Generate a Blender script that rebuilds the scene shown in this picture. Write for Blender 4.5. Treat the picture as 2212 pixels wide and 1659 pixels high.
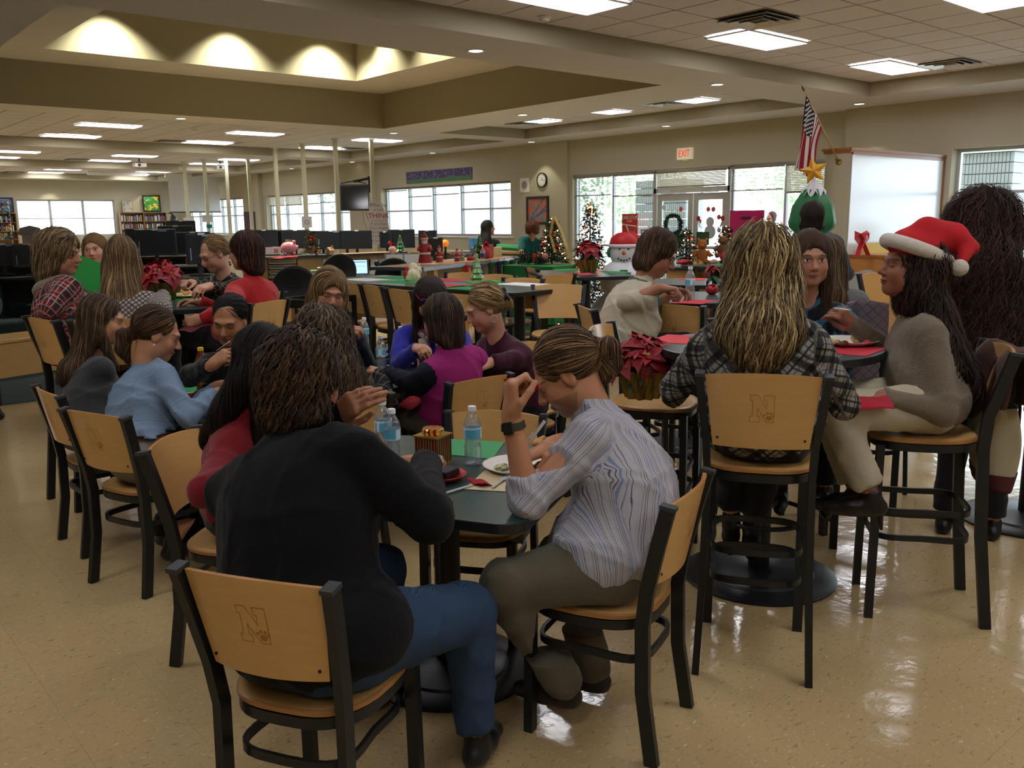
# Banquet lunch in a school library, built object by object.  Units: metres.  X = east, Y = north, Z = up.
import bpy, math, random
import numpy as np
from mathutils import Vector, Matrix, noise as mnoise
for o in list(bpy.data.objects): bpy.data.objects.remove(o)
SC = bpy.context.scene; COL = SC.collection
rnd = random.Random(11); nr = np.random.RandomState(5)
pi = math.pi; rad = math.radians
# ---------------------------------------------------------------- camera
W, H, F = 2212.0, 1659.0, 1912.0
YAW, PIT, ROL = rad(40.51), rad(-10.50), rad(-0.70); HC = 1.62
_f = np.array([math.sin(YAW)*math.cos(PIT), math.cos(YAW)*math.cos(PIT), math.sin(PIT)])
_r = np.array([math.cos(YAW), -math.sin(YAW), 0.0]); _u = np.cross(_r, _f)
_r2 = _r*math.cos(ROL)+_u*math.sin(ROL); _u2 = -_r*math.sin(ROL)+_u*math.cos(ROL)
EYE = np.array([0, 0, HC])
cam = bpy.data.cameras.new('camera'); camo = bpy.data.objects.new('camera', cam); COL.objects.link(camo)
cam.sensor_width = 36; cam.lens = 36*F/W; cam.clip_start = .05; cam.clip_end = 300
M = Matrix(((_r2[0], _u2[0], -_f[0], 0), (_r2[1], _u2[1], -_f[1], 0), (_r2[2], _u2[2], -_f[2], HC), (0, 0, 0, 1)))
camo.matrix_world = M; SC.camera = camo
def ray(x, y): return _r2*(x-W/2) - _u2*(y-H/2) + _f*F
def at(x, y, z): d = ray(x, y); return EYE + d*((z-HC)/d[2])          # point of height z that the photo shows at (x, y)
def PD(x, y, dep): d = ray(x, y); return EYE + d*(dep/F)               # point at that distance from the lens plane
def onX(x, y, X): d = ray(x, y); return EYE + d*(X/d[0])
def onY(x, y, Y): d = ray(x, y); return EYE + d*(Y/d[1])
# ---------------------------------------------------------------- colour, world, exposure
SC.view_settings.view_transform = 'Standard'; SC.view_settings.look = 'None'
SC.view_settings.exposure = EXPOSURE = 0.74; SC.view_settings.gamma = 1; SC.view_settings.use_curve_mapping = False
SC.cycles.use_denoising = True; SC.cycles.max_bounces = 7; SC.cycles.diffuse_bounces = 4; SC.cycles.glossy_bounces = 3
SC.cycles.transmission_bounces = 6; SC.cycles.transparent_max_bounces = 12; SC.cycles.sample_clamp_indirect = 4; SC.cycles.blur_glossy = .5
wd = bpy.data.worlds.new('sky'); SC.world = wd; wd.use_nodes = True
_bg = wd.node_tree.nodes['Background']; _bg.inputs[0].default_value = (.80, .90, 1, 1); _bg.inputs[1].default_value = SKY = 4.8
# ---------------------------------------------------------------- node helper, materials
def lin(c):
    if isinstance(c, str): c = tuple(int(c[i:i+2], 16)/255 for i in (0, 2, 4))
    return tuple((x/12.92 if x <= .04045 else ((x+.055)/1.055)**2.4) for x in c[:3]) + (1,)
MATS = {}
class NT:
    def __init__(s, name):
        s.m = bpy.data.materials.new(name); s.m.use_nodes = True; s.t = s.m.node_tree; s.t.nodes.clear()
        s.out = s.n('ShaderNodeOutputMaterial'); s.b = s.n('ShaderNodeBsdfPrincipled'); s.l(s.b.outputs[0], s.out.inputs[0])
    def n(s, ty, **k):
        nd = s.t.nodes.new(ty)
        for a, b in k.items(): setattr(nd, a, b)
        return nd
    def l(s, a, b): s.t.links.new(a, b)
    def val(s, sock, v):
        if hasattr(v, 'is_output'): s.l(v, sock)
        elif v is not None: sock.default_value = v
    def math(s, op, a, b=None, c=None, clamp=False):
        nd = s.n('ShaderNodeMath', operation=op, use_clamp=clamp)
        for i, v in enumerate((a, b, c)): s.val(nd.inputs[i], v)
        return nd.outputs[0]
    def mix(s, f, a, b, mode='MIX'):
        nd = s.n('ShaderNodeMix', data_type='RGBA', blend_type=mode)
        s.val(nd.inputs[0], f); s.val(nd.inputs[6], a); s.val(nd.inputs[7], b); return nd.outputs[2]
    def coord(s, scale=(1, 1, 1), rot=(0, 0, 0), src='Object', loc=(0, 0, 0)):
        tc = s.n('ShaderNodeTexCoord'); mp = s.n('ShaderNodeMapping')
        s.l(tc.outputs[src], mp.inputs[0]); mp.inputs['Scale'].default_value = scale; mp.inputs['Rotation'].default_value = rot
        mp.inputs['Location'].default_value = loc; return mp.outputs[0]
    def noise(s, vec, scale, detail=3, rough=.5, dist=0):
        nd = s.n('ShaderNodeTexNoise'); s.l(vec, nd.inputs['Vector'])
        nd.inputs['Scale'].default_value = scale; nd.inputs['Detail'].default_value = detail
        nd.inputs['Roughness'].default_value = rough; nd.inputs['Distortion'].default_value = dist; return nd.outputs[0]
    def ramp(s, f, stops, interp='LINEAR'):
        nd = s.n('ShaderNodeValToRGB'); nd.color_ramp.interpolation = interp; e = nd.color_ramp.elements
        while len(e) > 1: e.remove(e[-1])
        e[0].position = stops[0][0]; e[0].color = stops[0][1]
        for p, c in stops[1:]: x = e.new(p); x.color = c
        s.l(f, nd.inputs[0]); return nd.outputs[0]
    def wave(s, vec, scale, axis='X', dist=0, ty='BANDS', ds=1):
        nd = s.n('ShaderNodeTexWave', wave_type=ty, bands_direction=axis); s.l(vec, nd.inputs[0])
        nd.inputs['Scale'].default_value = scale; nd.inputs['Distortion'].default_value = dist; nd.inputs['Detail Scale'].default_value = ds
        return nd.outputs[1]
    def bump(s, h, strength=.3, dist=.01):
        nd = s.n('ShaderNodeBump'); nd.inputs['Strength'].default_value = strength; nd.inputs['Distance'].default_value = dist
        s.l(h, nd.inputs['Height']); s.l(nd.outputs[0], s.b.inputs['Normal']); return nd.outputs[0]
    def sep(s, v): nd = s.n('ShaderNodeSeparateXYZ'); s.l(v, nd.inputs[0]); return nd.outputs
    def attr(s, name): nd = s.n('ShaderNodeAttribute', attribute_name=name); return nd
    def set(s, col=None, rough=.5, metal=0, spec=.5, **k):
        if col is not None: s.val(s.b.inputs['Base Color'], col)
        s.val(s.b.inputs['Roughness'], rough); s.val(s.b.inputs['Metallic'], metal); s.b.inputs['Specular IOR Level'].default_value = spec
        for a, b in k.items(): s.val(s.b.inputs[a.replace('_', ' ')], b)
        return s.m
def mat(name, c, rough=.6, metal=0, spec=.4, var=.08, vs=8, bump=0, bs=60, emit=0, **k):
    """plain surface with slight procedural variation"""
    if name in MATS: return MATS[name]
    n = NT(name); c = lin(c); v = n.coord()
    a = tuple(x*(1-var) for x in c[:3])+(1,); b = tuple(min(1, x*(1+var)) for x in c[:3])+(1,)
    col = n.mix(n.noise(v, vs), a, b)
    n.set(col, rough, metal, spec, **k)
    if bump: n.bump(n.noise(v, bs, 4), bump, .005)
    if emit: n.val(n.b.inputs['Emission Color'], c); n.b.inputs['Emission Strength'].default_value = emit
    MATS[name] = n.m; return n.m
def wood(name, c1, c2, rough=.35, scale=(2, 2, 14), bump=.03):
    if name in MATS: return MATS[name]
    n = NT(name); v = n.coord(scale); f = n.noise(v, 3, 5, .6, 1.2)
    n.set(n.mix(f, lin(c1), lin(c2)), rough, 0, .4); n.bump(f, bump, .003); MATS[name] = n.m; return n.m
# ---------------------------------------------------------------- mesh builder
class MB:
    def __init__(s): s.v = []; s.f = []; s.m = []
    def add(s, vs, fs, mi=0):
        o = len(s.v); s.v += [tuple(map(float, p)) for p in vs]; s.f += [tuple(i+o for i in f) for f in fs]; s.m += [mi]*len(fs); return s
    def box(s, c, d, rz=0, R=None, mi=0):
        x, y, z = d[0]/2, d[1]/2, d[2]/2
        P = [(-x, -y, -z), (x, -y, -z), (x, y, -z), (-x, y, -z), (-x, -y, z), (x, -y, z), (x, y, z), (-x, y, z)]
        if R is None and rz: R = Matrix.Rotation(rz, 3, 'Z')
        P = [(R @ Vector(p) if R is not None else Vector(p)) + Vector(c) for p in P]
        return s.add(P, [(0, 3, 2, 1), (4, 5, 6, 7), (0, 1, 5, 4), (1, 2, 6, 5), (2, 3, 7, 6), (3, 0, 4, 7)], mi)
    def b2(s, a, b, mi=0):  # box by two corners
        return s.box([(a[i]+b[i])/2 for i in range(3)], [abs(b[i]-a[i]) for i in range(3)], mi=mi)
    def prism(s, pts, z0, z1, mi=0, mside=None):
        n = len(pts); ar = sum(pts[i][0]*pts[(i+1) % n][1]-pts[(i+1) % n][0]*pts[i][1] for i in range(n))
        if ar < 0: pts = pts[::-1]
        vs = [(p[0], p[1], z0) for p in pts]+[(p[0], p[1], z1) for p in pts]
        s.add(vs, [tuple(range(n-1, -1, -1)), tuple(range(n, 2*n))], mi)
        o = len(s.v)-2*n
        for i in range(n): s.f.append((o+i, o+(i+1) % n, o+n+(i+1) % n, o+n+i)); s.m.append(mi if mside is None else mside)
        return s
    def lathe(s, prof, n=16, c=(0, 0, 0), ax=None, mi=0, sx=1, sy=1):
        vs = []; fs = []; k = len(prof)
        for r, z in prof:
            for i in range(n): a = 2*pi*i/n; vs.append(Vector((r*math.cos(a)*sx, r*math.sin(a)*sy, z)))
        for j in range(k-1):
            for i in range(n): fs.append((j*n+i, j*n+(i+1) % n, (j+1)*n+(i+1) % n, (j+1)*n+i))
        fs += [tuple(range(n-1, -1, -1)), tuple((k-1)*n+i for i in range(n))]
        if ax is not None:
            q = Vector((0, 0, 1)).rotation_difference(Vector(ax)).to_matrix(); vs = [q @ v for v in vs]
        return s.add([v+Vector(c) for v in vs], fs, mi)
    def tube(s, pts, r, n=8, mi=0, closed=False, flat=None, cap=True):
        """round (or, with flat=(w,d), rectangular) section swept along pts"""
        P = [Vector(p) for p in pts]; k = len(P); R = r if hasattr(r, '__len__') else [r]*k
        T = [((P[(i+1) % k]-P[i-1]) if closed else (P[min(i+1, k-1)]-P[max(i-1, 0)])).normalized() for i in range(k)]
        up = Vector((0, 0, 1)) if abs(T[0].z) < .9 else Vector((0, 1, 0))
        u = (up - T[0]*up.dot(T[0])).normalized(); vs = []; fs = []
        for i in range(k):
            u = (u - T[i]*u.dot(T[i])).normalized(); w = T[i].cross(u)
            if flat:
                for a, b in ((-1, -1), (1, -1), (1, 1), (-1, 1)): vs.append(P[i]+w*(a*flat[0]/2)+u*(b*flat[1]/2))
            else:
                for j in range(n): a = 2*pi*j/n; vs.append(P[i]+(w*math.cos(a)+u*math.sin(a))*R[i])
        m = 4 if flat else n
        for i in range(k if closed else k-1):
            for j in range(m): a = i*m; b = ((i+1) % k)*m; fs.append((a+j, a+(j+1) % m, b+(j+1) % m, b+j))
        if not closed and cap: fs += [tuple(range(m-1, -1, -1)), tuple((k-1)*m+j for j in range(m))]
        return s.add(vs, fs, mi)
    def ball(s, c, r, n=12, m=8, mi=0, R=None):
        r = r if hasattr(r, '__len__') else (r, r, r); vs = [Vector((0, 0, -r[2]))]
        for j in range(1, m):
            a = -pi/2+pi*j/m
            for i in range(n): b = 2*pi*i/n; vs.append(Vector((r[0]*math.cos(a)*math.cos(b), r[1]*math.cos(a)*math.sin(b), r[2]*math.sin(a))))
        vs.append(Vector((0, 0, r[2]))); fs = [(0, 1+(i+1) % n, 1+i) for i in range(n)]
        for j in range(m-2):
            for i in range(n): a = 1+j*n; fs.append((a+i, a+(i+1) % n, a+n+(i+1) % n, a+n+i))
        t = len(vs)-1; a = 1+(m-2)*n; fs += [(a+i, a+(i+1) % n, t) for i in range(n)]
        if R is not None: vs = [R @ v for v in vs]
        return s.add([v+Vector(c) for v in vs], fs, mi)
    def grid(s, fn, nu, nv, mi=0, closed_u=False):
        vs = [fn(i/(nu if closed_u else nu-1), j/(nv-1)) for j in range(nv) for i in range(nu)]; fs = []
        for j in range(nv-1):
            for i in range(nu if closed_u else nu-1): fs.append((j*nu+i, j*nu+(i+1) % nu, (j+1)*nu+(i+1) % nu, (j+1)*nu+i))
        return s.add(vs, fs, mi)
    def mesh(s, name, mats, smooth=None):
        me = bpy.data.meshes.new(name); me.from_pydata(s.v, [], s.f); mats = mats if isinstance(mats, (list, tuple)) else [mats]
        for m in mats: me.materials.append(m)
        if len(mats) > 1: me.polygons.foreach_set('material_index', s.m)
        if smooth:
            me.polygons.foreach_set('use_smooth', [True]*len(me.polygons))
            if smooth is not True: me.set_sharp_from_angle(angle=rad(smooth))
        me.update(); return me
def link(o, parent=None, loc=None, rz=None):
    COL.objects.link(o)
    if parent is not None: o.parent = parent
    if loc is not None: o.location = loc
    if rz is not None: o.rotation_euler = (0, 0, rz)
    return o
def obj(name, mb, mats, parent=None, smooth=None, loc=None, rz=None, label=None, kind=None):
    me = mb if isinstance(mb, bpy.types.Mesh) else mb.mesh(name, mats, smooth)
    o = link(bpy.data.objects.new(name, me), parent, loc, rz)
    if label: o['label'] = label
    if kind: o['kind'] = kind
    return o
def solid(o, th, off=0):
    m = o.modifiers.new('t', 'SOLIDIFY'); m.thickness = th; m.offset = off; return o
def bev(o, w=.004, seg=2):
    m = o.modifiers.new('b', 'BEVEL'); m.width = w; m.segments = seg; m.limit_method = 'ANGLE'; m.angle_limit = rad(40); return o
def thing(name, label, cat, loc=(0, 0, 0), rz=0, group=None):
    o = link(bpy.data.objects.new(name, None), None, loc, rz); o.empty_display_size = .1; return tag(o, label, cat, group)
def tag(o, label, cat, group=None, kind=None):
    o['label'] = label; o['category'] = cat
    if group: o['group'] = group
    if kind: o['kind'] = kind
    return o
KIDS = {}
def kids(o): return [c for c in KIDS.get(o.name, ())]
def note(root):                                   # remember the tree under a prototype once, for cheap copying
    for o in COL.objects:
        if o.parent is not None: KIDS.setdefault(o.parent.name, [])
    def rec(o):
        KIDS[o.name] = [c for c in COL.objects if c.parent is o]
        for c in KIDS[o.name]: rec(c)
    rec(root); return root
def copy_tree(o, parent=None):
    c = o.copy(); COL.objects.link(c)
    if parent is not None: c.parent = parent
    for ch in kids(o): copy_tree(ch, c)
    return c
def dup(proto, label, loc, rz, group=None):
    c = copy_tree(proto); c.location = loc; c.rotation_euler = (0, 0, rz); c['label'] = label
    if group: c['group'] = group
    return c
def rrect(w, d, r, n=5, cx=0, cy=0):
    pts = []
    for sx, sy, a0 in ((1, 1, 0), (-1, 1, 90), (-1, -1, 180), (1, -1, 270)):
        for i in range(n+1): a = rad(a0+90*i/n); pts.append((cx+sx*(w/2-r)+r*math.cos(a), cy+sy*(d/2-r)+r*math.sin(a)))
    return pts
def text(s, size, m, parent=None, loc=(0, 0, 0), rot=(0, 0, 0), th=.0008, name='lettering', align='CENTER', lab=None, sx=1):
    cu = bpy.data.curves.new(name, 'FONT'); cu.body = s; cu.size = size; cu.extrude = th; cu.align_x = align; cu.align_y = 'CENTER'; cu.resolution_u = 2
    o = bpy.data.objects.new(name, cu); COL.objects.link(o); dg = bpy.context.evaluated_depsgraph_get()
    me = bpy.data.meshes.new_from_object(o.evaluated_get(dg)); bpy.data.objects.remove(o); me.materials.clear(); me.materials.append(m)
    o = bpy.data.objects.new(name, me); link(o, parent, loc); o.rotation_euler = rot; o.scale = (sx, 1, 1)
    if lab: o['label'] = lab
    return o
# ---------------------------------------------------------------- lamps and daylight strengths
LENS = 7.5; TRAYW = 330; SCALLOP = 20; S, T = 3.43, 3.65
XE, XX, YN = 14.9, 14.95, 39.8
X0, Y0 = -5.0, -5.0
SPOTS = []
def spot(loc, power, ang=88, blend=.35, col=(1, .96, .72), r=.05, aim=None, nm='lamp'):
    l = bpy.data.lights.new(nm, 'SPOT'); l.energy = power; l.spot_size = rad(ang); l.spot_blend = blend; l.color = col; l.shadow_soft_size = r
    o = bpy.data.objects.new(nm, l); COL.objects.link(o); o.location = loc
    if aim is not None: o.rotation_euler = (Vector(aim)-Vector(loc)).to_track_quat('-Z', 'Y').to_euler()
    return o
def portal(name, c, sx, sy, rot):
    l = bpy.data.lights.new(name, 'AREA'); l.shape = 'RECTANGLE'; l.size = sx; l.size_y = sy; l.cycles.is_portal = True
    o = bpy.data.objects.new(name, l); COL.objects.link(o); o.location = c; o.rotation_euler = rot
portal('window_portal', (15.35, 20.4, 1.9), 1.5, 6.2, (0, rad(90), 0)); portal('window_portal', (15.35, 28.3, 1.9), 1.5, 6.2, (0, rad(90), 0))
portal('window_portal', (15.35, 36.3, 1.9), 1.5, 6.2, (0, rad(90), 0)); portal('window_portal', (15.35, 12.0, 1.3), 2.6, 6.6, (0, rad(90), 0))
portal('window_portal', (15.35, 5.0, 1.8), 1.9, 3.0, (0, rad(90), 0)); portal('window_portal', (10.2, 40.2, 1.9), 3.8, 1.5, (rad(-90), 0, 0))
# ---------------------------------------------------------------- surface materials
m_wall = mat('wall_paint', 'b8b19a', .85, spec=.2, var=.03, vs=2, bump=.03, bs=200)
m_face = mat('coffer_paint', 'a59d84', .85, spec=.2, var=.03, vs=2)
m_soff = mat('soffit_paint', 'd2cdc8', .9, spec=.15, var=.02, vs=1.5)
m_grid = mat('ceiling_grid', '98948c', .6, spec=.3)
m_tile = mat('ceiling_tile', 'd6d0cc', .95, spec=.1, var=.04, vs=30, bump=.15, bs=120)
m_white = mat('white_paint', 'e8e6e0', .5, spec=.4, var=.02)
m_alu = mat('window_aluminium', 'b9bcbf', .45, .35, .5, var=.03)
m_black = mat('black_metal', '17191b', .42, .3, .5, var=.1)
m_dark = mat('dark_plastic', '16181c', .45, spec=.5, var=.1)
m_oak = wood('oak_veneer', 'a9723a', 'c08a4d', .4, (1.5, 1.5, 10))
m_maple = wood('maple_ply', 'c79a5c', 'd6ac6e', .25, (2, 2, 9), .015)
m_ply = wood('plywood_edge', '8a5a2c', 'c48f50', .35, (3, 3, 60), .05)
def glass_mat():
    n = NT('window_glass'); n.t.nodes.remove(n.b); t = n.n('ShaderNodeBsdfTransparent'); g = n.n('ShaderNodeBsdfGlossy'); g.inputs['Roughness'].default_value = .02
    t.inputs[0].default_value = (.93, .97, .97, 1); mx = n.n('ShaderNodeMixShader'); fr = n.n('ShaderNodeFresnel'); fr.inputs[0].default_value = 1.45
    n.l(n.math('MULTIPLY', fr.outputs[0], .8), mx.inputs[0]); n.l(t.outputs[0], mx.inputs[1]); n.l(g.outputs[0], mx.inputs[2]); n.l(mx.outputs[0], n.out.inputs[0]); return n.m
m_glass = glass_mat()
def floor_mat(name, base='c2a57c', tone=0):
    n = NT(name); v = n.coord(src='Object'); ge = n.n('ShaderNodeNewGeometry').outputs['Position']
    c = n.mix(n.noise(ge, 1.3, 4), lin('b39a6c'), lin('c3ab7d')); fl = n.n('ShaderNodeMapping'); n.l(ge, fl.inputs[0]); fl.inputs['Scale'].default_value = (1, 2.2, 1); fl.inputs['Rotation'].default_value = (0, 0, .6)
    sp = n.noise(fl.outputs[0], 34, 4, .6, .8)
    c = n.mix(n.ramp(sp, [(.60, (0, 0, 0, 1)), (.67, (1, 1, 1, 1))]), c, lin('97805f')); sp2 = n.noise(fl.outputs[0], 47, 3, .6, .4)
    c = n.mix(n.ramp(sp2, [(.63, (0, 0, 0, 1)), (.70, (1, 1, 1, 1))]), c, lin('d6c6a6'))
    rg = n.ramp(n.noise(ge, 3.1, 5, .65), [(.3, (.07, .07, .07, 1)), (.7, (.20, .20, .20, 1))])
    n.set(c, rg, 0, .55); n.bump(n.noise(ge, 9, 4, .55), .13, .02); return n.m
m_floor = floor_mat('vinyl_tile')
# ---------------------------------------------------------------- floor: a slab, the nearest tiles as pieces, the rest as one field
fl = obj('floor', MB().box(((X0+XE)/2, (Y0+YN)/2, -.053), (XE-X0+.6, YN-Y0+.6, .10)), mat('tile_joint', 'a88c60', .4), kind='structure')
TS = .3048; tb = MB().prism(rrect(TS-.0005, TS-.0005, .002, 1), -.003, 0).mesh('tile', [m_floor])
def seen(p, mg=120):
    d = np.array(p)-EYE; z = d@_f
    return z > .3 and -mg < W/2+F*(d@_r2)/z < W+mg and -mg < H/2-F*(d@_u2)/z < H+mg
cells = []
for i in range(-17, 50):
    for j in range(-17, 132):
        p = ((i+.5)*TS, (j+.5)*TS, 0)
        if p[0] < XE and p[1] < YN: cells.append((math.hypot(p[0], p[1]), seen(p), p))
near = sorted(c for c in cells if c[1])[:300]; ns = set(c[2] for c in near); rest = MB()
for c in near: obj('tile', tb, None, fl, loc=c[2])
for c in cells:
    if c[2] not in ns: x, y, _ = c[2]; h = TS/2-.0003; rest.add([(x-h, y-h, 0), (x+h, y-h, 0), (x+h, y+h, 0), (x-h, y+h, 0)], [(0, 1, 2, 3)])
obj('tile_field', rest, m_floor, fl, kind='stuff')
# blue-grey carpet area on the left
m_carp = mat('grey_green_carpet', '49555a', .95, spec=.1, var=.15, vs=40, bump=.5, bs=300)
obj('carpet_trim', MB().b2((X0, 9.1, 0), (4.9, 13.2, .012)), m_carp, kind='structure')
# ---------------------------------------------------------------- ceiling built from levels
BAYS = [(X0, Y0, 13.52, 7.23, T), (11.34, 8.35, 13.80, 15.56, T), (-4, 16.3, 13.80, 23.25, T), (-4, 24.4, 13.80, 31.05, T), (-4, 32.2, 13.6, 38.75, T)]
COF = (2.25, 8.35, 9.93, 15.45, 4.09); TRAY = (3.55, 9.45, 8.68, 14.33, 5.0)
def level(x, y):
    for a, b, c, d, z in [TRAY, COF]+BAYS:
        if a < x < c and b < y < d: return z
    return S
xs = sorted({X0, XE+.3}|{v for b in BAYS+[COF, TRAY] for v in (b[0], b[2])}); ys = sorted({Y0, YN+.2}|{v for b in BAYS+[COF, TRAY] for v in (b[1], b[3])})
cm = MB()
def q(vs, mi): cm.add(vs, [(0, 1, 2, 3)], mi)
for i in range(len(xs)-1):
    for j in range(len(ys)-1):
        a, c, b, d = xs[i], xs[i+1], ys[j], ys[j+1]; z = level((a+c)/2, (b+d)/2)
        q([(a, b, z), (a, d, z), (c, d, z), (c, b, z)], 1 if z == T else 0)
        if i < len(xs)-2:
            z2 = level((c+xs[i+2])/2, (b+d)/2)
            if z2 != z: q([(c, b, z), (c, d, z), (c, d, z2), (c, b, z2)], 2)
        if j < len(ys)-2:
            z2 = level((a+c)/2, (d+ys[j+2])/2)
            if z2 != z: q([(a, d, z), (c, d, z), (c, d, z2), (a, d, z2)], 2)
ceil = obj('ceiling', cm, [m_soff, m_grid, m_face], kind='structure')
obj('ceiling_slab', MB().box(((X0+XE)/2, (Y0+YN)/2, 5.3), (22, 47, .1)), m_soff, ceil)
# lights (centres of 4x2 troffers), vents
TRX = [-3.9, -.8, 2.35, 5.48, 8.6, 11.75]
LIGHTS = [(x, 6.02, 1.22, .6) for x in TRX[1:]]+[(x, 3.5, 1.22, .6) for x in TRX[1:]]+[(x, y_, 1.22, .6) for y_ in (.35, -2.5) for x in TRX[1:5]]+[(12.6, 9.75, .6, .6), (12.6, 11.78, .6, .6), (12.6, 13.7, .6, .6)]  # last two troffer rows are out of view, added to brighten the foreground
for y in (19.4, 22.2, 27.7, 30.15, 35.6, 38.05):
    for x in (-.9, 2.25, 5.4, 8.6, 11.85): LIGHTS.append((x, y, 1.22, .6))
VENTS = [(8.0, 5.4), (12.4, 5.37), (12.6, 14.3), (12.45, 10.36), (8.0, 22.3), (7.9, 30.0), (12.9, 22.0), (7.8, 38.1)]
tm = MB().prism(rrect(.598, .598, .004, 1), T-.012, T-.002).mesh('ceiling_tile', [m_tile]); tl = []
for a, b, c, d, z in BAYS:
    nx = int((c-a)/.622); ny = int((d-b)/.62)
    for i in range(nx+1):
        for j in range(ny+1):
            x, y = c-.02-.622*(i+.5), d-.02-.62*(j+.5)
            if x < a or y < b: continue
            if any(l[0]+.05 < x < l[0]+l[2]-.05 and l[1]+.05 < y < l[1]+l[3]-.05 for l in LIGHTS): continue
            if any(abs(v[0]+.3-x) < .12 and abs(v[1]+.3-y) < .12 for v in VENTS): continue
            tl.append((math.hypot(x, y), x, y))
tv = sorted(t for t in tl if seen((t[1], t[2], T)))[:290]; tset = {t[1:] for t in tv}; far = MB()
for t in tv: obj('ceiling_tile', tm, None, ceil, loc=(t[1], t[2], 0))
for t in tl:
    if t[1:] not in tset: far.box((t[1], t[2], T-.007), (.598, .598, .01))
obj('tile_field', far, m_tile, ceil, kind='stuff')
# ---------------------------------------------------------------- troffers, vents, downlights
def emis(name, c, e, rough=.4):
    n = NT(name); n.set(lin(c), rough); n.b.inputs['Emission Color'].default_value = lin(c); n.b.inputs['Emission Strength'].default_value = e; return n.m
m_lens = emis('lit_diffuser', 'f9f8ff', LENS)
m_can = emis('lit_downlight', 'fff8e6', 3.0)
wfr = mat('light_frame', 'dcdcd8', .5)
def troffer(w, d):
    t = thing('ceiling_light', 'x', 'ceiling light'); m = MB(); z = T-.022
    for c, s in (((w/2, .012), (w, .024)), ((w/2, d-.012), (w, .024)), ((.012, d/2), (.024, d)), ((w-.012, d/2), (.024, d))): m.box((c[0], c[1], z-.004), (s[0], s[1], .014))
    obj('frame', m, wfr, t); n = 6
    obj('diffuser', MB().box((w/2, d/2, z), (w-.05, d-.05, .006)), m_lens, t); return note(t)
tp = {1.22: troffer(1.22, .6), .6: troffer(.6, .6)}; used = set()
LROW = {.35: 'unseen row beyond the right edge, added for illumination', -2.5: 'unseen row behind the camera, added to light the foreground', 3.5: 'row nearest the camera at the top right edge', 6.02: 'row just behind the smoke detector', 19.4: 'first row past the lit tray', 22.2: 'second row past the lit tray', 27.7: 'first row past the first far beam', 30.15: 'row before the second far beam', 35.6: 'first row over the far book corner', 38.05: 'row nearest the far bookshelves'}
LCOL = {-3.9: 'far left', -.8: 'left', -.9: 'left', 2.35: 'third from left', 2.25: 'third from left', 5.48: 'left-hand', 5.4: 'left-hand', 8.6: 'middle', 11.75: 'right-hand', 11.85: 'right-hand'}
for x, y, w, d in LIGHTS:
    lab = ('%s long ceiling light, %s' % (LCOL[x], LROW[y])) if w > 1 else {9.75: 'square ceiling light nearest the flag in the window-side bay', 11.78: 'middle square ceiling light of the window-side bay', 13.7: 'square ceiling light farthest from the flag in the window-side bay'}[y]
    if w not in used: o = tp[w]; used.add(w); o.location = (x, y, 0); o['label'] = lab
    else: o = dup(tp[w], lab, (x, y, 0), 0)
    o['group'] = 'recessed fluorescent lights'
m_vent = mat('vent_metal', 'cfcfca', .35, .5, .5); m_hole = mat('vent_dark', '3b3a38', .8)
def vent():
    t = thing('ceiling_vent', 'x', 'air vent'); obj('backing', MB().box((.3, .3, T-.016), (.58, .58, .004)), m_hole, t)
    for k, r in enumerate((.29, .21, .13)):
        m = MB(); z = T-.024-.006*k
        for a, b in (((-r, -r), (r, -r)), ((r, -r), (r, r)), ((r, r), (-r, r)), ((-r, r), (-r, -r))):
            cx, cy = (a[0]+b[0])/2, (a[1]+b[1])/2; L = 2*r+.02; hx = a[1] == b[1]
            R = Matrix.Rotation(rad(35)*(1 if (cy < 0 or cx > 0) else -1), 3, 'X' if hx else 'Y'); m.box((.3+cx, .3+cy, z), (L if hx else .05, .05 if hx else L, .004), R=R)
        obj('slat_ring', m, m_vent, t)
    return note(t)
vp = vent()
VL = ['beside the troffer nearest the top edge', 'right of the right-hand near troffer', 'beside the far square light', 'beside the nearest square light', 'left of the first far beam troffers', 'left of the projector', 'beside the light behind the poles', 'over the far window']
for k, (x, y) in enumerate(VENTS):
    lab = 'square metal ceiling air vent '+VL[k]
    if k == 0: vp.location = (x, y, 0); vp['label'] = lab
    else: dup(vp, lab, (x, y, 0), 0)
def downlight():
    t = thing('downlight', 'x', 'downlight'); obj('trim_ring', MB().lathe([(.10, S-.001), (.115, S-.006), (.105, S-.010), (.09, S-.004)], 20), m_white, t, smooth=True)
    obj('lamp_lens', MB().lathe([(.0895, S-.003), (.05, S-.006), (.001, S-.007)], 20), m_can, t); return note(t)
DL = [(6.3, 7.91, 'in the beam under the near tile ceiling'), (10.51, 7.85, 'in the beam left of the flag top'), (14.23, 7.77, 'above the whiteboard partition'), (10.66, 12.1, 'in the beam left of the square lights'), (14.45, 16.1, 'above the wall clock'), (14.3, 11.9, 'above the exit sign'), (6.07, 15.91, 'left of the far smoke detector'), (10.59, 16.1, 'at the far corner of the coffer'), (14.5, 24.4, 'above the hanging television'), (14.5, 28.4, 'above the far middle windows'), (14.45, 20.1, 'above the purple banner'), (2.14, 8.0, 'above the top left corner of the picture')]
dp = downlight()
for k, (x, y, l) in enumerate(DL):
    lab = 'round recessed downlight '+l
    if k == 0: dp.location = (x, y, 0); dp['label'] = lab
    else: dup(dp, lab, (x, y, 0), 0)
    if x > 14 and y < 18: spot((x, y, S-.03), SCALLOP*(1.6 if y < 8 else 1), 84, .25)
for x in (9.6, 13.4): spot((x, 39.35, S-.03), SCALLOP*1.3, 84, .25)
for x in (4.45, 6.35, 8.0): spot((x, 13.9, 4.97), TRAYW, 104, .75, (1, .97, .76))
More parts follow.
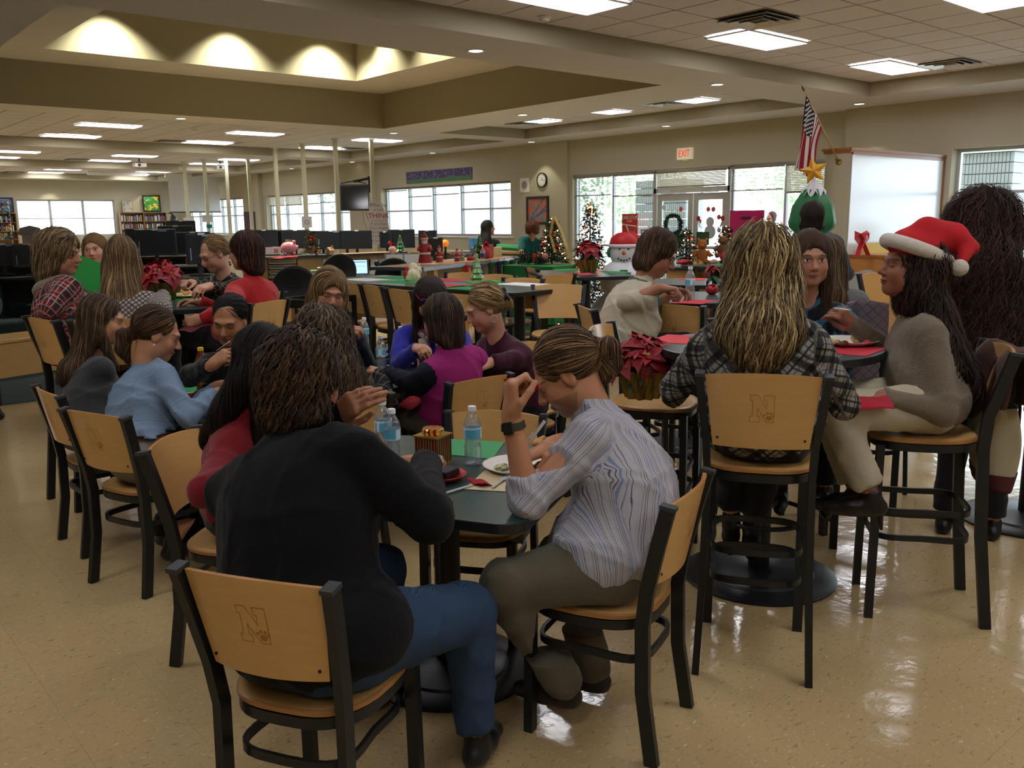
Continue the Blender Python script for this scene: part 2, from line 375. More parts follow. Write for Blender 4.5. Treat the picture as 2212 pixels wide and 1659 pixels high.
for y in (13.4, 11.9, 10.3): spot((8.3, y, 4.97), TRAYW*.5, 100, .7, (1, .97, .76))
def detector(x, y, z, lab):
    o = obj('smoke_detector', MB().lathe([(.072, z), (.072, z-.015), (.05, z-.028), (.045, z-.05), (.001, z-.055)], 20), mat('off_white', 'd8d2c6', .5), smooth=40, loc=(x, y, 0)); tag(o, lab, 'smoke detector')
detector(6.43, 6.95, T-.012, 'small round smoke detector on the near ceiling tiles'); detector(7.66, 19.31, T-.012, 'small round smoke detector past the lit tray')
# ---------------------------------------------------------------- walls
def wallY(name, X, y0, y1, holes, th=.25, z1=S+.3, mt=None, x1=None):
    """wall facing west along Y; holes = (ya, yb, za, zb)"""
    m = MB(); x1 = x1 or X+th; cur = y0
    for ya, yb, za, zb in sorted(holes):
        if ya > cur: m.b2((X, cur, 0), (x1, ya, z1))
        if za > 0: m.b2((X, ya, 0), (x1, yb, za))
        m.b2((X, ya, zb), (x1, yb, z1)); cur = yb
    if cur < y1: m.b2((X, cur, 0), (x1, y1, z1))
    return obj(name, m, mt or m_wall, kind='structure')
W1 = (17.4, 23.46, 1.21, 2.60); W2 = (25.35, 31.35, 1.19, 2.60); W3 = (33.35, 39.3, 1.19, 2.60); WR = (3.4, 6.45, .9, 2.65)
wallY('wall_east', XE, 15.35, YN, [W1, W2, W3], .3)
wallY('wall_exit', XX, 8.3, 15.35, [(8.68, 15.22, 0, 2.63)], .25)
wallY('wall_east_south', 14.78, Y0, 8.3, [WR], .42)
wc = MB()
for a, b in ((23.75, 25.0), (31.6, 33.0)): wc.b2((XE-.16, a, 0), (XE, b, S))
obj('wall_columns', wc, m_wall, kind='structure')
wn = MB(); wn.b2((X0, YN, 0), (8.37, YN+.25, S+.3)); wn.b2((12.09, YN, 0), (XE+.3, YN+.25, S+.3)); wn.b2((8.37, YN, 0), (12.09, YN+.25, 1.19)); wn.b2((8.37, YN, 2.65), (12.09, YN+.25, S+.3)); obj('wall_north', wn, m_wall, kind='structure')
obj('wall_west', MB().b2((X0-.1, Y0, 0), (X0, YN, S+.3)), m_wall, kind='structure'); obj('wall_south', MB().b2((X0, Y0-.1, 0), (XE, Y0, S+.3)), m_wall, kind='structure')
obj('baseboard_east', MB().b2((XE-.012, 15.36, 0), (XE, YN, .1)), mat('vinyl_base', '4a4238', .6), kind='structure')
# window builder along Y
def windowY(n, X, y0, y1, z0, z1, mull, rails, fr=m_alu, fw=.05):
    w = thing('window_%d' % n, 'x', 'window'); del w['label']; del w['category']; w['kind'] = 'structure'
    m = MB(); d = .07
    for y in (y0+fw/2, y1-fw/2): m.b2((X, y-fw/2, z0), (X+d, y+fw/2, z1))
    for z in (z0+fw/2, z1-fw/2): m.b2((X, y0+fw, z-fw/2), (X+d, y1-fw, z+fw/2))
    obj('window_frame', m, fr, w); ys = [y0]+sorted(mull)+[y1]
    for y in mull: obj('mullion', MB().b2((X-.02, y-fw/2, z0+fw), (X+d, y+fw/2, z1-fw)), fr, w)
    for k in range(len(ys)-1):
        a, b = ys[k]+fw/2, ys[k+1]-fw/2; r = rails(k) if callable(rails) else rails
        for z in r: obj('rail', MB().b2((X+.005, a, z-.022), (X+d-.005, b, z+.022)), fr, w)
        zz = [z0]+list(r)+[z1]
        for q_ in range(len(zz)-1): obj('pane', MB().b2((X+.035, a, zz[q_]+.02), (X+.039, b, zz[q_+1]-.02)), m_glass, w)
    return w
windowY(1, XE+.18, 17.4, 23.46, 1.21, 2.60, [22.2, 20.98, 19.67, 18.42], lambda k: [] if k == 2 else [1.92])
windowY(2, XE+.18, 25.35, 31.35, 1.19, 2.60, [30.07, 28.74, 27.51, 26.25], [1.92])
windowY(3, XE+.18, 33.35, 39.3, 1.19, 2.60, [34.6, 35.8, 37.0, 38.2], [1.92])
windowY(4, 15.0, 3.4, 6.45, .9, 2.65, [4.9], [1.96])
obj('trim_1', MB().b2((XE-.05, 17.3, 1.17), (XE+.19, 23.56, 1.21)).b2((XE-.05, 25.25, 1.15), (XE+.19, 31.45, 1.19)).b2((XE-.05, 33.25, 1.15), (XE+.19, 39.4, 1.19)), m_white, kind='structure')
w5 = thing('window_5', 'x', 'w'); del w5['label']; del w5['category']; w5['kind'] = 'structure'
m = MB(); 
for x in (8.40, 12.06): m.b2((x-.03, YN+.1, 1.19), (x+.03, YN+.17, 2.65))
for z in (1.22, 2.62): m.b2((8.43, YN+.1, z-.03), (12.03, YN+.17, z+.03))
obj('window_frame', m, m_alu, w5)
for x in (9.6, 10.85): obj('mullion', MB().b2((x-.05, YN+.09, 1.25), (x+.05, YN+.17, 2.59)), m_alu, w5)
for a, b in ((8.43, 9.55), (9.65, 10.8), (10.9, 12.03)):
    obj('pane', MB().b2((a, YN+.13, 1.25), (b, YN+.134, 1.88)), m_glass, w5); obj('pane', MB().b2((a, YN+.13, 1.92), (b, YN+.134, 2.59)), m_glass, w5); obj('rail', MB().b2((a, YN+.11, 1.88), (b, YN+.16, 1.92)), m_alu, w5)
# storefront with the double door
sf = windowY(6, XX+.09, 12.76, 15.22, 0, 2.63, [13.99], [1.02]); sf2 = windowY(7, XX+.09, 8.68, 10.81, 0, 2.63, [9.58], [1.02])
m_dfr = mat('door_aluminium', 'a9a79e', .45, .3, .5)
obj('trim_2', MB().b2((XX+.02, 10.81, 2.14), (XX+.16, 12.76, 2.24)).b2((XX+.02, 10.81, 2.56), (XX+.16, 12.76, 2.63)).b2((XX+.02, 10.79, 0), (XX+.16, 10.86, 2.6)).b2((XX+.02, 12.70, 0), (XX+.16, 12.78, 2.6)), m_dfr, kind='structure')
obj('pane', MB().b2((XX+.1, 10.87, 2.24), (XX+.104, 12.69, 2.56)), m_glass, sf2)
for n_, (a, b) in enumerate(((11.74, 12.68), (10.88, 11.72))):
    d = thing('door_%d' % (n_+1), 'x', 'x'); del d['label']; del d['category']; d['kind'] = 'structure'; X = XX+.06
    m = MB().b2((X, a, 0.01), (X+.05, a+.12, 2.12)).b2((X, b-.12, 0.01), (X+.05, b, 2.12)).b2((X, a+.12, 0.01), (X+.05, b-.12, .28)).b2((X, a+.12, 1.98), (X+.05, b-.12, 2.12)).b2((X, a+.12, .98), (X+.05, b-.12, 1.04))
    obj('door_frame', m, m_dfr, d); obj('pane', MB().b2((X+.02, a+.12, 1.04), (X+.024, b-.12, 1.98)), m_glass, d); obj('pane', MB().b2((X+.02, a+.12, .28), (X+.024, b-.12, .98)), m_glass, d)
    obj('push_bar', MB().tube([(X-.06, a+.08, 1.03), (X-.06, b-.08, 1.03)], .016), m_alu, d); y = b-.2 if n_ == 0 else a+.2
    obj('door_closer', MB().b2((X-.05, y-.17, 2.14), (X+.0, y+.17, 2.21)).tube([(X-.03, y, 2.13), (X-.25, y+(-.25 if n_ == 0 else .25), 2.12), (X-.01, y+(-.4 if n_ == 0 else .4), 2.11)], .008, 6), m_alu, d)
# blinds: raised slatted blinds with brown bottom rails
m_slat = mat('blind_slat', 'd8d4c6', .6, spec=.3); m_rail = mat('blind_rail', '8a7a62', .5)
def blind(y0, y1, ztop, zbot, X, lab, slat=.028, dense=False):
    t = thing('window_blind', lab, 'blind', (X, y0, 0)); w = y1-y0
    obj('head_rail', MB().b2((0, 0, ztop-.04), (.05, w, ztop)), m_rail, t); n = max(2, int((ztop-.04-zbot)/slat)); m = MB()
    for k in range(n):
        z = zbot+.03+(ztop-.07-zbot)*k/(n-1); m.box((.025, w/2, z), (.03, w-.02, .0015), R=Matrix.Rotation(rad(62 if dense else 12), 3, 'Y'))
    obj('slats', m, m_slat, t, kind='stuff'); obj('bottom_rail', MB().b2((.01, .01, zbot), (.04, w-.01, zbot+.022)), m_rail, t)
    obj('cord', MB().tube([(.02, .08, ztop-.04), (.02, .08, zbot+.02)], .002, 4).tube([(.02, w-.08, ztop-.04), (.02, w-.08, zbot+.02)], .002, 4), m_slat, t)
BX = XE+.10
for a, b, z, l in ((22.25, 23.42, 2.50, 'fully raised blind at the left end of the middle window'), (21.0, 22.18, 2.30, 'raised blind second from left in the middle window'), (19.7, 20.95, 2.33, 'raised blind above the centre pane of the middle window'), (18.45, 19.64, 2.35, 'raised blind fourth from left in the middle window'), (17.44, 18.38, 2.36, 'raised blind at the right end of the middle window')): blind(a, b, 2.60, z, BX, l, .04)
for a, b, z, l, dn in ((30.1, 31.32, 2.22, 'closed upper blind at the left end of the window behind the television', 1), (28.8, 30.03, 2.22, 'closed upper blind second from left behind the poles', 1), (27.55, 28.7, 2.24, 'raised blind in the middle of the window behind the television', 0), (26.3, 27.5, 2.26, 'raised blind left of the hanging television', 0)): blind(a, b, 2.60, z, BX, l, .03 if dn else .05, dn)
for a, b in ((33.4, 34.55), (34.65, 35.75), (35.85, 36.95)): blind(a, b, 2.6, 2.25, BX, 'raised blind in the farthest right-hand window, %s bay' % {33.4: 'nearest', 34.65: 'second', 35.85: 'third'}[a], .05)
for a, b, z, l, dn in ((14.02, 15.18, 2.14, 'half raised blind left of the doors behind the lit tree', 0), (12.8, 13.96, 2.1, 'half raised blind beside the door above the red poster', 0), (10.9, 12.68, 2.245, 'closed blind in the transom above the double doors', 1), (9.6, 10.78, 2.12, 'half raised blind above the pink board', 0), (8.7, 9.55, 2.05, 'closed upper blind behind the flag', 1)): blind(a, b, 2.59, z, XX+.0, l, .03 if dn else .06, dn)
# ---------------------------------------------------------------- outside
m_conc = mat('outside_concrete', 'b9b7ae', .9, var=.1, vs=1); m_blk = mat('ribbed_block', '8a8c8c', .9, var=.12, vs=12); m_leaf = mat('outside_leaf', '9db488', .7, var=.35, vs=3)
obj('ground_outside', MB().b2((15.25, -20, -.12), (60, 70, -.03)).b2((-20, 40.1, -.12), (15.25, 70, -.03)), m_conc, kind='structure')
def pier(x, y0, y1, z1, lab, capz=True):
    t = thing('block_pier', lab, 'pier', (x, y0, 0)); w = y1-y0; k = 0; z = 0
    while z < z1:
        m = MB().b2((.02, 0, z), (.7, w, z+.19)); n = int(w/.065)
        for i in range(n): a = w*i/n+.008; m.b2((0, a, z+.01), (.03, a+w/n-.016, z+.185))
        obj('block_course', m, m_blk, t); z += .2
    if capz: obj('cap', MB().b2((-.05, -.06, z), (.76, w+.06, z+.16)), m_conc, t)
pier(18.2, 14.45, 16.15, 2.6, 'ribbed grey block pier outside the left doors', False); pier(18.6, 6.95, 7.97, 2.7, 'ribbed grey block pier with a cap outside the right window')
def bush(name, lab, c, r, n, seed, cat='tree', th=0):
    rr = np.random.RandomState(seed); m = MB()
    for i in range(n):
        d = rr.normal(size=3); d /= np.linalg.norm(d); p = np.array(c)+d*np.array(r)*rr.uniform(.45, 1)**.5; s_ = rr.uniform(.05, .13); a = rr.normal(size=3); a /= np.linalg.norm(a); b = np.cross(a, d); b /= np.linalg.norm(b)+1e-9
        m.add([p-a*s_, p+b*s_*.5, p+a*s_, p-b*s_*.5], [(0, 1, 2, 3)])
    t = thing(name, lab, cat, (c[0], c[1], 0)); o = obj('foliage', m, m_leaf, t, kind='stuff'); o.matrix_parent_inverse = Matrix.Translation((-c[0], -c[1], 0))
    obj('trunk', MB().tube([(0, 0, 0), (.1, 0, c[2]*.6), (0, .1, c[2]+r[2]*.3)], [.12, .09, .04]), mat('bark', 'a09a8c', .9), t)
bush('tree', 'leafy tree outside beyond the left pane of the doors wall', (24, 21.5, 2.6), (2.2, 2.6, 1.5), 1500, 3); bush('tree', 'leafy tree outside beyond the pink board', (24, 14.0, 2.4), (1.6, 1.6, 1.1), 900, 4)
bush('tree', 'leafy tree outside seen above the double door wall', (29, 18.6, 3.2), (1.8, 1.8, 1.2), 700, 5); bush('tree', 'pale tree outside behind the pole of the far middle window', (26, 50, 3.2), (2.5, 3, 2), 700, 6)
# ---------------------------------------------------------------- cafe chairs and bar stools (local frame: +Y is where the sitter looks)
m_logo = mat('scorched_line', 'a8702f', .6, var=.1); m_frame = mat('chair_frame', '202325', .38, .25, .5, var=.12)
m_glide = mat('leg_glide', '55524c', .5)
NPOLY = [(-.5, -.62), (-.08, -.62), (-.08, -.36), (-.19, -.36), (-.19, .02), (.2, -.62), (.5, -.62), (.5, .62), (.08, .62), (.08, .36), (.19, .36), (.19, .0), (-.18, .62), (-.5, .62), (-.5, .36), (-.39, .36), (-.39, -.36), (-.5, -.36)]
def chair_parts(stool):
    hs = .76 if stool else .46; ht = 1.10 if stool else .82; zb = ht-.255
    seat_p = []
    for k in range(36):
        a = 2*pi*k/36; c, s = math.cos(a), math.sin(a); e = .62
        x = .205*math.copysign(abs(c)**e, c); y = .205*math.copysign(abs(s)**e, s); x *= 1-.12*max(0, -s); seat_p.append((x, y))
    m = MB(); rings = []
    for sc, dz, mi in ((0.0, -.006, 0), (.5, -.006, 0), (.85, -.001, 0), (.97, .001, 0), (1.0, -.004, 1), (1.0, -.015, 1), (.96, -.019, 1), (0.01, -.019, 1)):
        rings.append(([(p[0]*sc, p[1]*sc, hs+dz-(.010*max(0, (p[1]*sc-.15)/.055) if sc > .8 else 0)) for p in seat_p], mi))
    vs = [p for r, _ in rings for p in r]; n = 36
    for j in range(len(rings)-1):
        m.add([], []); 
    m.v = vs; m.f = [(j*n+i, j*n+(i+1) % n, (j+1)*n+(i+1) % n, (j+1)*n+i) for j in range(len(rings)-1) for i in range(n)]
    m.m = [rings[j+1][1] for j in range(len(rings)-1) for i in range(n)]; m.f = [f[::-1] for f in m.f]
    parts = {'seat': (m, [m_maple, m_ply], 50)}
    fr = MB().tube([(p[0]*.93, p[1]*.93-.004, hs-.036) for p in seat_p], 1, closed=True, flat=(.018, .030)); parts['seat_frame'] = (fr, m_frame, 30)
    def rear(s):
        P = []
        K = [(0, .195, -.255), (.5*hs, .180, -.215), (hs-.03, .176, -.198), (hs+.1, .182, -.205), (ht-.12, .197, -.24), (ht, .208, -.272)] if stool else [(0, .185, -.235), (.5*hs, .178, -.20), (hs-.02, .176, -.196), (hs+.1, .184, -.212), (ht-.1, .198, -.25), (ht, .206, -.276)]
        m = MB(); m.tube([(s*x, y, z) for z, x, y in K], 1, flat=(.025, .042)); return m
    parts['rear_leg'] = [(rear(-1), m_frame, 30), (rear(1), m_frame, 30)]
    parts['front_leg'] = [(MB().tube([(s*.175, .178, 0), (s*.172, .172, hs-.03)], 1, flat=(.036, .03)), m_frame, 30) for s in (-1, 1)]
    parts['post_cap'] = [(MB().box((s*.2065, -.277, ht+.003), (.033, .046, .012), R=Matrix.Rotation(rad(8), 3, 'X')), mat('cap_plastic', '33373a', .5), None) for s in (-1, 1)]
    def ring(z, k):
        P = []
        for i in range(28):
            a = 2*pi*i/28; c, s = math.cos(a), math.sin(a); x = .178*math.copysign(abs(c)**.55, c); y = .185*math.copysign(abs(s)**.55, s)-.01
            x *= 1-.16*max(0, 1-abs(s)**.8)*k; P.append((x, y, z))
        return MB().tube(P, 1, closed=True, flat=(.012, .024))
    parts['foot_ring'] = [(ring(.45 if stool else .31, 1), m_frame, 30)]+([(ring(.34, 1), m_frame, 30)] if stool else [])
    # curved back panel
    def pan(u, w, off):
        z = zb+(ht+.012*(1-(2*u-1)**2)-zb)*w; t = (z-zb)/(ht-zb); x = (2*u-1)*(.160+.028*t); yb = -.215-.05*t-.005
        return (x, yb-.030*(1-(2*u-1)**2)+off, z)
    pm = MB(); nu, nv = 15, 5; g = [pan(i/(nu-1), j/(nv-1), -.006) for j in range(nv) for i in range(nu)]+[pan(i/(nu-1), j/(nv-1), .006) for j in range(nv) for i in range(nu)]
    fs = []; mm = []; N = nu*nv
    for j in range(nv-1):
        for i in range(nu-1): a = j*nu+i; fs += [(a, a+1, a+nu+1, a+nu), (N+a, N+a+nu, N+a+nu+1, N+a+1)]; mm += [0, 0]
    for i in range(nu-1): a = (nv-1)*nu+i; fs += [(a, a+1, N+a+1, N+a), (i+1, i, N+i, N+i+1)]; mm += [1, 1]
    for j in range(nv-1): a = j*nu; b = a+nu-1; fs += [(a+nu, a, N+a, N+a+nu), (b, b+nu, N+b+nu, N+b)]; mm += [1, 1]
    pm.v = g; pm.f = fs; pm.m = mm; parts['backrest'] = (pm, [m_maple, m_ply], 50)
    lm = MB(); sc = .078
    def on(px, pz, o=-.0068):
        z = (zb+ht)/2+.012+pz; t = (z-zb)/(ht-zb); hw = .160+.028*t; u = (px/hw+1)/2; return pan(u, (z-zb)/(ht-zb), o)
    for i in range(len(NPOLY)):
        a, b = NPOLY[i], NPOLY[(i+1) % len(NPOLY)]; k = 3
        for j in range(k):
            p, q_ = [on(sc*(a[0]+(b[0]-a[0])*t), sc*(a[1]+(b[1]-a[1])*t)*.95) for t in (j/k, (j+1)/k)]
            p, q_ = Vector(p), Vector(q_); d = (q_-p).normalized(); n_ = Vector((0, -1, .2)).cross(d).normalized()*.0009; lm.add([p-n_, q_-n_, q_+n_, p+n_], [(0, 1, 2, 3)])
    for cx, cz, rx, rz_ in ((.30, -.42, .13, .11), (.12, -.28, .05, .06), (.24, -.20, .05, .07), (.38, -.22, .05, .07), (.48, -.32, .045, .06)):
        P = [on(sc*(cx+rx*math.cos(2*pi*i/12)), sc*(cz+rz_*math.sin(2*pi*i/12))*.95, -.0066) for i in range(12)]; lm.add(P, [tuple(range(12))])
    parts['engraved_letter'] = (lm, m_logo, None)
    parts['bolt'] = []
    for s in (-1, 1): p = pan(.5+s*.44, .12, -.0075); parts['bolt'].append((MB().lathe([(.0045, 0), (.0045, .002), (.001, .0022)], 10, c=p, ax=(0, -1, .15)), m_black, None))
    return parts
def make_chair(stool):
    t = thing('bar_stool' if stool else 'dining_chair', 'x', 'bar stool' if stool else 'chair')
    for nm, v in chair_parts(stool).items():
        for mb, mt, sm in (v if isinstance(v, list) else [v]):
            obj({'rear_leg': 'leg', 'front_leg': 'leg'}.get(nm, nm), mb, mt, t, sm)
    return note(t)
PR = {0: make_chair(False), 1: make_chair(True)}; _u1 = set()
def under(x, y, dep, ang, lean, stool=0, side=0): # post tops of the seat whose sitter's head is at that spot
    a = rad(ang); p = PD(x, y, dep); return p[0]-math.cos(a)*(lean+.274)+math.sin(a)*side, p[1]-math.sin(a)*(lean+.274)-math.cos(a)*side, ang
def chair(stool, bx, by, ang, lab, logo=True):
    """(bx, by) = middle of the two post tops, ang = direction the sitter faces, degrees"""
    a = rad(ang); k = .274; x, y = bx+k*math.cos(a), by+k*math.sin(a); g = ('high' if stool else 'low')+' maple-backed cafe seats'
    if stool not in _u1: o = PR[stool]; _u1.add(stool); o.location = (x, y, 0); o.rotation_euler = (0, 0, a-pi/2); o['label'] = lab; o['group'] = g
    else: o = dup(PR[stool], lab, (x, y, 0), a-pi/2, g)
    return np.array([x, y, 0])
c_fore = chair(0, .787, 1.845, 30, 'low maple-backed chair under the woman in the black fleece, nearest the camera')
c_man = chair(0, 2.06, 1.60, 112, 'low maple-backed chair under the man in the striped shirt')
c_denim = chair(0, 1.053, 4.004, 20, 'low maple-backed chair under the woman in the denim jacket')
c_gray = chair(0, 1.04, 4.72, 2, 'low maple-backed chair behind the denim jacket chair, under the woman in grey')
c_mag = chair(0, 2.776, 3.50, 92, 'low maple-backed chair under the woman in the magenta and navy top')
c_front = chair(0, 2.30, 2.80, 216, 'empty low maple-backed chair across the front table, facing the camera')
c_curly = chair(0, 2.02, 3.50, 88, 'low maple-backed chair under the woman with long curly hair')
c_red = chair(0, 1.135, 3.30, -48, 'low maple-backed chair under the woman in the red cardigan with straight black hair')
c_asian = chair(0, *under(496, 692, 4.42, 232, .28), 'low maple-backed chair under the dark haired woman eating with a white fork')
c_blonde = chair(0, *under(712, 632, 5.12, 256, .16), 'low maple-backed chair under the woman with blonde highlights')
c_blue = chair(0, *under(930, 648, 5.25, 238, .26), 'low maple-backed chair under the woman in cobalt blue with red glasses')
c_maroon = chair(0, *under(1046, 666, 4.92, 178, .22), 'low maple-backed chair under the woman in the maroon blazer')
chair(0, *at(1150, 742, .82)[:2], 222, 'low maple-backed chair with an upright back beside the maroon blazer, facing left')
s_plaid = chair(1, 2.515, 1.658, 34.3, 'bar stool under the woman in the black and grey plaid shirt')
s_santa = chair(1, 3.72, 1.38, 126, 'bar stool under the woman in the red and white fur-trimmed hat')
s_front2 = chair(1, 4.184, 3.417, 15, 'empty bar stool with carved letter, left of the plaid shirt')
s_cream = chair(1, *under(1422, 548, 5.28, -32, .17), 'bar stool under the woman in the cream cardigan')
s_poin = chair(1, *at(1297, 708, 1.10)[:2], -62, 'bar stool holding the foil-wrapped poinsettia behind the striped shirt man')
s_t1 = chair(1, *at(756, 612, 1.10)[:2], -6, 'bar stool, left one of three lined up at the long high table')
s_t2 = chair(1, *at(803, 618, 1.10)[:2], -8, 'bar stool, middle one of three lined up at the long high table')
s_t3 = chair(1, *at(862, 627, 1.10)[:2], -6, 'bar stool, right one of three lined up at the long high table')
chair(1, *at(1002, 591, 1.10)[:2], 200, 'bar stool behind the long high table, left of the green ceramic tree')
chair(1, *at(1074, 595, 1.10)[:2], 198, 'bar stool behind the long high table, right of the green ceramic tree')
chair(1, *at(1130, 603, 1.10)[:2], 195, 'bar stool behind the right end of the long high table')
chair(1, *at(1204, 595, 1.10)[:2], 82, 'bar stool under the back high table with the gold-wrapped poinsettia')
s_b2 = chair(1, *at(1207, 617, 1.10)[:2], 225, 'bar stool between two high tables, turned towards the camera')
chair(1, *at(1148, 580, 1.10)[:2], -25, 'bar stool with a curved edge catching light before the green cloth table')
s_red = chair(1, 2.62, 5.55, 118, 'bar stool under the woman in the bright red sweater')
s_plaidred = chair(1, *at(88, 690, 1.10)[:2], 8, 'bar stool under the woman in the red plaid jacket')
s_blonde = chair(1, *under(264, 556, 5.25, 60, .14), 'bar stool under the woman with long straight blonde hair')
s_glass = chair(1, *under(462, 549, 6.35, 205, .22), 'bar stool under the woman with glasses and a patterned black blouse')
s_smile = chair(1, *under(205, 540, 6.9, -85, .12), 'bar stool under the smiling woman with honey blonde hair')
chair(1, *at(1895, 592, 1.10)[:2], 250, 'bar stool side-on behind the woman in the fur-trimmed hat')
chair(1, *at(1905, 662, 1.10)[:2], 200, 'bar stool with a wide back just behind the tweed blazer')
chair(1, *at(1525, 565, 1.10)[:2], 250, 'bar stool in the far aisle left of the blonde wavy hair')
chair(1, *at(1590, 700, 1.10)[:2], -20, 'bar stool across from the plaid shirt, mostly hidden by it')
# ---------------------------------------------------------------- tables
m_top = mat('green_laminate', '2b4443', .28, spec=.5, var=.12, vs=60); m_edge = mat('table_edge', '14171a', .4, spec=.5)
def table(name, lab, kind, c, size, h, rz=0, base=.34, mt=None):
    t = thing(name, lab, 'table', (c[0], c[1], 0), rad(rz)); th = .034
    if kind == 'round': P = [(size[0]/2*math.cos(2*pi*i/64), size[0]/2*math.sin(2*pi*i/64)) for i in range(64)]
    else: P = rrect(size[0], size[1], .09, 8)
    o = obj('tabletop', MB().prism(P, h-th, h, 0, 1), [mt or m_top, m_edge], t); bev(o, .004, 2)
    for x in ((0,) if size[0] < 1.2 else (-size[0]/2+.36, size[0]/2-.36)):
        obj('column', MB().lathe([(.047, .03), (.047, h-.05)], 20, c=(x, 0, 0)), m_frame, t, 30)
        obj('base_plate', MB().lathe([(base, 0.001), (base+.004, .012), (base-.01, .02), (base*.72, .026), (base*.70, .034), (.08, .044), (.06, .05)], 48, c=(x, 0, 0)), m_frame, t, 30)
        obj('bracket', MB().box((x, 0, h-th-.006), (.5, .06, .012)).box((x, 0, h-th-.006), (.06, .5, .0118)), m_frame, t, kind='stuff')
    return t
TA = (1.773, 2.446); table('dining_table', 'square dark green table in front, set with the striped gift tin', 'sq', TA, (.90, .90), .75, 29, .30)
TD = (1.70, 4.50); table('dining_table', 'dark green low table with the yellow-capped tea bottle', 'sq', TD, (.72, 1.25), .75, 8, .28)
TE = (2.86, 4.28); table('dining_table', 'dark green low table in the middle with two water bottles and a curly haired diner', 'sq', TE, (1.42, .76), .75, -4, .28)
TB = (3.345, 2.19); tb1 = table('bar_table', 'round high table in front of the woman in the fur-trimmed hat', 'round', TB, (.96,), 1.07, 0, .34)
obj('foot_ring', MB().tube([(.22*math.cos(a), .22*math.sin(a), .30) for a in [2*pi*i/32 for i in range(32)]], .011, 8, closed=True), m_frame, tb1, True)
TC = (5.02, 3.95); table('bar_table', 'round high table under the cream cardigan woman\'s plate', 'round', TC, (.98,), 1.07)
TT = np.array([4.72, 6.55, 0]); table('bar_table', 'long rectangular high table with green and red paper mats', 'sq', TT, (2.75, .92), 1.07, 96, .30)
TF = (2.27, 6.30); table('bar_table', 'round high table with the large poinsettia on the left', 'round', TF, (1.02,), 1.07)
TG = at(1250, 590, 1.07); table('bar_table', 'back high table holding the gold-wrapped poinsettia', 'sq', TG, (1.3, .85), 1.07, 60, .3)
TH = at(1500, 610, 1.07); table('bar_table', 'high table behind the water bottle with the red jar poinsettia', 'round', at(1500, 608, 1.07), (.9,), 1.07)
table('bar_table', 'small round high table in the far aisle', 'round', at(1545, 572, 1.07), (.8,), 1.07)
table('bar_table', 'high table under the yellow paper beside the tall curly haired woman', 'sq', at(2260, 695, 1.07), (.9, .9), 1.07, 30)
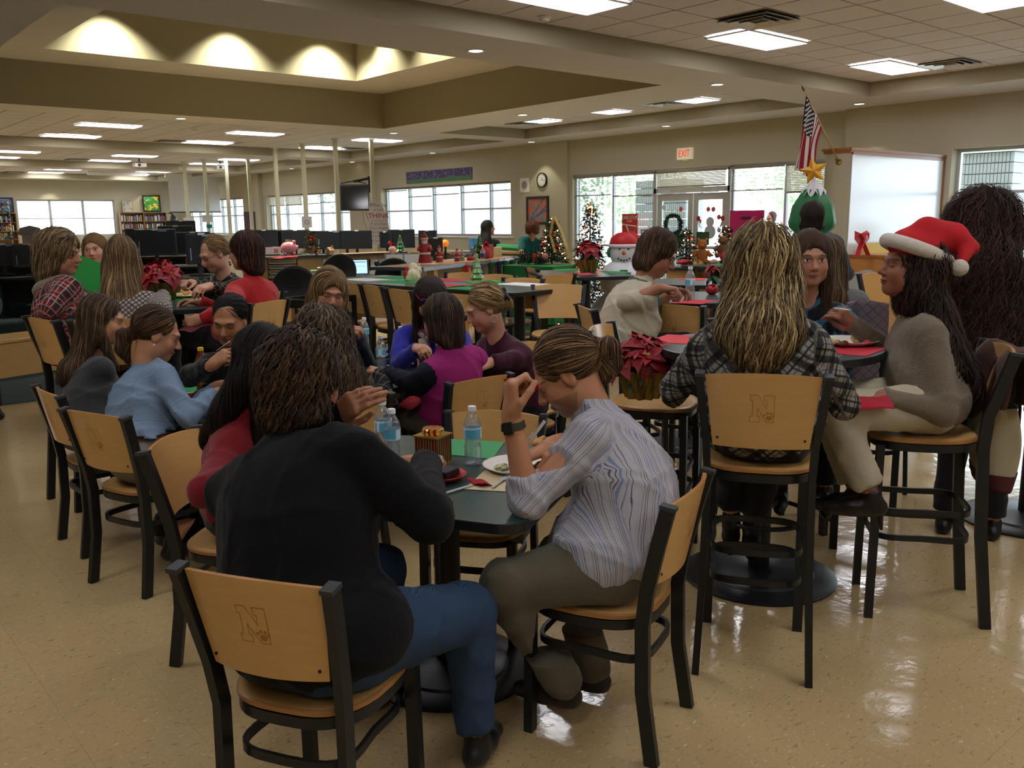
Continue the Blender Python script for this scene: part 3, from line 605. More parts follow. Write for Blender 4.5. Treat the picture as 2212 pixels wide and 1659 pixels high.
# ---------------------------------------------------------------- organic surfaces: smooth unions meshed with surface nets
def nrm(v): v = np.asarray(v, float); return v/(np.linalg.norm(v)+1e-9)
def smin(a, b, k): h = np.clip(.5+.5*(b-a)/k, 0, 1); return b+(a-b)*h-k*h*(1-h)
class Field:
    """smooth union / difference of tapered capsules and ellipsoids"""
    def __init__(s): s.p = []
    def cap(s, a, b, ra, rb=None, k=.03, flat=None, sub=False):
        a, b = np.asarray(a, float), np.asarray(b, float); rb = ra if rb is None else rb; mr = max(ra, rb)
        s.p.append(('c', a, b, ra, rb, k, flat, np.minimum(a, b)-mr, np.maximum(a, b)+mr, sub)); return s
    def ell(s, c, r, R=None, k=.03, sub=False):
        c = np.asarray(c, float); r = np.asarray(r if hasattr(r, '__len__') else (r,)*3, float); R = np.eye(3) if R is None else np.asarray(R)
        e = np.sqrt(((R.T*r)**2).sum(1)); s.p.append(('e', c, r, R, None, k, None, c-e, c+e, sub)); return s
    def plane(s, p, n, k=.004, lo=None, hi=None): s.p.append(('p', np.asarray(p, float), nrm(n), None, None, k, None, lo, hi, True)); return s
    def one(s, q, P):
        if q[0] == 'c':
            a, b, ra, rb, fl = q[1], q[2], q[3], q[4], q[6]; D = P-a; ab = b-a
            if fl is not None: d, f = fl; D = D+(D@d)[..., None]*d*(1/f-1); ab = ab+(ab@d)*d*(1/f-1)
            t = np.clip((D@ab)/(ab@ab+1e-12), 0, 1); return (np.linalg.norm(D-t[..., None]*ab, axis=-1)-(ra+t*(rb-ra)))*(1 if fl is None else (.5+.5*fl[1]))
        if q[0] == 'e': D = (P-q[1])@q[3].T; k0 = np.linalg.norm(D/q[2], axis=-1); k1 = np.linalg.norm(D/q[2]**2, axis=-1)+1e-9; return k0*(k0-1)/k1
        return -((P-q[1])@q[2])
    def ev(s, P, far=.3):
        F_ = np.full(P.shape[:-1], far)
        for q in s.p:
            if q[0] == 'p':
                m = np.ones(P.shape[:-1], bool) if q[7] is None else np.all((P > q[7]) & (P < q[8]), axis=-1)
                F_[m] = -smin(-F_[m], s.one(q, P[m]), q[5]); continue
            d = s.one(q, P); F_ = -smin(-F_, d, q[5]) if q[9] else smin(F_, d, q[5])
        return F_
    def bounds(s): lo = np.min([q[7] for q in s.p if q[0] != 'p' and not q[9]], axis=0); hi = np.max([q[8] for q in s.p if q[0] != 'p' and not q[9]], axis=0); return lo, hi
    def mesh(s, h, disp=None, lo=None, hi=None):
        a, b = s.bounds(); lo = a if lo is None else np.maximum(a, lo); hi = b if hi is None else np.minimum(b, hi)
        mg = 3*h+.01; lo = lo-mg; n = np.ceil((hi+mg-lo)/h).astype(int)+1; far = .08
        G = np.full(n, far); ax = [lo[i]+h*np.arange(n[i]) for i in range(3)]
        for q in s.p:
            e = q[5]+.03; l_, h_ = (q[7], q[8]) if q[7] is not None else (lo, hi+mg)
            i0 = np.clip(((l_-e-lo)/h).astype(int), 0, n-1); i1 = np.clip(np.ceil((h_+e-lo)/h).astype(int)+1, 1, n)
            if (i1 <= i0).any(): continue
            sl = tuple(slice(i0[i], i1[i]) for i in range(3))
            P = np.stack(np.meshgrid(*[ax[i][sl[i]] for i in range(3)], indexing='ij'), -1); d = s.one(q, P); g = G[sl]
            G[sl] = -smin(-g, d, q[5]) if q[9] else smin(g, d, q[5])
        if disp is not None:
            m = np.abs(G) < .03; I = np.argwhere(m); G[m] += disp(lo+I*h)
        return surfnet(G, lo, h)
def surfnet(G, lo, h):
    Sg = G < 0; n = np.array(G.shape)-1
    c = [(i, j, k) for i in (0, 1) for j in (0, 1) for k in (0, 1)]
    cnt = sum(Sg[i:n[0]+i, j:n[1]+j, k:n[2]+k].astype(np.int8) for i, j, k in c); act = (cnt > 0) & (cnt < 8); I = np.argwhere(act)
    if len(I) == 0: return np.zeros((0, 3)), np.zeros((0, 4), int)
    V8 = np.stack([G[I[:, 0]+i, I[:, 1]+j, I[:, 2]+k] for i, j, k in c], 1); acc = np.zeros((len(I), 3)); num = np.zeros(len(I)); C = np.array(c, float)
    for a in range(8):
        for b in range(a+1, 8):
            if np.abs(C[a]-C[b]).sum() == 1:
                va, vb = V8[:, a], V8[:, b]; m = (va < 0) != (vb < 0); t = np.where(m, va/np.where(m, va-vb, 1), 0)
                acc += m[:, None]*(C[a]+t[:, None]*(C[b]-C[a])); num += m
    V = lo+h*(I+acc/num[:, None]); idx = np.full(n, -1); idx[act] = np.arange(len(I)); Q = []
    for ax_ in range(3):
        u, v = (ax_+1) % 3, (ax_+2) % 3; sa = [slice(None)]*3; sb = [slice(None)]*3; sa[ax_] = slice(0, -1); sb[ax_] = slice(1, None)
        A, B = Sg[tuple(sa)], Sg[tuple(sb)]; E = np.argwhere(A != B); E = E[(E[:, u] > 0) & (E[:, v] > 0) & (E[:, u] < n[u]) & (E[:, v] < n[v])]
        if not len(E): continue
        fl = A[tuple(E.T)]; du = np.zeros(3, int); du[u] = 1; dv = np.zeros(3, int); dv[v] = 1
        q_ = np.stack([idx[tuple((E-du-dv).T)], idx[tuple((E-dv).T)], idx[tuple(E.T)], idx[tuple((E-du).T)]], 1); q_[~fl] = q_[~fl][:, ::-1]; Q.append(q_)
    Q = np.concatenate(Q); return V, Q[(Q >= 0).all(1)]
def npmesh(name, V, Fc, mats, smooth=True, attrs=None):
    me = bpy.data.meshes.new(name); nf = len(Fc); k = Fc.shape[1]
    me.vertices.add(len(V)); me.vertices.foreach_set('co', V.astype(np.float32).ravel()); me.loops.add(nf*k); me.loops.foreach_set('vertex_index', Fc.astype(np.int32).ravel())
    me.polygons.add(nf); me.polygons.foreach_set('loop_start', np.arange(0, nf*k, k, dtype=np.int32)); me.polygons.foreach_set('use_smooth', np.ones(nf, bool)*smooth)
    me.update(calc_edges=True); me.validate()
    for m in (mats if isinstance(mats, (list, tuple)) else [mats]): me.materials.append(m)
    for an, (ty, dat) in (attrs or {}).items():
        a = me.attributes.new(an, ty, 'POINT'); a.data.foreach_set('vector' if ty == 'FLOAT_VECTOR' else 'value', np.asarray(dat, np.float32).ravel())
    return me
def folds(seed, sc, amp):
    r = np.random.RandomState(seed); b = wob(seed, sc, amp*.6); K = r.normal(size=(4, 3)); K /= np.linalg.norm(K, axis=1)[:, None]; ph = r.uniform(0, 6, 4)
    def f(P):
        w = P+.045*np.sin(P[:, [2, 0, 1]]*9+ph[1])+.02*np.sin(P[:, [1, 2, 0]]*21+ph[2]); a = 1-np.abs(np.sin((w@K.T)*sc*.62+ph)); return b(P)-amp*1.5*((a**5).sum(1)-.5)
    return f
def wob(seed, sc, amp, n=7):
    r = np.random.RandomState(seed); K = r.normal(size=(n, 3)); K /= np.linalg.norm(K, axis=1)[:, None]; fq = sc*r.uniform(.6, 1.7, n); ph = r.uniform(0, 6.3, n)
    def f(P): q_ = P+.02*np.sin(P[:, [1, 2, 0]]*23+ph[0]); return amp*(np.sin((q_@K.T)*fq+ph).sum(1))/n*1.6
    return f
# ---------------------------------------------------------------- skin, hair and cloth materials
def skin_mat(tone, lips, brow, eyes='down', beard=None):
    n = NT('skin'); c = lin(tone); at_ = n.attr('hl'); x, y, z = n.sep(at_.outputs['Vector']); ax = n.math('ABSOLUTE', x); fr = n.math('GREATER_THAN', y, .02)
    base = n.mix(n.noise(n.coord(), 25, 3), tuple(v*.9 for v in c[:3])+(1,), tuple(min(1, v*1.08) for v in c[:3])+(1,))
    def el(px, cx, cz, rx, rz, soft=.35, curve=0):
        dx = n.math('DIVIDE', n.math('SUBTRACT', px, cx), rx); zz = n.math('SUBTRACT', z, cz)
        if curve: zz = n.math('ADD', zz, n.math('MULTIPLY', n.math('MULTIPLY', dx, dx), curve))
        dz = n.math('DIVIDE', zz, rz); r2 = n.math('ADD', n.math('MULTIPLY', dx, dx), n.math('MULTIPLY', dz, dz))
        mr = n.n('ShaderNodeMapRange'); n.l(r2, mr.inputs[0]); mr.inputs[1].default_value = 1+soft; mr.inputs[2].default_value = 1-soft; return n.math('MULTIPLY', mr.outputs[0], fr)
    red = tuple(min(1, v*f) for v, f in zip(c[:3], (1.05, .72, .68)))+(1,)
    base = n.mix(n.math('MULTIPLY', el(ax, .038, -.03, .026, .024, .8), .45), base, red); base = n.mix(n.math('MULTIPLY', el(ax, 0, -.027, .016, .014, .8), .45), base, red)
    dk = tuple(v*.62 for v in c[:3])+(1,); base = n.mix(n.math('MULTIPLY', el(ax, .031, .006, .021, .013, .7), .55), base, dk)
    if beard:
        bm_ = n.math('MULTIPLY', n.math('MULTIPLY', n.math('LESS_THAN', n.math('ADD', z, n.math('MULTIPLY', y, -.25)), -.052), n.math('GREATER_THAN', n.math('ADD', y, n.math('MULTIPLY', z, .8)), -.044)), n.math('GREATER_THAN', z, -.104)); base = n.mix(n.math('MULTIPLY', bm_, .45), base, lin(beard))
    base = n.mix(el(ax, 0, -.0605, .0225, .0085, .3), base, lin(lips)); base = n.mix(n.math('MULTIPLY', el(ax, 0, -.0600, .022, .0012, .5), .75), base, (.05, .015, .012, 1))
    base = n.mix(n.math('MULTIPLY', el(ax, .033, .0275, .0195, .0042, .5, .004), .85), base, lin(brow))
    if eyes == 'open':
        base = n.mix(el(ax, .031, .004, .0135, .0052, .25), base, (.55, .53, .5, 1)); base = n.mix(el(ax, .031, .0045, .0055, .0053, .2), base, (.03, .018, .012, 1)); base = n.mix(n.math('MULTIPLY', el(ax, .031, .0098, .015, .0018, .5, .003), .9), base, (.02, .012, .01, 1))
    else: base = n.mix(n.math('MULTIPLY', el(ax, .031, -.0015, .0150, .0022, .5, -.003), .9), base, (.03, .018, .015, 1))
    n.set(base, .48, 0, .35); n.b.inputs['Subsurface Weight'].default_value = .0; n.bump(n.noise(n.coord(), 140, 3), .12, .002); return n.m
def hair_mat(c1, c2, c3=None, rough=.55):
    n = NT('hair'); sv = n.attr('sv').outputs['Fac']; cc = n.coord()
    f = n.math('ADD', n.math('MULTIPLY', sv, .8), n.math('MULTIPLY', n.noise(cc, 18, 2), .35), clamp=True)
    n.set(n.ramp(f, [(.15, lin(c1)), (.62, lin(c2)), (.95, lin(c3 or c2))]), max(.58, rough), 0, .22); n.bump(n.noise(cc, 160, 3, .7), .8, .006); return n.m
def cloth(name, c, rough=.85, bump=.25, bs=220, var=.1, fold=.35, sheen=.15):
    n = NT(name); c = lin(c); v = n.coord(); f = n.noise(v, 9, 4)
    n.set(n.mix(f, tuple(x*(1-var) for x in c[:3])+(1,), tuple(min(1, x*(1+var)) for x in c[:3])+(1,)), rough, 0, .2)
    n.b.inputs['Sheen Weight'].default_value = sheen; h = n.math('ADD', n.math('MULTIPLY', n.noise(v, bs, 2), .12*bump/.25), n.math('MULTIPLY', n.noise(v, 11, 2, .5, 1.5), fold)); n.bump(h, .5, .02); return n.m
def gc(n): return n.sep(n.attr('gc').outputs['Vector'])
def line(n, x, period, width, off=0, soft=.25):   # 1 on thin lines
    t = n.math('PINGPONG', n.math('ADD', x, off), period/2); mr = n.n('ShaderNodeMapRange'); n.l(t, mr.inputs[0]); mr.inputs[1].default_value = width*(1+soft); mr.inputs[2].default_value = width*(1-soft); return mr.outputs[0]
def fabric(name, base, stripes, rough=.85, tint=None, fold=.35, wv=.002, knit=0):
    """stripes: (axis, period, half width, offset, colour, strength) on the garment's own coordinates"""
    n = NT(name); x, y, z = gc(n); v = n.coord(); w1 = n.math('MULTIPLY', n.math('SUBTRACT', n.noise(v, 9, 3), .5), wv*10); ax = {'x': n.math('ADD', x, w1), 'y': n.math('ADD', y, w1)}
    ax['d'] = n.math('MULTIPLY', n.math('ADD', ax['x'], ax['y']), .7071); ax['e'] = n.math('MULTIPLY', n.math('SUBTRACT', ax['x'], ax['y']), .7071)
    c = n.mix(n.noise(v, 7, 3), tuple(q*.9 for q in lin(base)[:3])+(1,), lin(base))
    for a, per, wd, off, co, st in stripes: c = n.mix(n.math('MULTIPLY', line(n, ax[a], per, wd, off), st), c, lin(co))
    n.set(c, rough, 0, .2); h = n.math('ADD', n.math('MULTIPLY', n.noise(v, 200, 2), .12), n.math('MULTIPLY', n.noise(v, 11, 2, .5, 1.5), fold)); n.bump(h, .5, .02); return n.m
# ---------------------------------------------------------------- people
Z = np.array([0, 0, 1.])
def basis(f, u): f = nrm(f); r = nrm(np.cross(f, u)); return r, f, np.cross(r, f)
def ik(a, t, l1, l2, pole):
    d = t-a; L = np.linalg.norm(d); d = nrm(d)
    if L > (l1+l2)*.995: L = (l1+l2)*.995; t = a+d*L
    c = (l1*l1+L*L-l2*l2)/(2*L); h = math.sqrt(max(0, l1*l1-c*c)); p = nrm(pole-d*np.dot(pole, d)); return a+d*c+p*h, t
def hand_field(w, fd, nb, side, curl=.5, s=1, pinch=0, spread=.12):
    """w wrist, fd finger direction, nb back-of-hand normal, side +1 = thumb on +x of (fd x nb)"""
    fd = nrm(fd); nb = nrm(nb-fd*np.dot(nb, fd)); x = np.cross(fd, nb)*side; L = lambda a, b, c: w+(x*a+fd*b+nb*c)*s
    H_ = Field(); H_.cap(L(-.004, -.02, 0), L(0, .02, 0), .024*s, .026*s, k=.01)
    spec = [(.027, .090, .040, .026, .021, .0088), (.009, .094, .045, .029, .022, .009), (-.009, .089, .041, .027, .021, .0086), (-.026, .080, .032, .021, .019, .0078)]
    for i, (kx, ky, a, b, c, r) in enumerate(spec):
        kp = L(kx, ky, .004); H_.cap(L(kx*.6, .02, 0), kp, .0175*s, .0125*s, k=.012)
        cu = curl*(1+.12*i)*(.75 if (pinch and i == 0) else 1); an = cu*.9; p = kp; dx = (kx*spread*6)
        for j, (ln, rr) in enumerate(((a, r), (b, r*.92), (c, r*.82))):
            d = nrm(fd*math.cos(an)-nb*math.sin(an)+x*dx*.5); q_ = p+d*ln*s; H_.cap(p, q_, rr*s, rr*.93*s, k=.004); p = q_; an += cu*(1.15 if j == 0 else .8)
    p0 = L(.022, .018, -.004); p1 = L(.044, .045, -.014); p2 = L(.046-.012*pinch, .075, -.022-.012*curl); p3 = L(.040-.020*pinch, .098, -.03-.02*curl)
    H_.cap(p0, p1, .015*s, .0115*s, k=.012); H_.cap(p1, p2, .0115*s, .0098*s, k=.004); H_.cap(p2, p3, .0098*s, .008*s, k=.004); return H_
def head_field(C, hr, hf, hu, s, jaw=1.0, nose=1.0):
    R = np.array([hr, hf, hu]); L = lambda x, y, z: C+(hr*x+hf*y+hu*z)*s; H_ = Field(); e = lambda c, r, k=.02, sub=False: H_.ell(L(*c), np.array(r)*s, R, k, sub)
    e((0, -.016, .026), (.075, .094, .089)); e((0, .028, -.034), (.060*jaw, .064, .080), .03); e((0, .064, -.092), (.024*jaw, .022, .019), .03)
    for q_ in (-1, 1):
        e((q_*.036, .054, -.03), (.028, .027, .03), .02); e((q_*.045*jaw, .012, -.066), (.024, .035, .03), .03)
    e((0, .079, .024), (.050, .016, .012), .02); 
    for q_ in (-1, 1): e((q_*.031, .096, .003), (.017, .013, .011), .012, True)
    for q_ in (-1, 1): e((q_*.031, .0745, .003), (.0150, .0125, .0115), .004)
    H_.cap(L(0, .086, .006), L(0, .108*(.9+.1*nose), -.026), .0075*s, .0118*s*nose, k=.008)
    for q_ in (-1, 1): e((q_*.0105, .0985, -.0315), (.0085, .0095, .0075), .005)
    e((0, .0875, -.0555), (.0215, .0125, .0058), .004); e((0, .0855, -.0660), (.0185, .0125, .0065), .004)
    for q_ in (-1, 1):
        e((q_*.0755, -.006, -.004), (.0085, .019, .031), .006); e((q_*.0835, -.003, .002), (.0055, .0105, .017), .004, True)
    return H_, L
HAIRF = {}
def strands(hf_, V, flow, num, L, r, seed, curl=0, cfreq=40, steps=12, lift=.004, free=.0, ymin=None, avoid=None):
    """tapering locks traced over the hair volume; flow(P) = direction they are combed"""
    g = np.random.RandomState(seed); P = V[g.randint(0, len(V), num)].copy(); n0 = num; eps = .004
    def grad(P): return np.stack([hf_.ev(P+d)-hf_.ev(P-d) for d in np.eye(3)*eps], -1)/(2*eps)
    off = g.uniform(-.5, 1, num)*lift; step = L*g.uniform(.6, 1.15, num)/steps; ph = g.uniform(0, 6.3, num); fq = cfreq*g.uniform(.75, 1.25, num); pts = []; nn = []
    for i in range(steps+1):
        G_ = grad(P); gn = G_/(np.linalg.norm(G_, axis=1)[:, None]+1e-9); d = hf_.ev(P); out = 1 if free == 0 else np.clip(1-free*(i/steps), 0, 1)
        P = P-gn*((d-off)*.9*out)[:, None]
        if avoid is not None:
            da = avoid.ev(P); m = da < .004
            if m.any(): ga = np.stack([avoid.ev(P[m]+q_)-avoid.ev(P[m]-q_) for q_ in np.eye(3)*eps], -1); ga /= np.linalg.norm(ga, axis=1)[:, None]+1e-9; P[m] += ga*(.005-da[m])[:, None]
        pts.append(P.copy()); nn.append(gn); v = flow(P); v = v-gn*(v*gn).sum(1)[:, None]; v /= np.linalg.norm(v, axis=1)[:, None]+1e-9; P = P+v*step[:, None]
    P = np.stack(pts, 1); N = np.stack(nn, 1); T_ = np.gradient(P, axis=1); T_ /= np.linalg.norm(T_, axis=2)[..., None]+1e-9; B = np.cross(T_, N); B /= np.linalg.norm(B, axis=2)[..., None]+1e-9; N = np.cross(B, T_)
    sl = np.linspace(0, 1, steps+1)
    if curl:
        a = ph[:, None]+fq[:, None]*(step*steps)[:, None]*sl[None]; am = curl*g.uniform(.5, 1.3, num)[:, None]*np.minimum(1, .3+sl*1.5)[None]
        P = P+B*(np.sin(a)*am)[..., None]+N*(np.cos(a)*am*.6+am*.3)[..., None]
    num_ = num; R_ = r*.95*g.uniform(.6, 1.3, num)[:, None]*np.clip(np.minimum(.35+sl*4, 1.05-sl**2), .08, 1)[None]; k = 2; m = steps+1
    vs = np.stack([P+B*(q_*1.0)*R_[..., None] for q_ in (-1, 1)], 2).reshape(-1, 3); base = (np.arange(num)*m*k)[:, None, None]; i_ = (np.arange(steps)*k)[None, :, None]; j = np.arange(1)[None, None, :]
    a = base+i_+j; b = base+i_+j+1; fc = np.stack([a, b, b+k, a+k], -1).reshape(-1, 4); sv = np.repeat(g.uniform(0, 1, num), m*k); return vs, fc, sv
def merge(parts): 
    V = []; Fc = []; Sv = []; o = 0
    for v, f, s_ in parts: V.append(v); Fc.append(f+o); Sv.append(s_); o += len(v)
    return np.concatenate(V), np.concatenate(Fc), np.concatenate(Sv)
PEOPLE = {}
def person(lab, pel, fwd, head, look, s=1.0, w=1.0, seat=None, stand=False, res=.012, skin=('b98767', '9c4f46', '3a2a1e'), eyes='down', beard=None,
           hands=None, elb=None, hd=None, curl=.6, pinch=0, top=None, sleeve=1.0, hem=-.10, loose=.012, pants=None, plen=.93, feet=None, knees=None, shoe=('1a1a1c', .03), hair=None, bust=1, topn='sweater', pantn='trousers', collar=None, slouch=.0, bare=None, jaw=1, nose=1, group=None, foldamp=.004, extra=None, zfoot=None, nbz=0, heel=0, shw=.168, torso=True):
    pel = np.asarray(pel, float); a = rad(fwd); fw = np.array([math.cos(a), math.sin(a), 0]); rt = np.array([fw[1], -fw[0], 0]); head = np.asarray(head, float)
    ly, lp, lr = look; ly = rad(ly); lp = rad(lp); hf = np.array([math.cos(ly)*math.cos(lp), math.sin(ly)*math.cos(lp), math.sin(lp)]); hr, hf, hu = basis(hf, Z)
    cr_, sr_ = math.cos(rad(lr)), math.sin(rad(lr)); hr, hu = hr*cr_+hu*sr_, hu*cr_-hr*sr_; loc = np.array([pel[0], pel[1], 0])
    t = thing('person', lab, 'person', loc, 0, group)
    nb = head-hu*.10*s-Z*(.105*s-nbz)-fw*.035*s-hf*.015*s; mid = pel*.55+nb*.45-fw*(.02+slouch); cu = nrm(nb-mid); cr, cf, cu = basis(fw-cu*np.dot(fw, cu), cu)
    sh = {q_: nb-cu*.072*s+cr*q_*shw*s*(.5+.5*w) for q_ in (-1, 1)}; l1, l2 = .275*s, .245*s; arms = {}
    hands = hands or {}; elb = elb or {}; hd = hd or {}
    for q_ in (-1, 1):
        tw = hands.get(q_); tw = np.asarray(tw, float) if tw is not None else (pel+fw*.34+rt*q_*.11+Z*.16 if not stand else sh[q_]+fw*.05-Z*.50*s)
        if q_ in elb: e_ = np.asarray(elb[q_], float); wv = tw
        else: e_, wv = ik(sh[q_], tw, l1, l2, -Z*.9-fw*.25+rt*q_*.55)
        arms[q_] = (e_, wv)
    leg = {}
    for q_ in (-1, 1):
        hp = pel+rt*q_*.085*s*(.6+.4*w)
        if stand: kn = hp-Z*.42*s+fw*.02; an = np.array([hp[0]+rt[0]*q_*.02, hp[1]+rt[1]*q_*.02, .085])
        else: kn = pel+fw*.42*s+rt*q_*.10+Z*(.0); an = kn-fw*.03; an[2] = zfoot if zfoot is not None else (.09 if pel[2] < .7 else .38)
        if knees and q_ in knees: kn = np.asarray(knees[q_], float)
        if feet and q_ in feet: an = np.asarray(feet[q_], float)
        leg[q_] = (hp, kn, an)
    ww = w*s; Rb = np.array([cr, cf, cu])
    def torso_prims(Fd, o, arm=1.0):
        Fd.ell(nb-cu*.15*s, np.array([.150*ww+o, .100*ww+o, .150*s+o]), Rb, .05); Fd.cap(nb-cu*.055*s-cr*.12*s*w, nb-cu*.055*s+cr*.12*s*w, .052*s+o, k=.05)
        Fd.ell(mid-cf*.0, np.array([.140*ww+o, .105*ww*(1+.25*max(0, w-1))+o, .17*s+o]), Rb, .07); Fd.ell(pel+Z*.035, np.array([.172*ww+o, .135*ww+o, .125*s+o]), np.array([rt, fw, Z]), .07)
        if bust:
            for q_ in (-1, 1): Fd.ell(nb-cu*.185*s+cf*.085*s*w+cr*q_*.070*s, np.array([.062, .055, .065])*s*bust+o, Rb, .04)
    # ---- garment(s)
    allf = Field(); mats_ = top
    if top is not None:
        g = Field(); torso_prims(g, loose)
        g.cap(nb-cu*.01, nb+(nrm(head-nb))*(.030 if not collar else collar)*s, .062*s+loose*.5, .054*s+loose*.3, k=.03)
        for q_ in (-1, 1):
            e_, wv = arms[q_]; lo_ = min(loose, .013+.3*max(0, w-1.1)*.1); rr = (.92+.08*w)*(1+.35*max(0, w-1.1))
            if sleeve <= .5: e2 = sh[q_]+(e_-sh[q_])*(sleeve*2); g.cap(sh[q_], e2, .046*s*rr+lo_, .043*s*rr+lo_, k=.03)
            else:
                g.cap(sh[q_], e_, .047*s*rr+lo_, .038*s*rr+lo_, k=.03); e3 = e_+(wv-e_)*((sleeve-.5)*2); g.cap(e_, e3, .038*s*rr+lo_, (.034-.004*(sleeve > .9))*s*rr+lo_*.8, k=.02)
                d_ = nrm(wv-e_)
                tm_ = e3-mid; tm_ = tm_-cu*np.dot(tm_, cu)
                if np.linalg.norm(tm_) > .16*ww+.09: g.plane(e3, d_, .004, e3-.065, e3+.065)
        hp_ = pel+Z*hem; g.plane(hp_, -Z if not stand else -Z, .006)
        if seat is not None: g.plane((0, 0, seat+.004), -Z, .004)
        for q_ in g.p: 
            if q_[0] != 'p': allf.p.append(q_)
        wb = folds(len(lab)*37+int(abs(pel[0])*100), 26, foldamp); V, Fc = g.mesh(res, wb)
        # garment coordinates: around / along
        segs = [(mid-cu*.2, nb, .155*w, cf, 0)]+[(sh[q_], arms[q_][0], .055, nrm(np.cross(arms[q_][0]-sh[q_], rt*q_)), 1) for q_ in (-1, 1)]+[(arms[q_][0], arms[q_][1], .045, nrm(np.cross(arms[q_][0]-sh[q_], rt*q_)), 2) for q_ in (-1, 1)]
        segs[2] = segs[2][:4]+(11,); segs[4] = segs[4][:4]+(12,)
        best = np.full(len(V), 9.); GC = np.zeros((len(V), 3))
        for A_, B_, r_, ref, kd in segs:
            ab = B_-A_; tt = ((V-A_)@ab)/(ab@ab); pc = A_+np.clip(tt, 0, 1)[:, None]*ab; d = np.linalg.norm(V-pc, axis=1)-(r_+loose); x1 = nrm(ref-nrm(ab)*np.dot(ref, nrm(ab))); x2 = np.cross(nrm(ab), x1); D = V-pc
            th = np.arctan2(D@x2, -(D@x1)); L_ = np.linalg.norm(ab); m = d < best-(.0 if kd else 0); 
            if kd == 0: X_ = np.where(np.abs(D@cr) > 0, (V-mid)@cr+np.sign((V-mid)@cr)*np.maximum(0, (V-mid)@cf+.02)*.9, 0); Y_ = (V-mid)@cu
            else: X_ = th*r_*1.1; Y_ = tt*L_-(L_ if kd % 10 == 1 else 0)
            GC[m] = np.stack([X_, Y_, np.full(len(V), kd)], 1)[m]; best = np.minimum(best, d)
        obj(topn, npmesh(topn, V-loc, Fc, top, attrs={'gc': ('FLOAT_VECTOR', GC)}), None, t)
    legf = Field()
    if pants is not None:
        g = Field(); o = .010; g.ell(pel+Z*.01, np.array([.168*ww+o-.004, .128*ww+o, .115*s+o]), np.array([rt, fw, Z]), .06)
        for q_ in (-1, 1):
            hp, kn, an = leg[q_]; g.cap(hp, kn, .083*s*w+o, .060*s*(.6+.4*w)+o, k=.05); e3 = kn+(an-kn)*plen; g.cap(kn, e3, .058*s*(.6+.4*w)+o, (.043 if pantn != 'skirt' else .05)*s+o*1.5, k=.02); d_ = nrm(an-kn)
            if plen < 1: g.plane(e3, d_, .004, e3-.09, e3+.09)
        if seat is not None: g.plane((pel[0], pel[1], seat+.003), -Z, .004, np.array([pel[0]-.24, pel[1]-.24, seat-.15]), np.array([pel[0]+.24, pel[1]+.24, seat+.1]))
        V, Fc = g.mesh(max(res, .0135), folds(3+len(lab), 22, .005))
        A_, B_, _c = leg[1]; GC = np.stack([(V-pel)@rt, V[:, 2], V[:, 2]*0], 1); obj(pantn, npmesh(pantn, V-loc, Fc, pants, attrs={'gc': ('FLOAT_VECTOR', GC)}), None, t)
    # ---- body: head, neck, trunk, limbs and hands in one mesh
    Hf, L = head_field(head, hr, hf, hu, s, jaw, nose); Hf.cap(L(0, -.022, -.05), nb+cf*.01, .052*s, .056*s, k=.03); Hf.cap(nb-cu*.05-cr*.07, nb-cu*.05+cr*.07, .045*s, k=.04)
    V1, F1 = Hf.mesh(max(.006, res*.6)); D = (V1-head)/s; HL = np.stack([D@hr, D@hf, D@hu], 1); HL[(D@hu) < -.13] = (0, -9, 0); parts = [(V1, F1, HL)]
    bd = Field()
    for q_ in (-1, 1):
        e_, wv = arms[q_]; bd.cap(sh[q_], e_, .043*s, .036*s, k=.03); bd.cap(e_, wv, .037*s*(.9+.1*w), .026*s, k=.015); hp, kn, an = leg[q_]; bd.cap(hp, kn, .078*s, .056*s, k=.04); bd.cap(kn, kn+(an-kn)*.35, .055*s, .055*s, k=.03); bd.cap(kn+(an-kn)*.3, an, .053*s, .034*s, k=.02)
    bd.ell(nb-cu*.15*s, np.array([.13*ww, .085*ww, .14*s]), Rb, .05); bd.ell(mid, np.array([.125*ww, .088*ww, .17*s]), Rb, .07); bd.ell(pel+Z*.03, np.array([.155*ww, .115*ww, .10*s]), np.array([rt, fw, Z]), .07)
    if seat is not None: bd.plane((pel[0], pel[1], seat+.006), -Z, .004, np.array([pel[0]-.24, pel[1]-.24, seat-.15]), np.array([pel[0]+.24, pel[1]+.24, seat+.1]))
    V2, F2 = bd.mesh(.014 if sleeve < .9 else .024); parts.append((V2, F2, np.tile([0., -9, 0], (len(V2), 1))))
    for q_ in (-1, 1):
        e_, wv = arms[q_]; h_ = hd.get(q_, {}); fd = h_.get('f', nrm(wv-e_)*.6+fw*.5-Z*.25); nn_ = h_.get('n', Z*.9+rt*q_*.4)
        hh = hand_field(wv, np.asarray(fd, float), np.asarray(nn_, float), -q_*h_.get('flip', 1), h_.get('curl', curl), s*.97, h_.get('pinch', pinch)); hh.cap(wv-nrm(wv-e_)*.05, wv, .028*s, .025*s, k=.01)
        V3, F3 = hh.mesh(.0045 if res < .011 else .0065); parts.append((V3, F3, np.tile([0., -9, 0], (len(V3), 1))))
    Vb, Fb, Hb = merge(parts); obj('body', npmesh('body', Vb-loc, Fb, skin_mat(*skin, eyes=eyes, beard=beard), attrs={'hl': ('FLOAT_VECTOR', Hb)}), None, t)
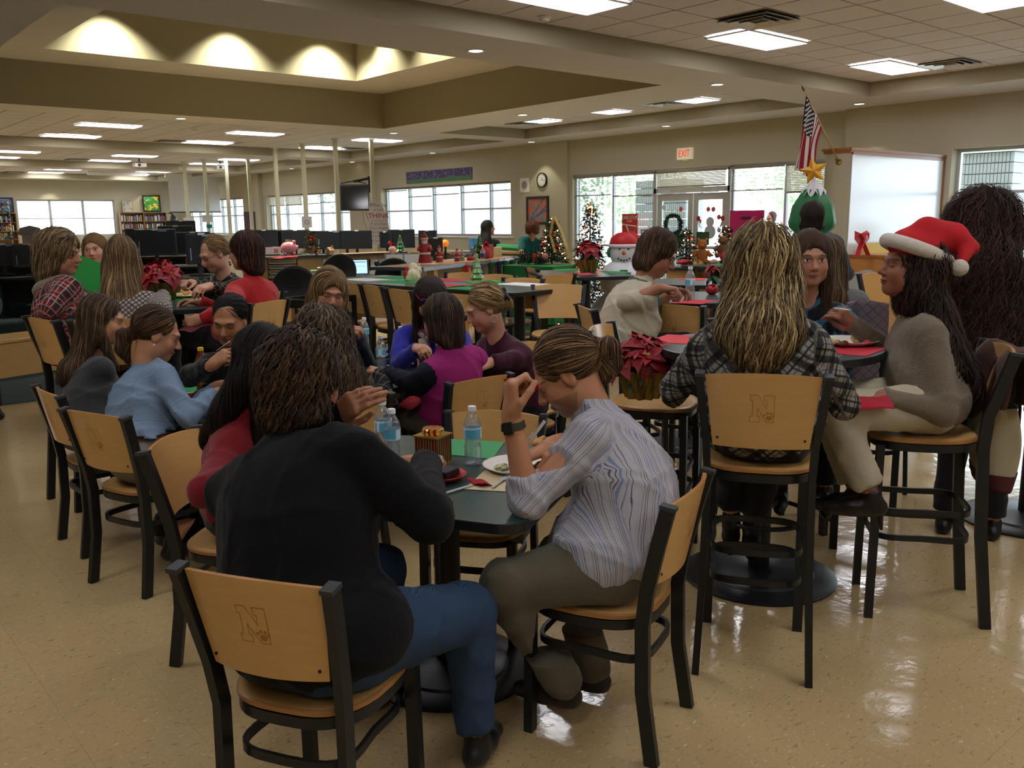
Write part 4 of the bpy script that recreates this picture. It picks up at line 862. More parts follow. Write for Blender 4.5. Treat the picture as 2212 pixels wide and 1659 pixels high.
    # ---- shoes
    if shoe:
        for q_ in (-1, 1):
            hp, kn, an = leg[q_]; g = Field(); fdir = fw*1.0; dn = Z
            if shoe[-1] == 'hang': sd = nrm(kn-an); fdir = nrm(fw*.5-Z*.85)
            b0 = an-Z*.05+fdir*.0; g.cap(b0-fdir*.03, b0+fdir*.07, .034*s, .036*s, k=.02); g.cap(b0+fdir*.06-Z*.008, b0+fdir*.15-Z*.015, .036*s, .026*s, k=.02); g.cap(an+Z*.0, b0, .038*s, .036*s, k=.02)
            if fdir[2] > -.5: g.plane((0, 0, an[2]-.088), -Z, .003)
            V, Fc = g.mesh(.013); obj('shoe', npmesh('shoe', V-loc, Fc, mat('shoe_'+shoe[0], shoe[0], .35)), None, t)
            if heel: obj('heel', MB().tube([b0-fdir*.035-loc, b0-fdir*.045-Z*heel-loc], [.014, .006]), mat('shoe_'+shoe[0], shoe[0], .35), t)
    ctx = dict(loose=loose, t=t, head=head, hr=hr, hf=hf, hu=hu, L=L, nb=nb, cu=cu, cr=cr, cf=cf, fw=fw, rt=rt, sh=sh, arms=arms, pel=pel, loc=loc, s=s, w=w, leg=leg, mid=mid, allf=allf, res=res, Hf=Hf)
    if hair: do_hair(ctx, **hair)
    return ctx
def do_hair(c, style, cols, n=500, seed=1, length=.25, vol=1.0, curl=0, cf=45, r=.0022, part=0, face=.5, spread=1.0, front=0, extra=None, bang=None, rough=.58, tie=None, tail=.18, fr=.0):
    L, s, hr, hf, hu = c['L'], c['s'], c['hr'], c['hf'], c['hu']; R = np.array([hr, hf, hu]); H_ = Field(); e = lambda p, q_, k=.03, sub=False: H_.ell(L(*p), np.array(q_)*s, R, k, sub)
    v = vol; back = -hf; down = -Z
    tl = style in ('bun', 'tail'); e((0, -.029 if tl else -.022, .036), (.080*v+.002, (.094 if tl else .098)*v, .091*v), .03)
    if style in ('long', 'bob', 'curly', 'short'):
        ln = {'long': length, 'bob': length, 'curly': length, 'short': .06}[style]
        for q_ in (-1, 1):
            a = L(q_*.060, -.015, .02); b = L(q_*.070, -.02, -.075); H_.cap(a, b, .032*v*s, .030*v*s, k=.03)
        top_ = L(0, -.06, .0); bk_ = .062+.045*c['w']+c['loose']*.8; low = c['nb']-c['cf']*bk_*s-c['cu']*max(0, ln-.17)*s if style != 'short' else L(0, -.055, -.06)
        mid_ = L(0, -.055, -.10) if style != 'short' else low
        H_.cap(top_, mid_, .078*v*s*spread, .070*v*s*spread, k=.03, flat=(hf, .75))
        if ln > .17:
            w_ = .075*v*s*spread; pm_ = c['nb']-c['cf']*.075*s; H_.cap(mid_, pm_, w_, w_, k=.04, flat=(c['cf'], .6)); H_.cap(pm_, low, w_, w_*.92, k=.05, flat=(c['cf'], .5))
            for q_ in (-1, 1): H_.cap(L(q_*.066, -.03, -.05), c['nb']-c['cu']*max(.0, ln-.20)*s+c['cr']*q_*.085*s*spread-c['cf']*(.04+bk_*.3)*s+c['cf']*front*s, .034*v*s, .026*v*s, k=.04)
            if front:
                for q_ in (-1, 1): H_.cap(L(q_*.070, .005, -.06), c['nb']-c['cu']*max(.02, ln-.2)*s+c['cr']*q_*.10*s+c['cf']*.085*s, .024*v*s, .020*s, k=.03)
    if style == 'bun' or style == 'tail':
        tp = tie or (0, -.115, -.005); tpt = L(*tp); H_.ell(tpt, np.array([.022, .026, .022])*s, R, .02)
        if style == 'tail':
            p1 = tpt-hf*.04*s-Z*.02*s; p2 = p1-Z*tail*.55*s-hf*.012; p3 = p1-Z*tail*s+hf*.01; H_.cap(tpt, p1, .017*s, .026*s, k=.015); H_.cap(p1, p2, .030*s, .028*s, k=.02); H_.cap(p2, p3, .026*s, .012*s, k=.02)
        else: H_.ell(tpt-hf*.02*s, np.array([.038, .03, .036])*s, R, .015)
    if extra: extra(H_, c)
    # keep the face and ears free
    fy = .052-.02*face
    H_.ell(L(0, fy+.085, -.036), np.array([.069+.005*face, .085, .100+.014*face])*s, R, .012, True)
    for q_ in (-1, 1):
        if style in ('bun', 'tail') or front < 0: H_.ell(L(q_*.082, .015, -.020), np.array([.026, .036, .036])*s, R, .01, True); H_.cap(L(q_*.06, .03, -.06), L(q_*.06, -.03, -.11), .03*s, k=.01, sub=True)
    V, Fc = H_.mesh(max(.008, c['res']*.8), wob(seed, 60, .004 if not curl else .008)); cen = L(0, -.02, .03); crown = L(0, -.05, .11)
    if style in ('bun', 'tail'):
        tpt = L(*(tie or (0, -.115, -.005)))
        def flow(P): d = tpt-P; dn = np.linalg.norm(d, axis=1)[:, None]; return np.where((dn < .045) | (((P-tpt)@hf) < -.01)[:, None], np.tile(-Z*1.0, (len(P), 1)), d/dn)
    else:
        pl = L(part*.04, .04, .1)
        def flow(P):
            D = P-crown; sd = (D@hr-part*.04)*9; rel = np.clip((((P-cen)@hu)/.10), 0, 1)[:, None]; side = np.clip(sd, -1, 1)[:, None]*hr
            return -Z*(1.15-.8*rel)+side*rel*1.2-hf*.35*rel+(-hf*.12)
    stp = 12; parts = [(V, Fc, np.full(len(V), .25))]
    if n:
        Vn = V; st = strands(H_, Vn, flow, int(n*1.5), {'short': .09, 'bun': .16, 'tail': .16}.get(style, .10+length*.45), r*s, seed+7, curl, cf, stp, .006*v+curl*.6, fr); parts.append(st)
    Va, Fa, Sa = merge(parts); m = hair_mat(*cols, rough=rough); return obj('hair', npmesh('hair', Va-c['loc'], Fa, m, attrs={'sv': ('FLOAT', Sa)}), None, c['t'])
# ---------------------------------------------------------------- the people
def sit(c, fwd_, ang, z, back=.0): a = rad(ang); return np.array([c[0]-math.cos(a)*back, c[1]-math.sin(a)*back, z])
LOW, HIGH = .46, .76
m_blackfleece = cloth('black_fleece', '0d0e10', .95, .4, sheen=.04); m_jeans = fabric('blue_denim', '293c54', [('y', .0032, .0008, 0, '415a78', .5)]); m_khaki = cloth('olive_khaki', '5b5546', .8, .15); m_blk = cloth('black_trousers', '101114', .8)
m_shirt = fabric('striped_shirt', 'b3b2b8', [('x', .030, .0009, 0, '4a4c5e', .9), ('x', .030, .0007, .008, '4d577c', .8), ('x', .090, .0022, .018, '6a7fae', .8), ('x', .060, .0008, .024, '3f4150', .9)], .75, wv=.0012, fold=.5)
P1 = person('woman in a black fleece and jeans with short curly dark hair, back to the camera', sit(c_fore, 0, 30, .565, .03), 30, PD(655, 824, 2.48), (16, -12, 0), nbz=.04, s=1.08, w=1.30, seat=LOW, res=.010,
    hands={1: at(916, 1000, .83), -1: PD(728, 900, 2.62)}, elb={1: PD(925, 1120, 2.33), -1: PD(600, 1080, 2.6)}, hd={1: dict(f=at(858, 985, .82)-at(914, 1000, .84), n=Z, curl=.9), -1: dict(f=(.1, -.45, .3), n=(-.2, -.6, .4), curl=.35)},
    top=m_blackfleece, loose=.022, hem=-.10, pants=m_jeans, knees={1: at(1010, 1320, .50), -1: (1.42, 2.33, .52)}, feet={1: at(1030, 1590, .10), -1: (1.45, 2.40, .09)}, shw=.175, collar=.05,
    skin=('a9765a', '8a4a40', '2a1c14'), hair=dict(style='short', cols=('17100a', '3d2a1a', '5c4228'), n=2800, curl=.011, cf=70, r=.0030, vol=1.08, seed=4, front=-1), topn='fleece_jacket', pantn='jeans')
P2 = person('bearded man with a ponytail in a striped shirt, bent over his plate', sit(c_man, 0, 112, .565, .02), 112, PD(1222, 806, 2.90), (136, -38, 0), s=1.12, w=1.12, seat=LOW, res=.009, bust=0, slouch=.06, collar=.075, nbz=.03,
    hands={-1: PD(1105, 900, 2.62), 1: PD(1200, 960, 2.75)}, elb={-1: at(1140, 1085, .79), 1: PD(1250, 1000, 2.95)}, hd={-1: dict(f=Z*.9+nrm(PD(1110, 800, 2.7)-PD(1100, 900, 2.7))*.3, n=-_r-_f*.3, curl=1.1), 1: dict(f=(-.7, .3, -.3), n=(0, .2, 1), curl=.9, pinch=1)},
    top=m_shirt, sleeve=.66, loose=.018, hem=-.06, pants=m_khaki, knees={-1: at(1090, 1265, .53), 1: at(1215, 1200, .53)}, plen=1.0, feet={-1: at(1215, 1470, .16), 1: at(1280, 1440, .12)}, shoe=('2a211d', 'boot'),
    skin=('b5805f', '94564a', '4a3522'), beard='5a3f28', foldamp=.005, hair=dict(style='tail', cols=('2a1d12', '57402a', '9a7b50'), n=900, r=.0020, vol=1.04, seed=9, tie=(0, -.118, .0), tail=.10), topn='shirt')
def plaid(name, base, big, thin, P_=.11, diag=False, rough=.85):
    a, b = ('d', 'e') if diag else ('x', 'y')
    return fabric(name, base, [(a, P_, P_*.13, 0, big, .85), (b, P_, P_*.13, .02, big, .85), (a, P_*.5, .003, .02, thin[0], .8), (b, P_*.5, .003, .03, thin[0], .8), (a, P_, .0022, .045, thin[1], .8), (b, P_, .0022, .055, thin[1], .8), (a, P_, P_*.05, .06, big, .6), (b, P_, P_*.05, .075, big, .6)], rough, wv=.004)
m_plaid3 = plaid('black_ivory_plaid', '8f8f82', '0c0c0d', ('1c1a20', '4a3560'), .085, True)
P3 = person('woman in a black and ivory plaid blouse with long wavy streaked blonde hair', sit(s_plaid, 0, 34, .86, .02), 34, PD(1642, 572, 3.12), (45, -4, 0), s=1.03, w=1.12, seat=HIGH, res=.010,
    top=m_plaid3, loose=.026, hem=-.13, pants=m_blk, feet={-1: at(1580, 1110, .34), 1: at(1625, 1120, .33)}, knees={-1: s_plaid+(.26, .34, .80), 1: s_plaid+(.36, .16, .80)}, shoe=('0f0f10', 'hang'), hands={1: (3.02, 1.78, 1.09), -1: (2.85, 2.2, 1.09)}, foldamp=.006,
    skin=('c39272', '9c5a50', '5a4024'), hair=dict(style='long', cols=('1d140e', '8a7147', 'c9b280'), n=2400, curl=.013, cf=34, r=.0026, vol=1.22, spread=1.12, length=.19, seed=12, face=.2), topn='blouse')
m_tweed = cloth('taupe_tweed', '6f6454', .95, .9, 170, .25); m_cream = cloth('off_white_trousers', 'aea68e', .75, .1)
P4 = person('woman in a taupe tweed blazer and off-white trousers wearing a fur-trimmed red hat', sit(s_santa, 0, 126, .86, .02), 126, PD(1962, 578, 3.62), (141, 6, 0), nbz=-.02, s=1.04, w=1.0, seat=HIGH, res=.010,
    hands={-1: PD(1905, 858, 3.42), 1: PD(1842, 700, 3.78)}, elb={-1: PD(2035, 890, 3.42), 1: PD(1925, 765, 3.85)}, hd={-1: dict(f=(-.8, .5, -.15), n=Z, curl=.5), 1: dict(f=nrm(PD(1800, 660, 3.7)-PD(1845, 700, 3.78)), n=-_f*.6-_r*.3+Z*.4, curl=.9, pinch=1)},
    top=m_tweed, loose=.020, hem=-.09, pants=m_cream, knees={-1: PD(1800, 880, 3.42), 1: PD(1780, 862, 3.62)}, feet={-1: PD(1882, 1068, 3.42), 1: PD(1850, 1060, 3.6)}, plen=.90, shoe=('1b1410', 'dress'), heel=.09,
    skin=('8f5f47', '7a3a34', '1a120c'), hair=dict(style='long', cols=('0d0908', '2a1c15', '4a3022'), n=2400, curl=.013, cf=50, r=.0028, vol=.96, spread=1.55, length=.44, seed=3, face=.9), topn='blazer')
m_char = cloth('charcoal_knit', '2a2d30', .95, .3)
P5 = person('tall woman in charcoal with very long voluminous curly brown hair, standing at the right edge', (*PD(2128, 700, 4.35)[:2], .97), 22, PD(2120, 482, 4.25), (28, -5, 0), s=1.06, w=1.05, stand=True, res=.012,
    top=m_char, loose=.022, hem=-.16, pants=m_blk, shoe=('15120f', 'x'), hands={1: PD(2290, 690, 4.4), -1: PD(2180, 690, 4.9)},
    skin=('b5805f', '8a4a40', '2a1c14'), hair=dict(style='curly', cols=('140c08', '33211a', '4d3226'), n=2200, curl=.016, cf=60, r=.0032, vol=1.32, spread=1.5, length=.50, seed=14, face=.2), topn='tunic')
m_red = cloth('red_knit', '7a1a22', .9, .3)
P6 = person('woman in a dark red cardigan with long straight black hair, behind the black fleece', sit(c_red, 0, -48, .565, .02), -48, PD(574, 778, 3.05), (-36, -20, 0), s=1.0, w=.95, seat=LOW, res=.010,
    hands={1: (1.60, 2.72, .80), -1: (1.72, 2.95, .80)}, elb={1: PD(442, 1060, 2.78)}, top=m_red, loose=.016, hem=-.10, pants=m_blk, skin=('b78663', '8a4a40', '120c0a'),
    hair=dict(style='long', cols=('070606', '16100e', '2a1c16'), n=1300, r=.0022, vol=.99, spread=.85, length=.30, seed=21, face=.5, front=.03), topn='cardigan')
m_denim = fabric('faded_denim', '6b8097', [('y', .20, .0012, .06, '46586c', .9), ('x', .16, .0012, .05, '46586c', .9), ('y', .20, .0012, .068, '93a3b4', .6), ('y', .004, .0009, 0, '7f93a8', .5)], .85, fold=.6)
m_greydress = cloth('grey_jersey', '7d7a70', .9, .2)
P7 = person('woman in a light blue denim jacket with a low brown ponytail, left table', sit(c_denim, 0, 20, .565, .04), 20, PD(340, 722, 4.22), (-18, -24, 0), s=1.04, w=1.0, seat=LOW, res=.010,
    hands={1: PD(462, 852, 4.12), -1: PD(470, 835, 4.3)}, elb={1: PD(408, 900, 3.98)}, hd={1: dict(f=(.9, -.1, .25), n=Z, curl=.7)}, top=m_denim, loose=.020, hem=.13, pants=m_greydress, pantn='skirt', plen=.25, foldamp=.006,
    feet={1: PD(372, 1170, 4.15), -1: PD(350, 1120, 4.4)}, skin=('b98767', '9c5a50', '3a281a'), hair=dict(style='tail', cols=('1c130c', '4a3422', '7a5c3c'), n=900, r=.0020, vol=1.02, seed=31, tie=(0, -.10, -.035), tail=.12), topn='denim_jacket')
m_dgrey = cloth('dark_grey_knit', '36383a', .95, .3)
P8 = person('woman in a dark grey sweater with long brown hair, at the far left low chair', sit(c_gray, 0, 2, .565, .03), 2, PD(222, 690, 4.62), (-22, -16, 0), nbz=-.06, s=1.04, w=1.05, seat=LOW, res=.011,
    hands={1: (1.42, 4.55, .80), -1: (1.5, 4.8, .8)}, elb={1: PD(172, 872, 4.5)}, top=m_dgrey, loose=.018, hem=-.08, pants=m_blk, skin=('b98767', 'a0564c', '3a281a'),
    hair=dict(style='long', cols=('22180f', '4f3a26', '85684a'), n=1100, r=.0022, vol=1.0, length=.19, seed=33, face=.95, front=.02), topn='sweater')
m_blk2 = cloth('black_cardigan', '0f1012', .9, .2)
P9 = person('dark haired woman in a black cardigan eating with a white fork, facing the camera', sit(c_asian, 0, 232, .565, -.04), 232, PD(496, 692, 4.42), (226, -20, 4), s=1.0, w=1.0, seat=LOW, res=.010,
    hands={1: PD(456, 790, 4.15), -1: (1.98, 4.55, .80)}, elb={1: PD(410, 812, 4.36)}, hd={1: dict(f=nrm(PD(500, 742, 4.2)-PD(468, 765, 4.22)), n=-_f*.7+Z*.5, curl=.95, pinch=1)}, top=m_blk2, loose=.016, pants=m_blk, skin=('a87553', '9c4a48', '2a1c14'), jaw=1.12, nose=1.1,
    hair=dict(style='bun', cols=('060606', '110e0d', '221c1a'), n=700, r=.0020, vol=1.01, face=1.2, seed=35, tie=(0, -.10, -.03)), topn='cardigan')
m_bred = cloth('bright_red_knit', 'a31b1e', .9, .3)
P10 = person('woman in a bright red sweater with shoulder-length brown hair, back to the camera', sit(s_red, 0, 118, .86, .02), 118, PD(528, 543, 5.95), (128, -6, 0), s=1.03, w=1.15, seat=HIGH, res=.012,
    hands={-1: PD(436, 690, 5.35), 1: (2.3, 5.95, 1.1)}, elb={-1: PD(500, 668, 5.35)}, hd={-1: dict(f=-_r*.9-Z*.2, n=-_f*.8+Z*.3, curl=.7)}, top=m_bred, loose=.02, hem=-.12, pants=m_blk, skin=('b98767', '9c5a50', '3a281a'),
    hair=dict(style='long', cols=('1b100b', '3c2418', '5e3a26'), n=900, r=.0026, curl=.004, vol=1.1, spread=1.0, length=.165, seed=37, face=.6), topn='sweater')
m_geo = fabric('black_geometric', '121212', [('d', .045, .0022, 0, '8d8a74', .9), ('e', .045, .0022, .01, '8d8a74', .9), ('d', .045, .0015, .012, '6b6a5c', .7)], .7)
P11 = person('woman with glasses in a black geometric blouse, blonde hair tied back', sit(s_glass, 0, 205, .86, .0), 205, PD(462, 549, 6.35), (186, -24, 0), s=1.02, w=1.1, seat=HIGH, res=.012,
    hands={-1: PD(452, 618, 5.9), 1: PD(392, 606, 5.75)}, hd={1: dict(f=(-.5, -.3, .1), n=Z, curl=1)}, top=m_geo, loose=.02, pants=m_blk, skin=('c08e74', '9c5a50', '6a5030'),
    hair=dict(style='bun', cols=('4a3720', '8a6a40', 'b3935f'), n=500, r=.0024, vol=1.02, seed=39, tie=(0, -.105, -.02)), topn='blouse')
m_geo2 = fabric('ivory_dot_lattice', 'a39c90', [('d', .022, .0042, 0, '3c2f33', .85), ('e', .022, .0042, .0, '3c2f33', .85)], .8)
P12 = person('woman in an ivory and plum lattice blouse with long straight dark blonde hair', sit(s_blonde, 0, 60, .86, .0), 60, PD(264, 556, 5.25), (62, -4, 0), s=1.04, w=1.08, seat=HIGH, res=.012,
    hands={1: PD(352, 640, 5.35)}, elb={1: PD(352, 672, 5.0)}, top=m_geo2, loose=.02, hem=-.12, pants=m_blk, skin=('c08e74', '9c5a50', '6a5030'),
    hair=dict(style='long', cols=('3a2b1c', '7d6344', 'b3935f'), n=1200, r=.0026, vol=1.02, spread=.9, length=.56, seed=41, face=.4), topn='blouse')
m_tan = cloth('green_top', '2f6b3a', .85)
P13 = person('smiling woman with honey blonde hair on the far side of the left high table', sit(s_smile, 0, -85, .86, .0), -85, PD(205, 540, 6.9), (238, -2, -6), s=1.02, seat=HIGH, res=.013, eyes='open', top=m_tan, pants=m_blk,
    skin=('c08e74', 'a5524c', '6a5030'), hair=dict(style='long', cols=('4a3420', '8f6d44', 'b08a58'), n=600, r=.0028, vol=1.05, length=.30, seed=43, face=1.0, front=.02), topn='top')
m_rplaid = plaid('red_plaid', '7c1a24', '23232a', ('9a9484', 'a09a8c'), .10)
P14 = person('woman in a red plaid jacket and knit scarf with sandy curled hair', sit(s_plaidred, 0, 8, .86, .03), 8, PD(130, 547, 5.2), (-32, -10, 0), s=1.05, w=1.2, seat=HIGH, res=.012,
    hands={1: PD(168, 655, 5.15)}, elb={1: PD(105, 668, 4.95)}, top=m_rplaid, loose=.026, hem=-.09, pants=m_blk, skin=('b98767', 'a0564c', '5a4630'),
    hair=dict(style='bob', cols=('3b2d20', '77603f', 'a08a66'), n=900, r=.0026, curl=.009, vol=1.2, spread=1.1, length=.15, seed=45, face=.8), topn='plaid_jacket')
P15 = person('person in black trousers and a dark coat, cut off by the left edge', (*at(-22, 905, 0)[:2], .93), 200, PD(-85, 500, 7.6), (200, -5, 0), s=1.04, w=1.1, stand=True, res=.016, top=cloth('slate_coat', '31373c', .9), pants=m_blk, loose=.03, hem=-.30,
    skin=('b98767', '9c5a50', '3a281a'), hair=dict(style='short', cols=('1b120c', '33241a'), n=200, r=.003, seed=47))
m_blkfl = fabric('black_floral', '141313', [('d', .05, .003, 0, '6a655c', .8), ('e', .07, .0035, .01, '5c5750', .7)], .8)
P16 = person('woman with very long frizzy light brown curls, back to the camera at the middle table', sit(c_curly, 0, 86, .565, .02), 86, PD(688, 722, 4.22), (84, -10, 0), s=1.02, w=1.0, seat=LOW, res=.010,
    hands={1: PD(822, 806, 4.75)}, top=m_blkfl, loose=.016, pants=m_blk, skin=('c08e74', '9c5a50', '4a3826'),
    hair=dict(style='curly', cols=('231a12', '4f3f2e', '7d6a52'), n=2300, curl=.013, cf=85, r=.0030, vol=1.12, spread=1.5, length=.36, seed=49, face=.2, extra=lambda H_, c: H_.cap(c['nb']+c['cr']*.05, c['nb']-c['cu']*.22+c['cr']*.16, .10, .11, k=.05)), topn='blouse')
m_navy = cloth('navy_knit', '171b26', .9, .2)
P17 = person('woman in navy with blonde streaks swept to one side, looking down across the middle table', sit(c_blonde, 0, 256, .565, .0), 256, PD(712, 632, 5.12), (252, -14, 8), s=1.06, seat=LOW, res=.011, top=m_navy, pants=m_blk, hands={1: PD(738, 728, 4.9), -1: (3.0, 4.5, .80)},
    hd={1: dict(f=(.1, -.6, .3), n=Z*.6-_f*.6, curl=.8)}, skin=('b98468', 'a0504a', '3a281a'), hair=dict(style='bob', cols=('2e2014', '8a6b40', 'c9a86c'), n=900, r=.0026, vol=1.16, length=.22, seed=51, part=-1, face=.9), topn='sweater')
m_mag = fabric('magenta_knit', '8c1f66', [('y', .012, .0015, 0, '7d1a5a', .4)], .85)
def magn():
    n = NT('magenta_navy_knit'); x, y, z = gc(n); s_ = n.math('MAXIMUM', n.math('MULTIPLY', n.math('GREATER_THAN', z, .5), n.math('LESS_THAN', z, 5)), n.math('GREATER_THAN', y, .34)); f = n.noise(n.coord(), 60, 2)
    n.set(n.mix(s_, n.mix(f, lin('86205f'), lin('9b2a70')), lin('10131f')), .85, 0, .2); n.bump(n.noise(n.coord(), 11, 2, .5, 1.5), .25, .02); return n.m
P18 = person('woman in a magenta top with navy sleeves and straight brown hair, back to the camera', sit(c_mag, 0, 92, .565, .02), 92, PD(952, 690, 4.62), (96, -14, 0), nbz=.03, s=1.02, w=1.0, seat=LOW, res=.010,
    hands={-1: PD(838, 806, 4.75), 1: (3.05, 4.2, .80)}, elb={-1: PD(893, 828, 4.55)}, top=magn(), loose=.014, hem=-.13, pants=m_khaki, skin=('b98767', '9c5a50', '3a281a'),
    hair=dict(style='bob', cols=('1c150f', '3c2e22', '5e4a38'), n=1100, r=.0024, vol=1.1, spread=1.0, length=.165, seed=53, face=.4), topn='sweater')
m_cob = cloth('cobalt_knit', '24278a', .9, .2)
P19 = person('woman in cobalt blue with red glasses pushed up on dark hair, head bowed', sit(c_blue, 0, 238, .565, -.02), 238, PD(930, 648, 5.25), (232, -42, 0), s=1.02, w=1.05, seat=LOW, res=.012, top=m_cob, pants=m_blk, hands={1: PD(900, 752, 5.0), -1: PD(985, 752, 5.0)},
    skin=('b98767', '9c5a50', '3a281a'), hair=dict(style='bob', cols=('140d0a', '33221a', '4e3528'), n=700, r=.0026, vol=1.08, length=.26, seed=55, face=.8, front=.03), topn='sweater')
m_maroon = cloth('maroon_wool', '3f1428', .9, .2)
P20 = person('woman in a maroon blazer with hoop earrings and pinned-up blonde hair, side-on', sit(c_maroon, 0, 178, .565, .02), 178, PD(1046, 666, 4.92), (158, -24, 0), s=1.04, w=1.0, seat=LOW, res=.011,
    hands={-1: PD(1062, 782, 4.75), 1: PD(1045, 775, 5.1)}, elb={-1: PD(1112, 778, 4.85)}, top=m_maroon, loose=.02, hem=-.10, pants=m_blk, skin=('c08e74', 'a0504a', '6a5030'),
    hair=dict(style='bun', cols=('4a3720', '94784a', 'c7ab78'), n=900, r=.0024, vol=1.05, face=1.2, seed=57, tie=(0, -.11, -.03), curl=.003), topn='blazer')
m_ivory = cloth('cream_cardigan', 'b9b19a', .95, .4)
P21 = person('woman in a cream cardigan and dark scarf with glasses, leaning over her plate', sit(s_cream, 0, -32, .86, .0), -32, PD(1422, 548, 5.28), (-56, -30, 0), s=1.08, w=1.05, seat=HIGH, res=.010, slouch=.03,
    hands={1: PD(1425, 622, 5.12), -1: PD(1440, 640, 5.5)}, elb={1: PD(1352, 652, 5.1)}, sleeve=.55, hd={1: dict(f=(.6, -.5, -.1), n=Z, curl=.9, pinch=1)}, top=m_ivory, loose=.03, hem=-.09, pants=m_blk, skin=('a8735a', '9c5048', '3a281a'), foldamp=.006,
    hair=dict(style='short', cols=('1f150f', '4a3525', '6e543c'), n=900, r=.0024, vol=1.12, seed=59, face=1.3), topn='cardigan')
m_teal = fabric('teal_print', '12161f', [('d', .10, .014, 0, '2c6076', .9), ('e', .13, .010, .02, '3c7f96', .8)], .6)
s22 = PD(1750, 560, 4.15)+np.array([.18*.83, .18*.56, 0])
P22 = person('young woman with long dark brown hair in a teal and navy print blouse', (s22[0], s22[1], .86), 214, PD(1750, 560, 4.15), (224, -4, 0), s=1.06, w=.95, seat=HIGH, res=.009, eyes='open', top=m_teal, pants=m_blk, hands={1: (3.55, 2.55, 1.1), -1: (3.75, 2.2, 1.1)},
    skin=('b07f64', '9a5650', '2a1c14'), hair=dict(style='long', cols=('2a1b12', '4d3828', '735a44'), n=1400, r=.0022, vol=1.06, length=.46, seed=61, face=.85, front=.05), topn='blouse')
s23 = PD(1792, 760, 5.4)
P23 = person('girl in a grey knit with long light brown hair behind the teal print blouse', (s23[0], s23[1], .86), 40, PD(1785, 560, 5.2), (35, -10, 0), s=1.02, seat=HIGH, res=.013, top=cloth('grey_knit', '77767a', .95, .8, 90), pants=m_blk,
    skin=('b07f64', '9a5650', '2a1c14'), hair=dict(style='long', cols=('2a1e14', '5f4a34', '8a7052'), n=700, r=.003, vol=1.12, length=.40, seed=63, face=.4), topn='sweater')
P24 = person('man in a grey and navy fleece standing before the inflatable tree, back to the camera', (*PD(1768, 600, 7.3)[:2], .98), 42, PD(1752, 468, 7.3), (52, -4, 0), nbz=.04, s=1.06, w=1.1, stand=True, res=.014, bust=0, top=cloth('grey_navy_fleece', '3b4149', .9), loose=.03, pants=m_blk,
    hands={1: PD(1790, 580, 7.6), -1: PD(1740, 590, 7.6)}, skin=('b07f64', '8a5048', '2a1c14'), hair=dict(style='short', cols=('120d0a', '2b1f18'), n=400, r=.0022, vol=1.0, seed=65, face=.9, front=-1), topn='fleece_jacket')
p25 = PD(1056, 560, 14.6)
P25 = person('woman in a black jacket standing by the far window, sunglasses on long dark hair', (p25[0], p25[1], .95), 30, PD(1055, 492, 14.6), (-25, 0, 0), stand=True, res=.016, top=m_navy, pants=m_blk, hands={-1: (p25[0]-.1, p25[1]+.3, 1.15), 1: (p25[0]+.1, p25[1]+.1, 1.1)},
    skin=('a8735a', '9c5048', '2a1c14'), hair=dict(style='long', cols=('0b0908', '1a1412'), n=250, r=.004, vol=1.05, length=.36, seed=67, face=.9), topn='jacket')
p26 = PD(1152, 560, 14.2)
P26 = person('woman in a teal scrub top with auburn curls bending over the green cloth table', (p26[0]+.1, p26[1]+.25, .92), 225, PD(1150, 496, 14.0), (228, -55, 0), stand=True, res=.016, top=cloth('teal_scrub', '0f5256', .85), sleeve=.45, pants=m_blk, hands={1: PD(1133, 550, 13.8), -1: PD(1170, 548, 13.8)},
    skin=('b07f64', '9c5048', '5a3a22'), hair=dict(style='short', cols=('3a1c10', '6a3a22', '8a5030'), n=400, r=.005, vol=1.25, curl=.01, cf=60, seed=69), topn='scrub_top')
p27 = onX(1664, 520, 17.2)
P27 = person('person outside seen through the pane beside the pink board', (p27[0], p27[1], .92), 140, (p27[0], p27[1], 1.62), (150, 0, 0), stand=True, res=.02, top=cloth('blue_grey_top', '4a5566', .9), pants=m_blk,
    skin=('a8735a', '9c5048', '2a1c14'), hair=dict(style='short', cols=('2a1c14', '3a281c'), n=0, seed=71))
# ---------------------------------------------------------------- small things
def paper(lab, c, pts, z, cat='paper mat', group=None, mt=None, name='paper_mat'):
    P = [at(x, y, z) for x, y in pts]; o0 = sum(P)/len(P); m = MB().prism([(p[0]-o0[0], p[1]-o0[1]) for p in P], 0, .0015)
    o = obj(name, m, mt or mat('paper_'+c, c, .85), loc=(o0[0], o0[1], z)); return tag(o, lab, cat, group)
def mat_rect(lab, c, px, py, z, ang, w=.28, d=.215, group='coloured paper place mats'):
    p = at(px, py, z); o = obj('paper_mat', MB().box((0, 0, .0008), (w, d, .0015)), mat('paper_'+c, c, .85), loc=(p[0], p[1], z), rz=rad(ang)); return tag(o, lab, 'paper mat', group)
def clear_mat(name, tint, op=.25, rough=.05):
    n = NT(name); n.t.nodes.remove(n.b); t = n.n('ShaderNodeBsdfTransparent'); t.inputs[0].default_value = tint+(1,); g = n.n('ShaderNodeBsdfGlossy'); g.inputs['Roughness'].default_value = rough
    d = n.n('ShaderNodeBsdfDiffuse'); d.inputs[0].default_value = (.75, .8, .82, 1); lw = n.n('ShaderNodeLayerWeight'); lw.inputs[0].default_value = .35
    m1 = n.n('ShaderNodeMixShader'); m1.inputs[0].default_value = op*.5; n.l(t.outputs[0], m1.inputs[1]); n.l(d.outputs[0], m1.inputs[2])
    m2 = n.n('ShaderNodeMixShader'); n.l(n.math('ADD', n.math('MULTIPLY', lw.outputs['Facing'], .55), .05), m2.inputs[0]); n.l(m1.outputs[0], m2.inputs[1]); n.l(g.outputs[0], m2.inputs[2]); n.l(m2.outputs[0], n.out.inputs[0]); return n.m
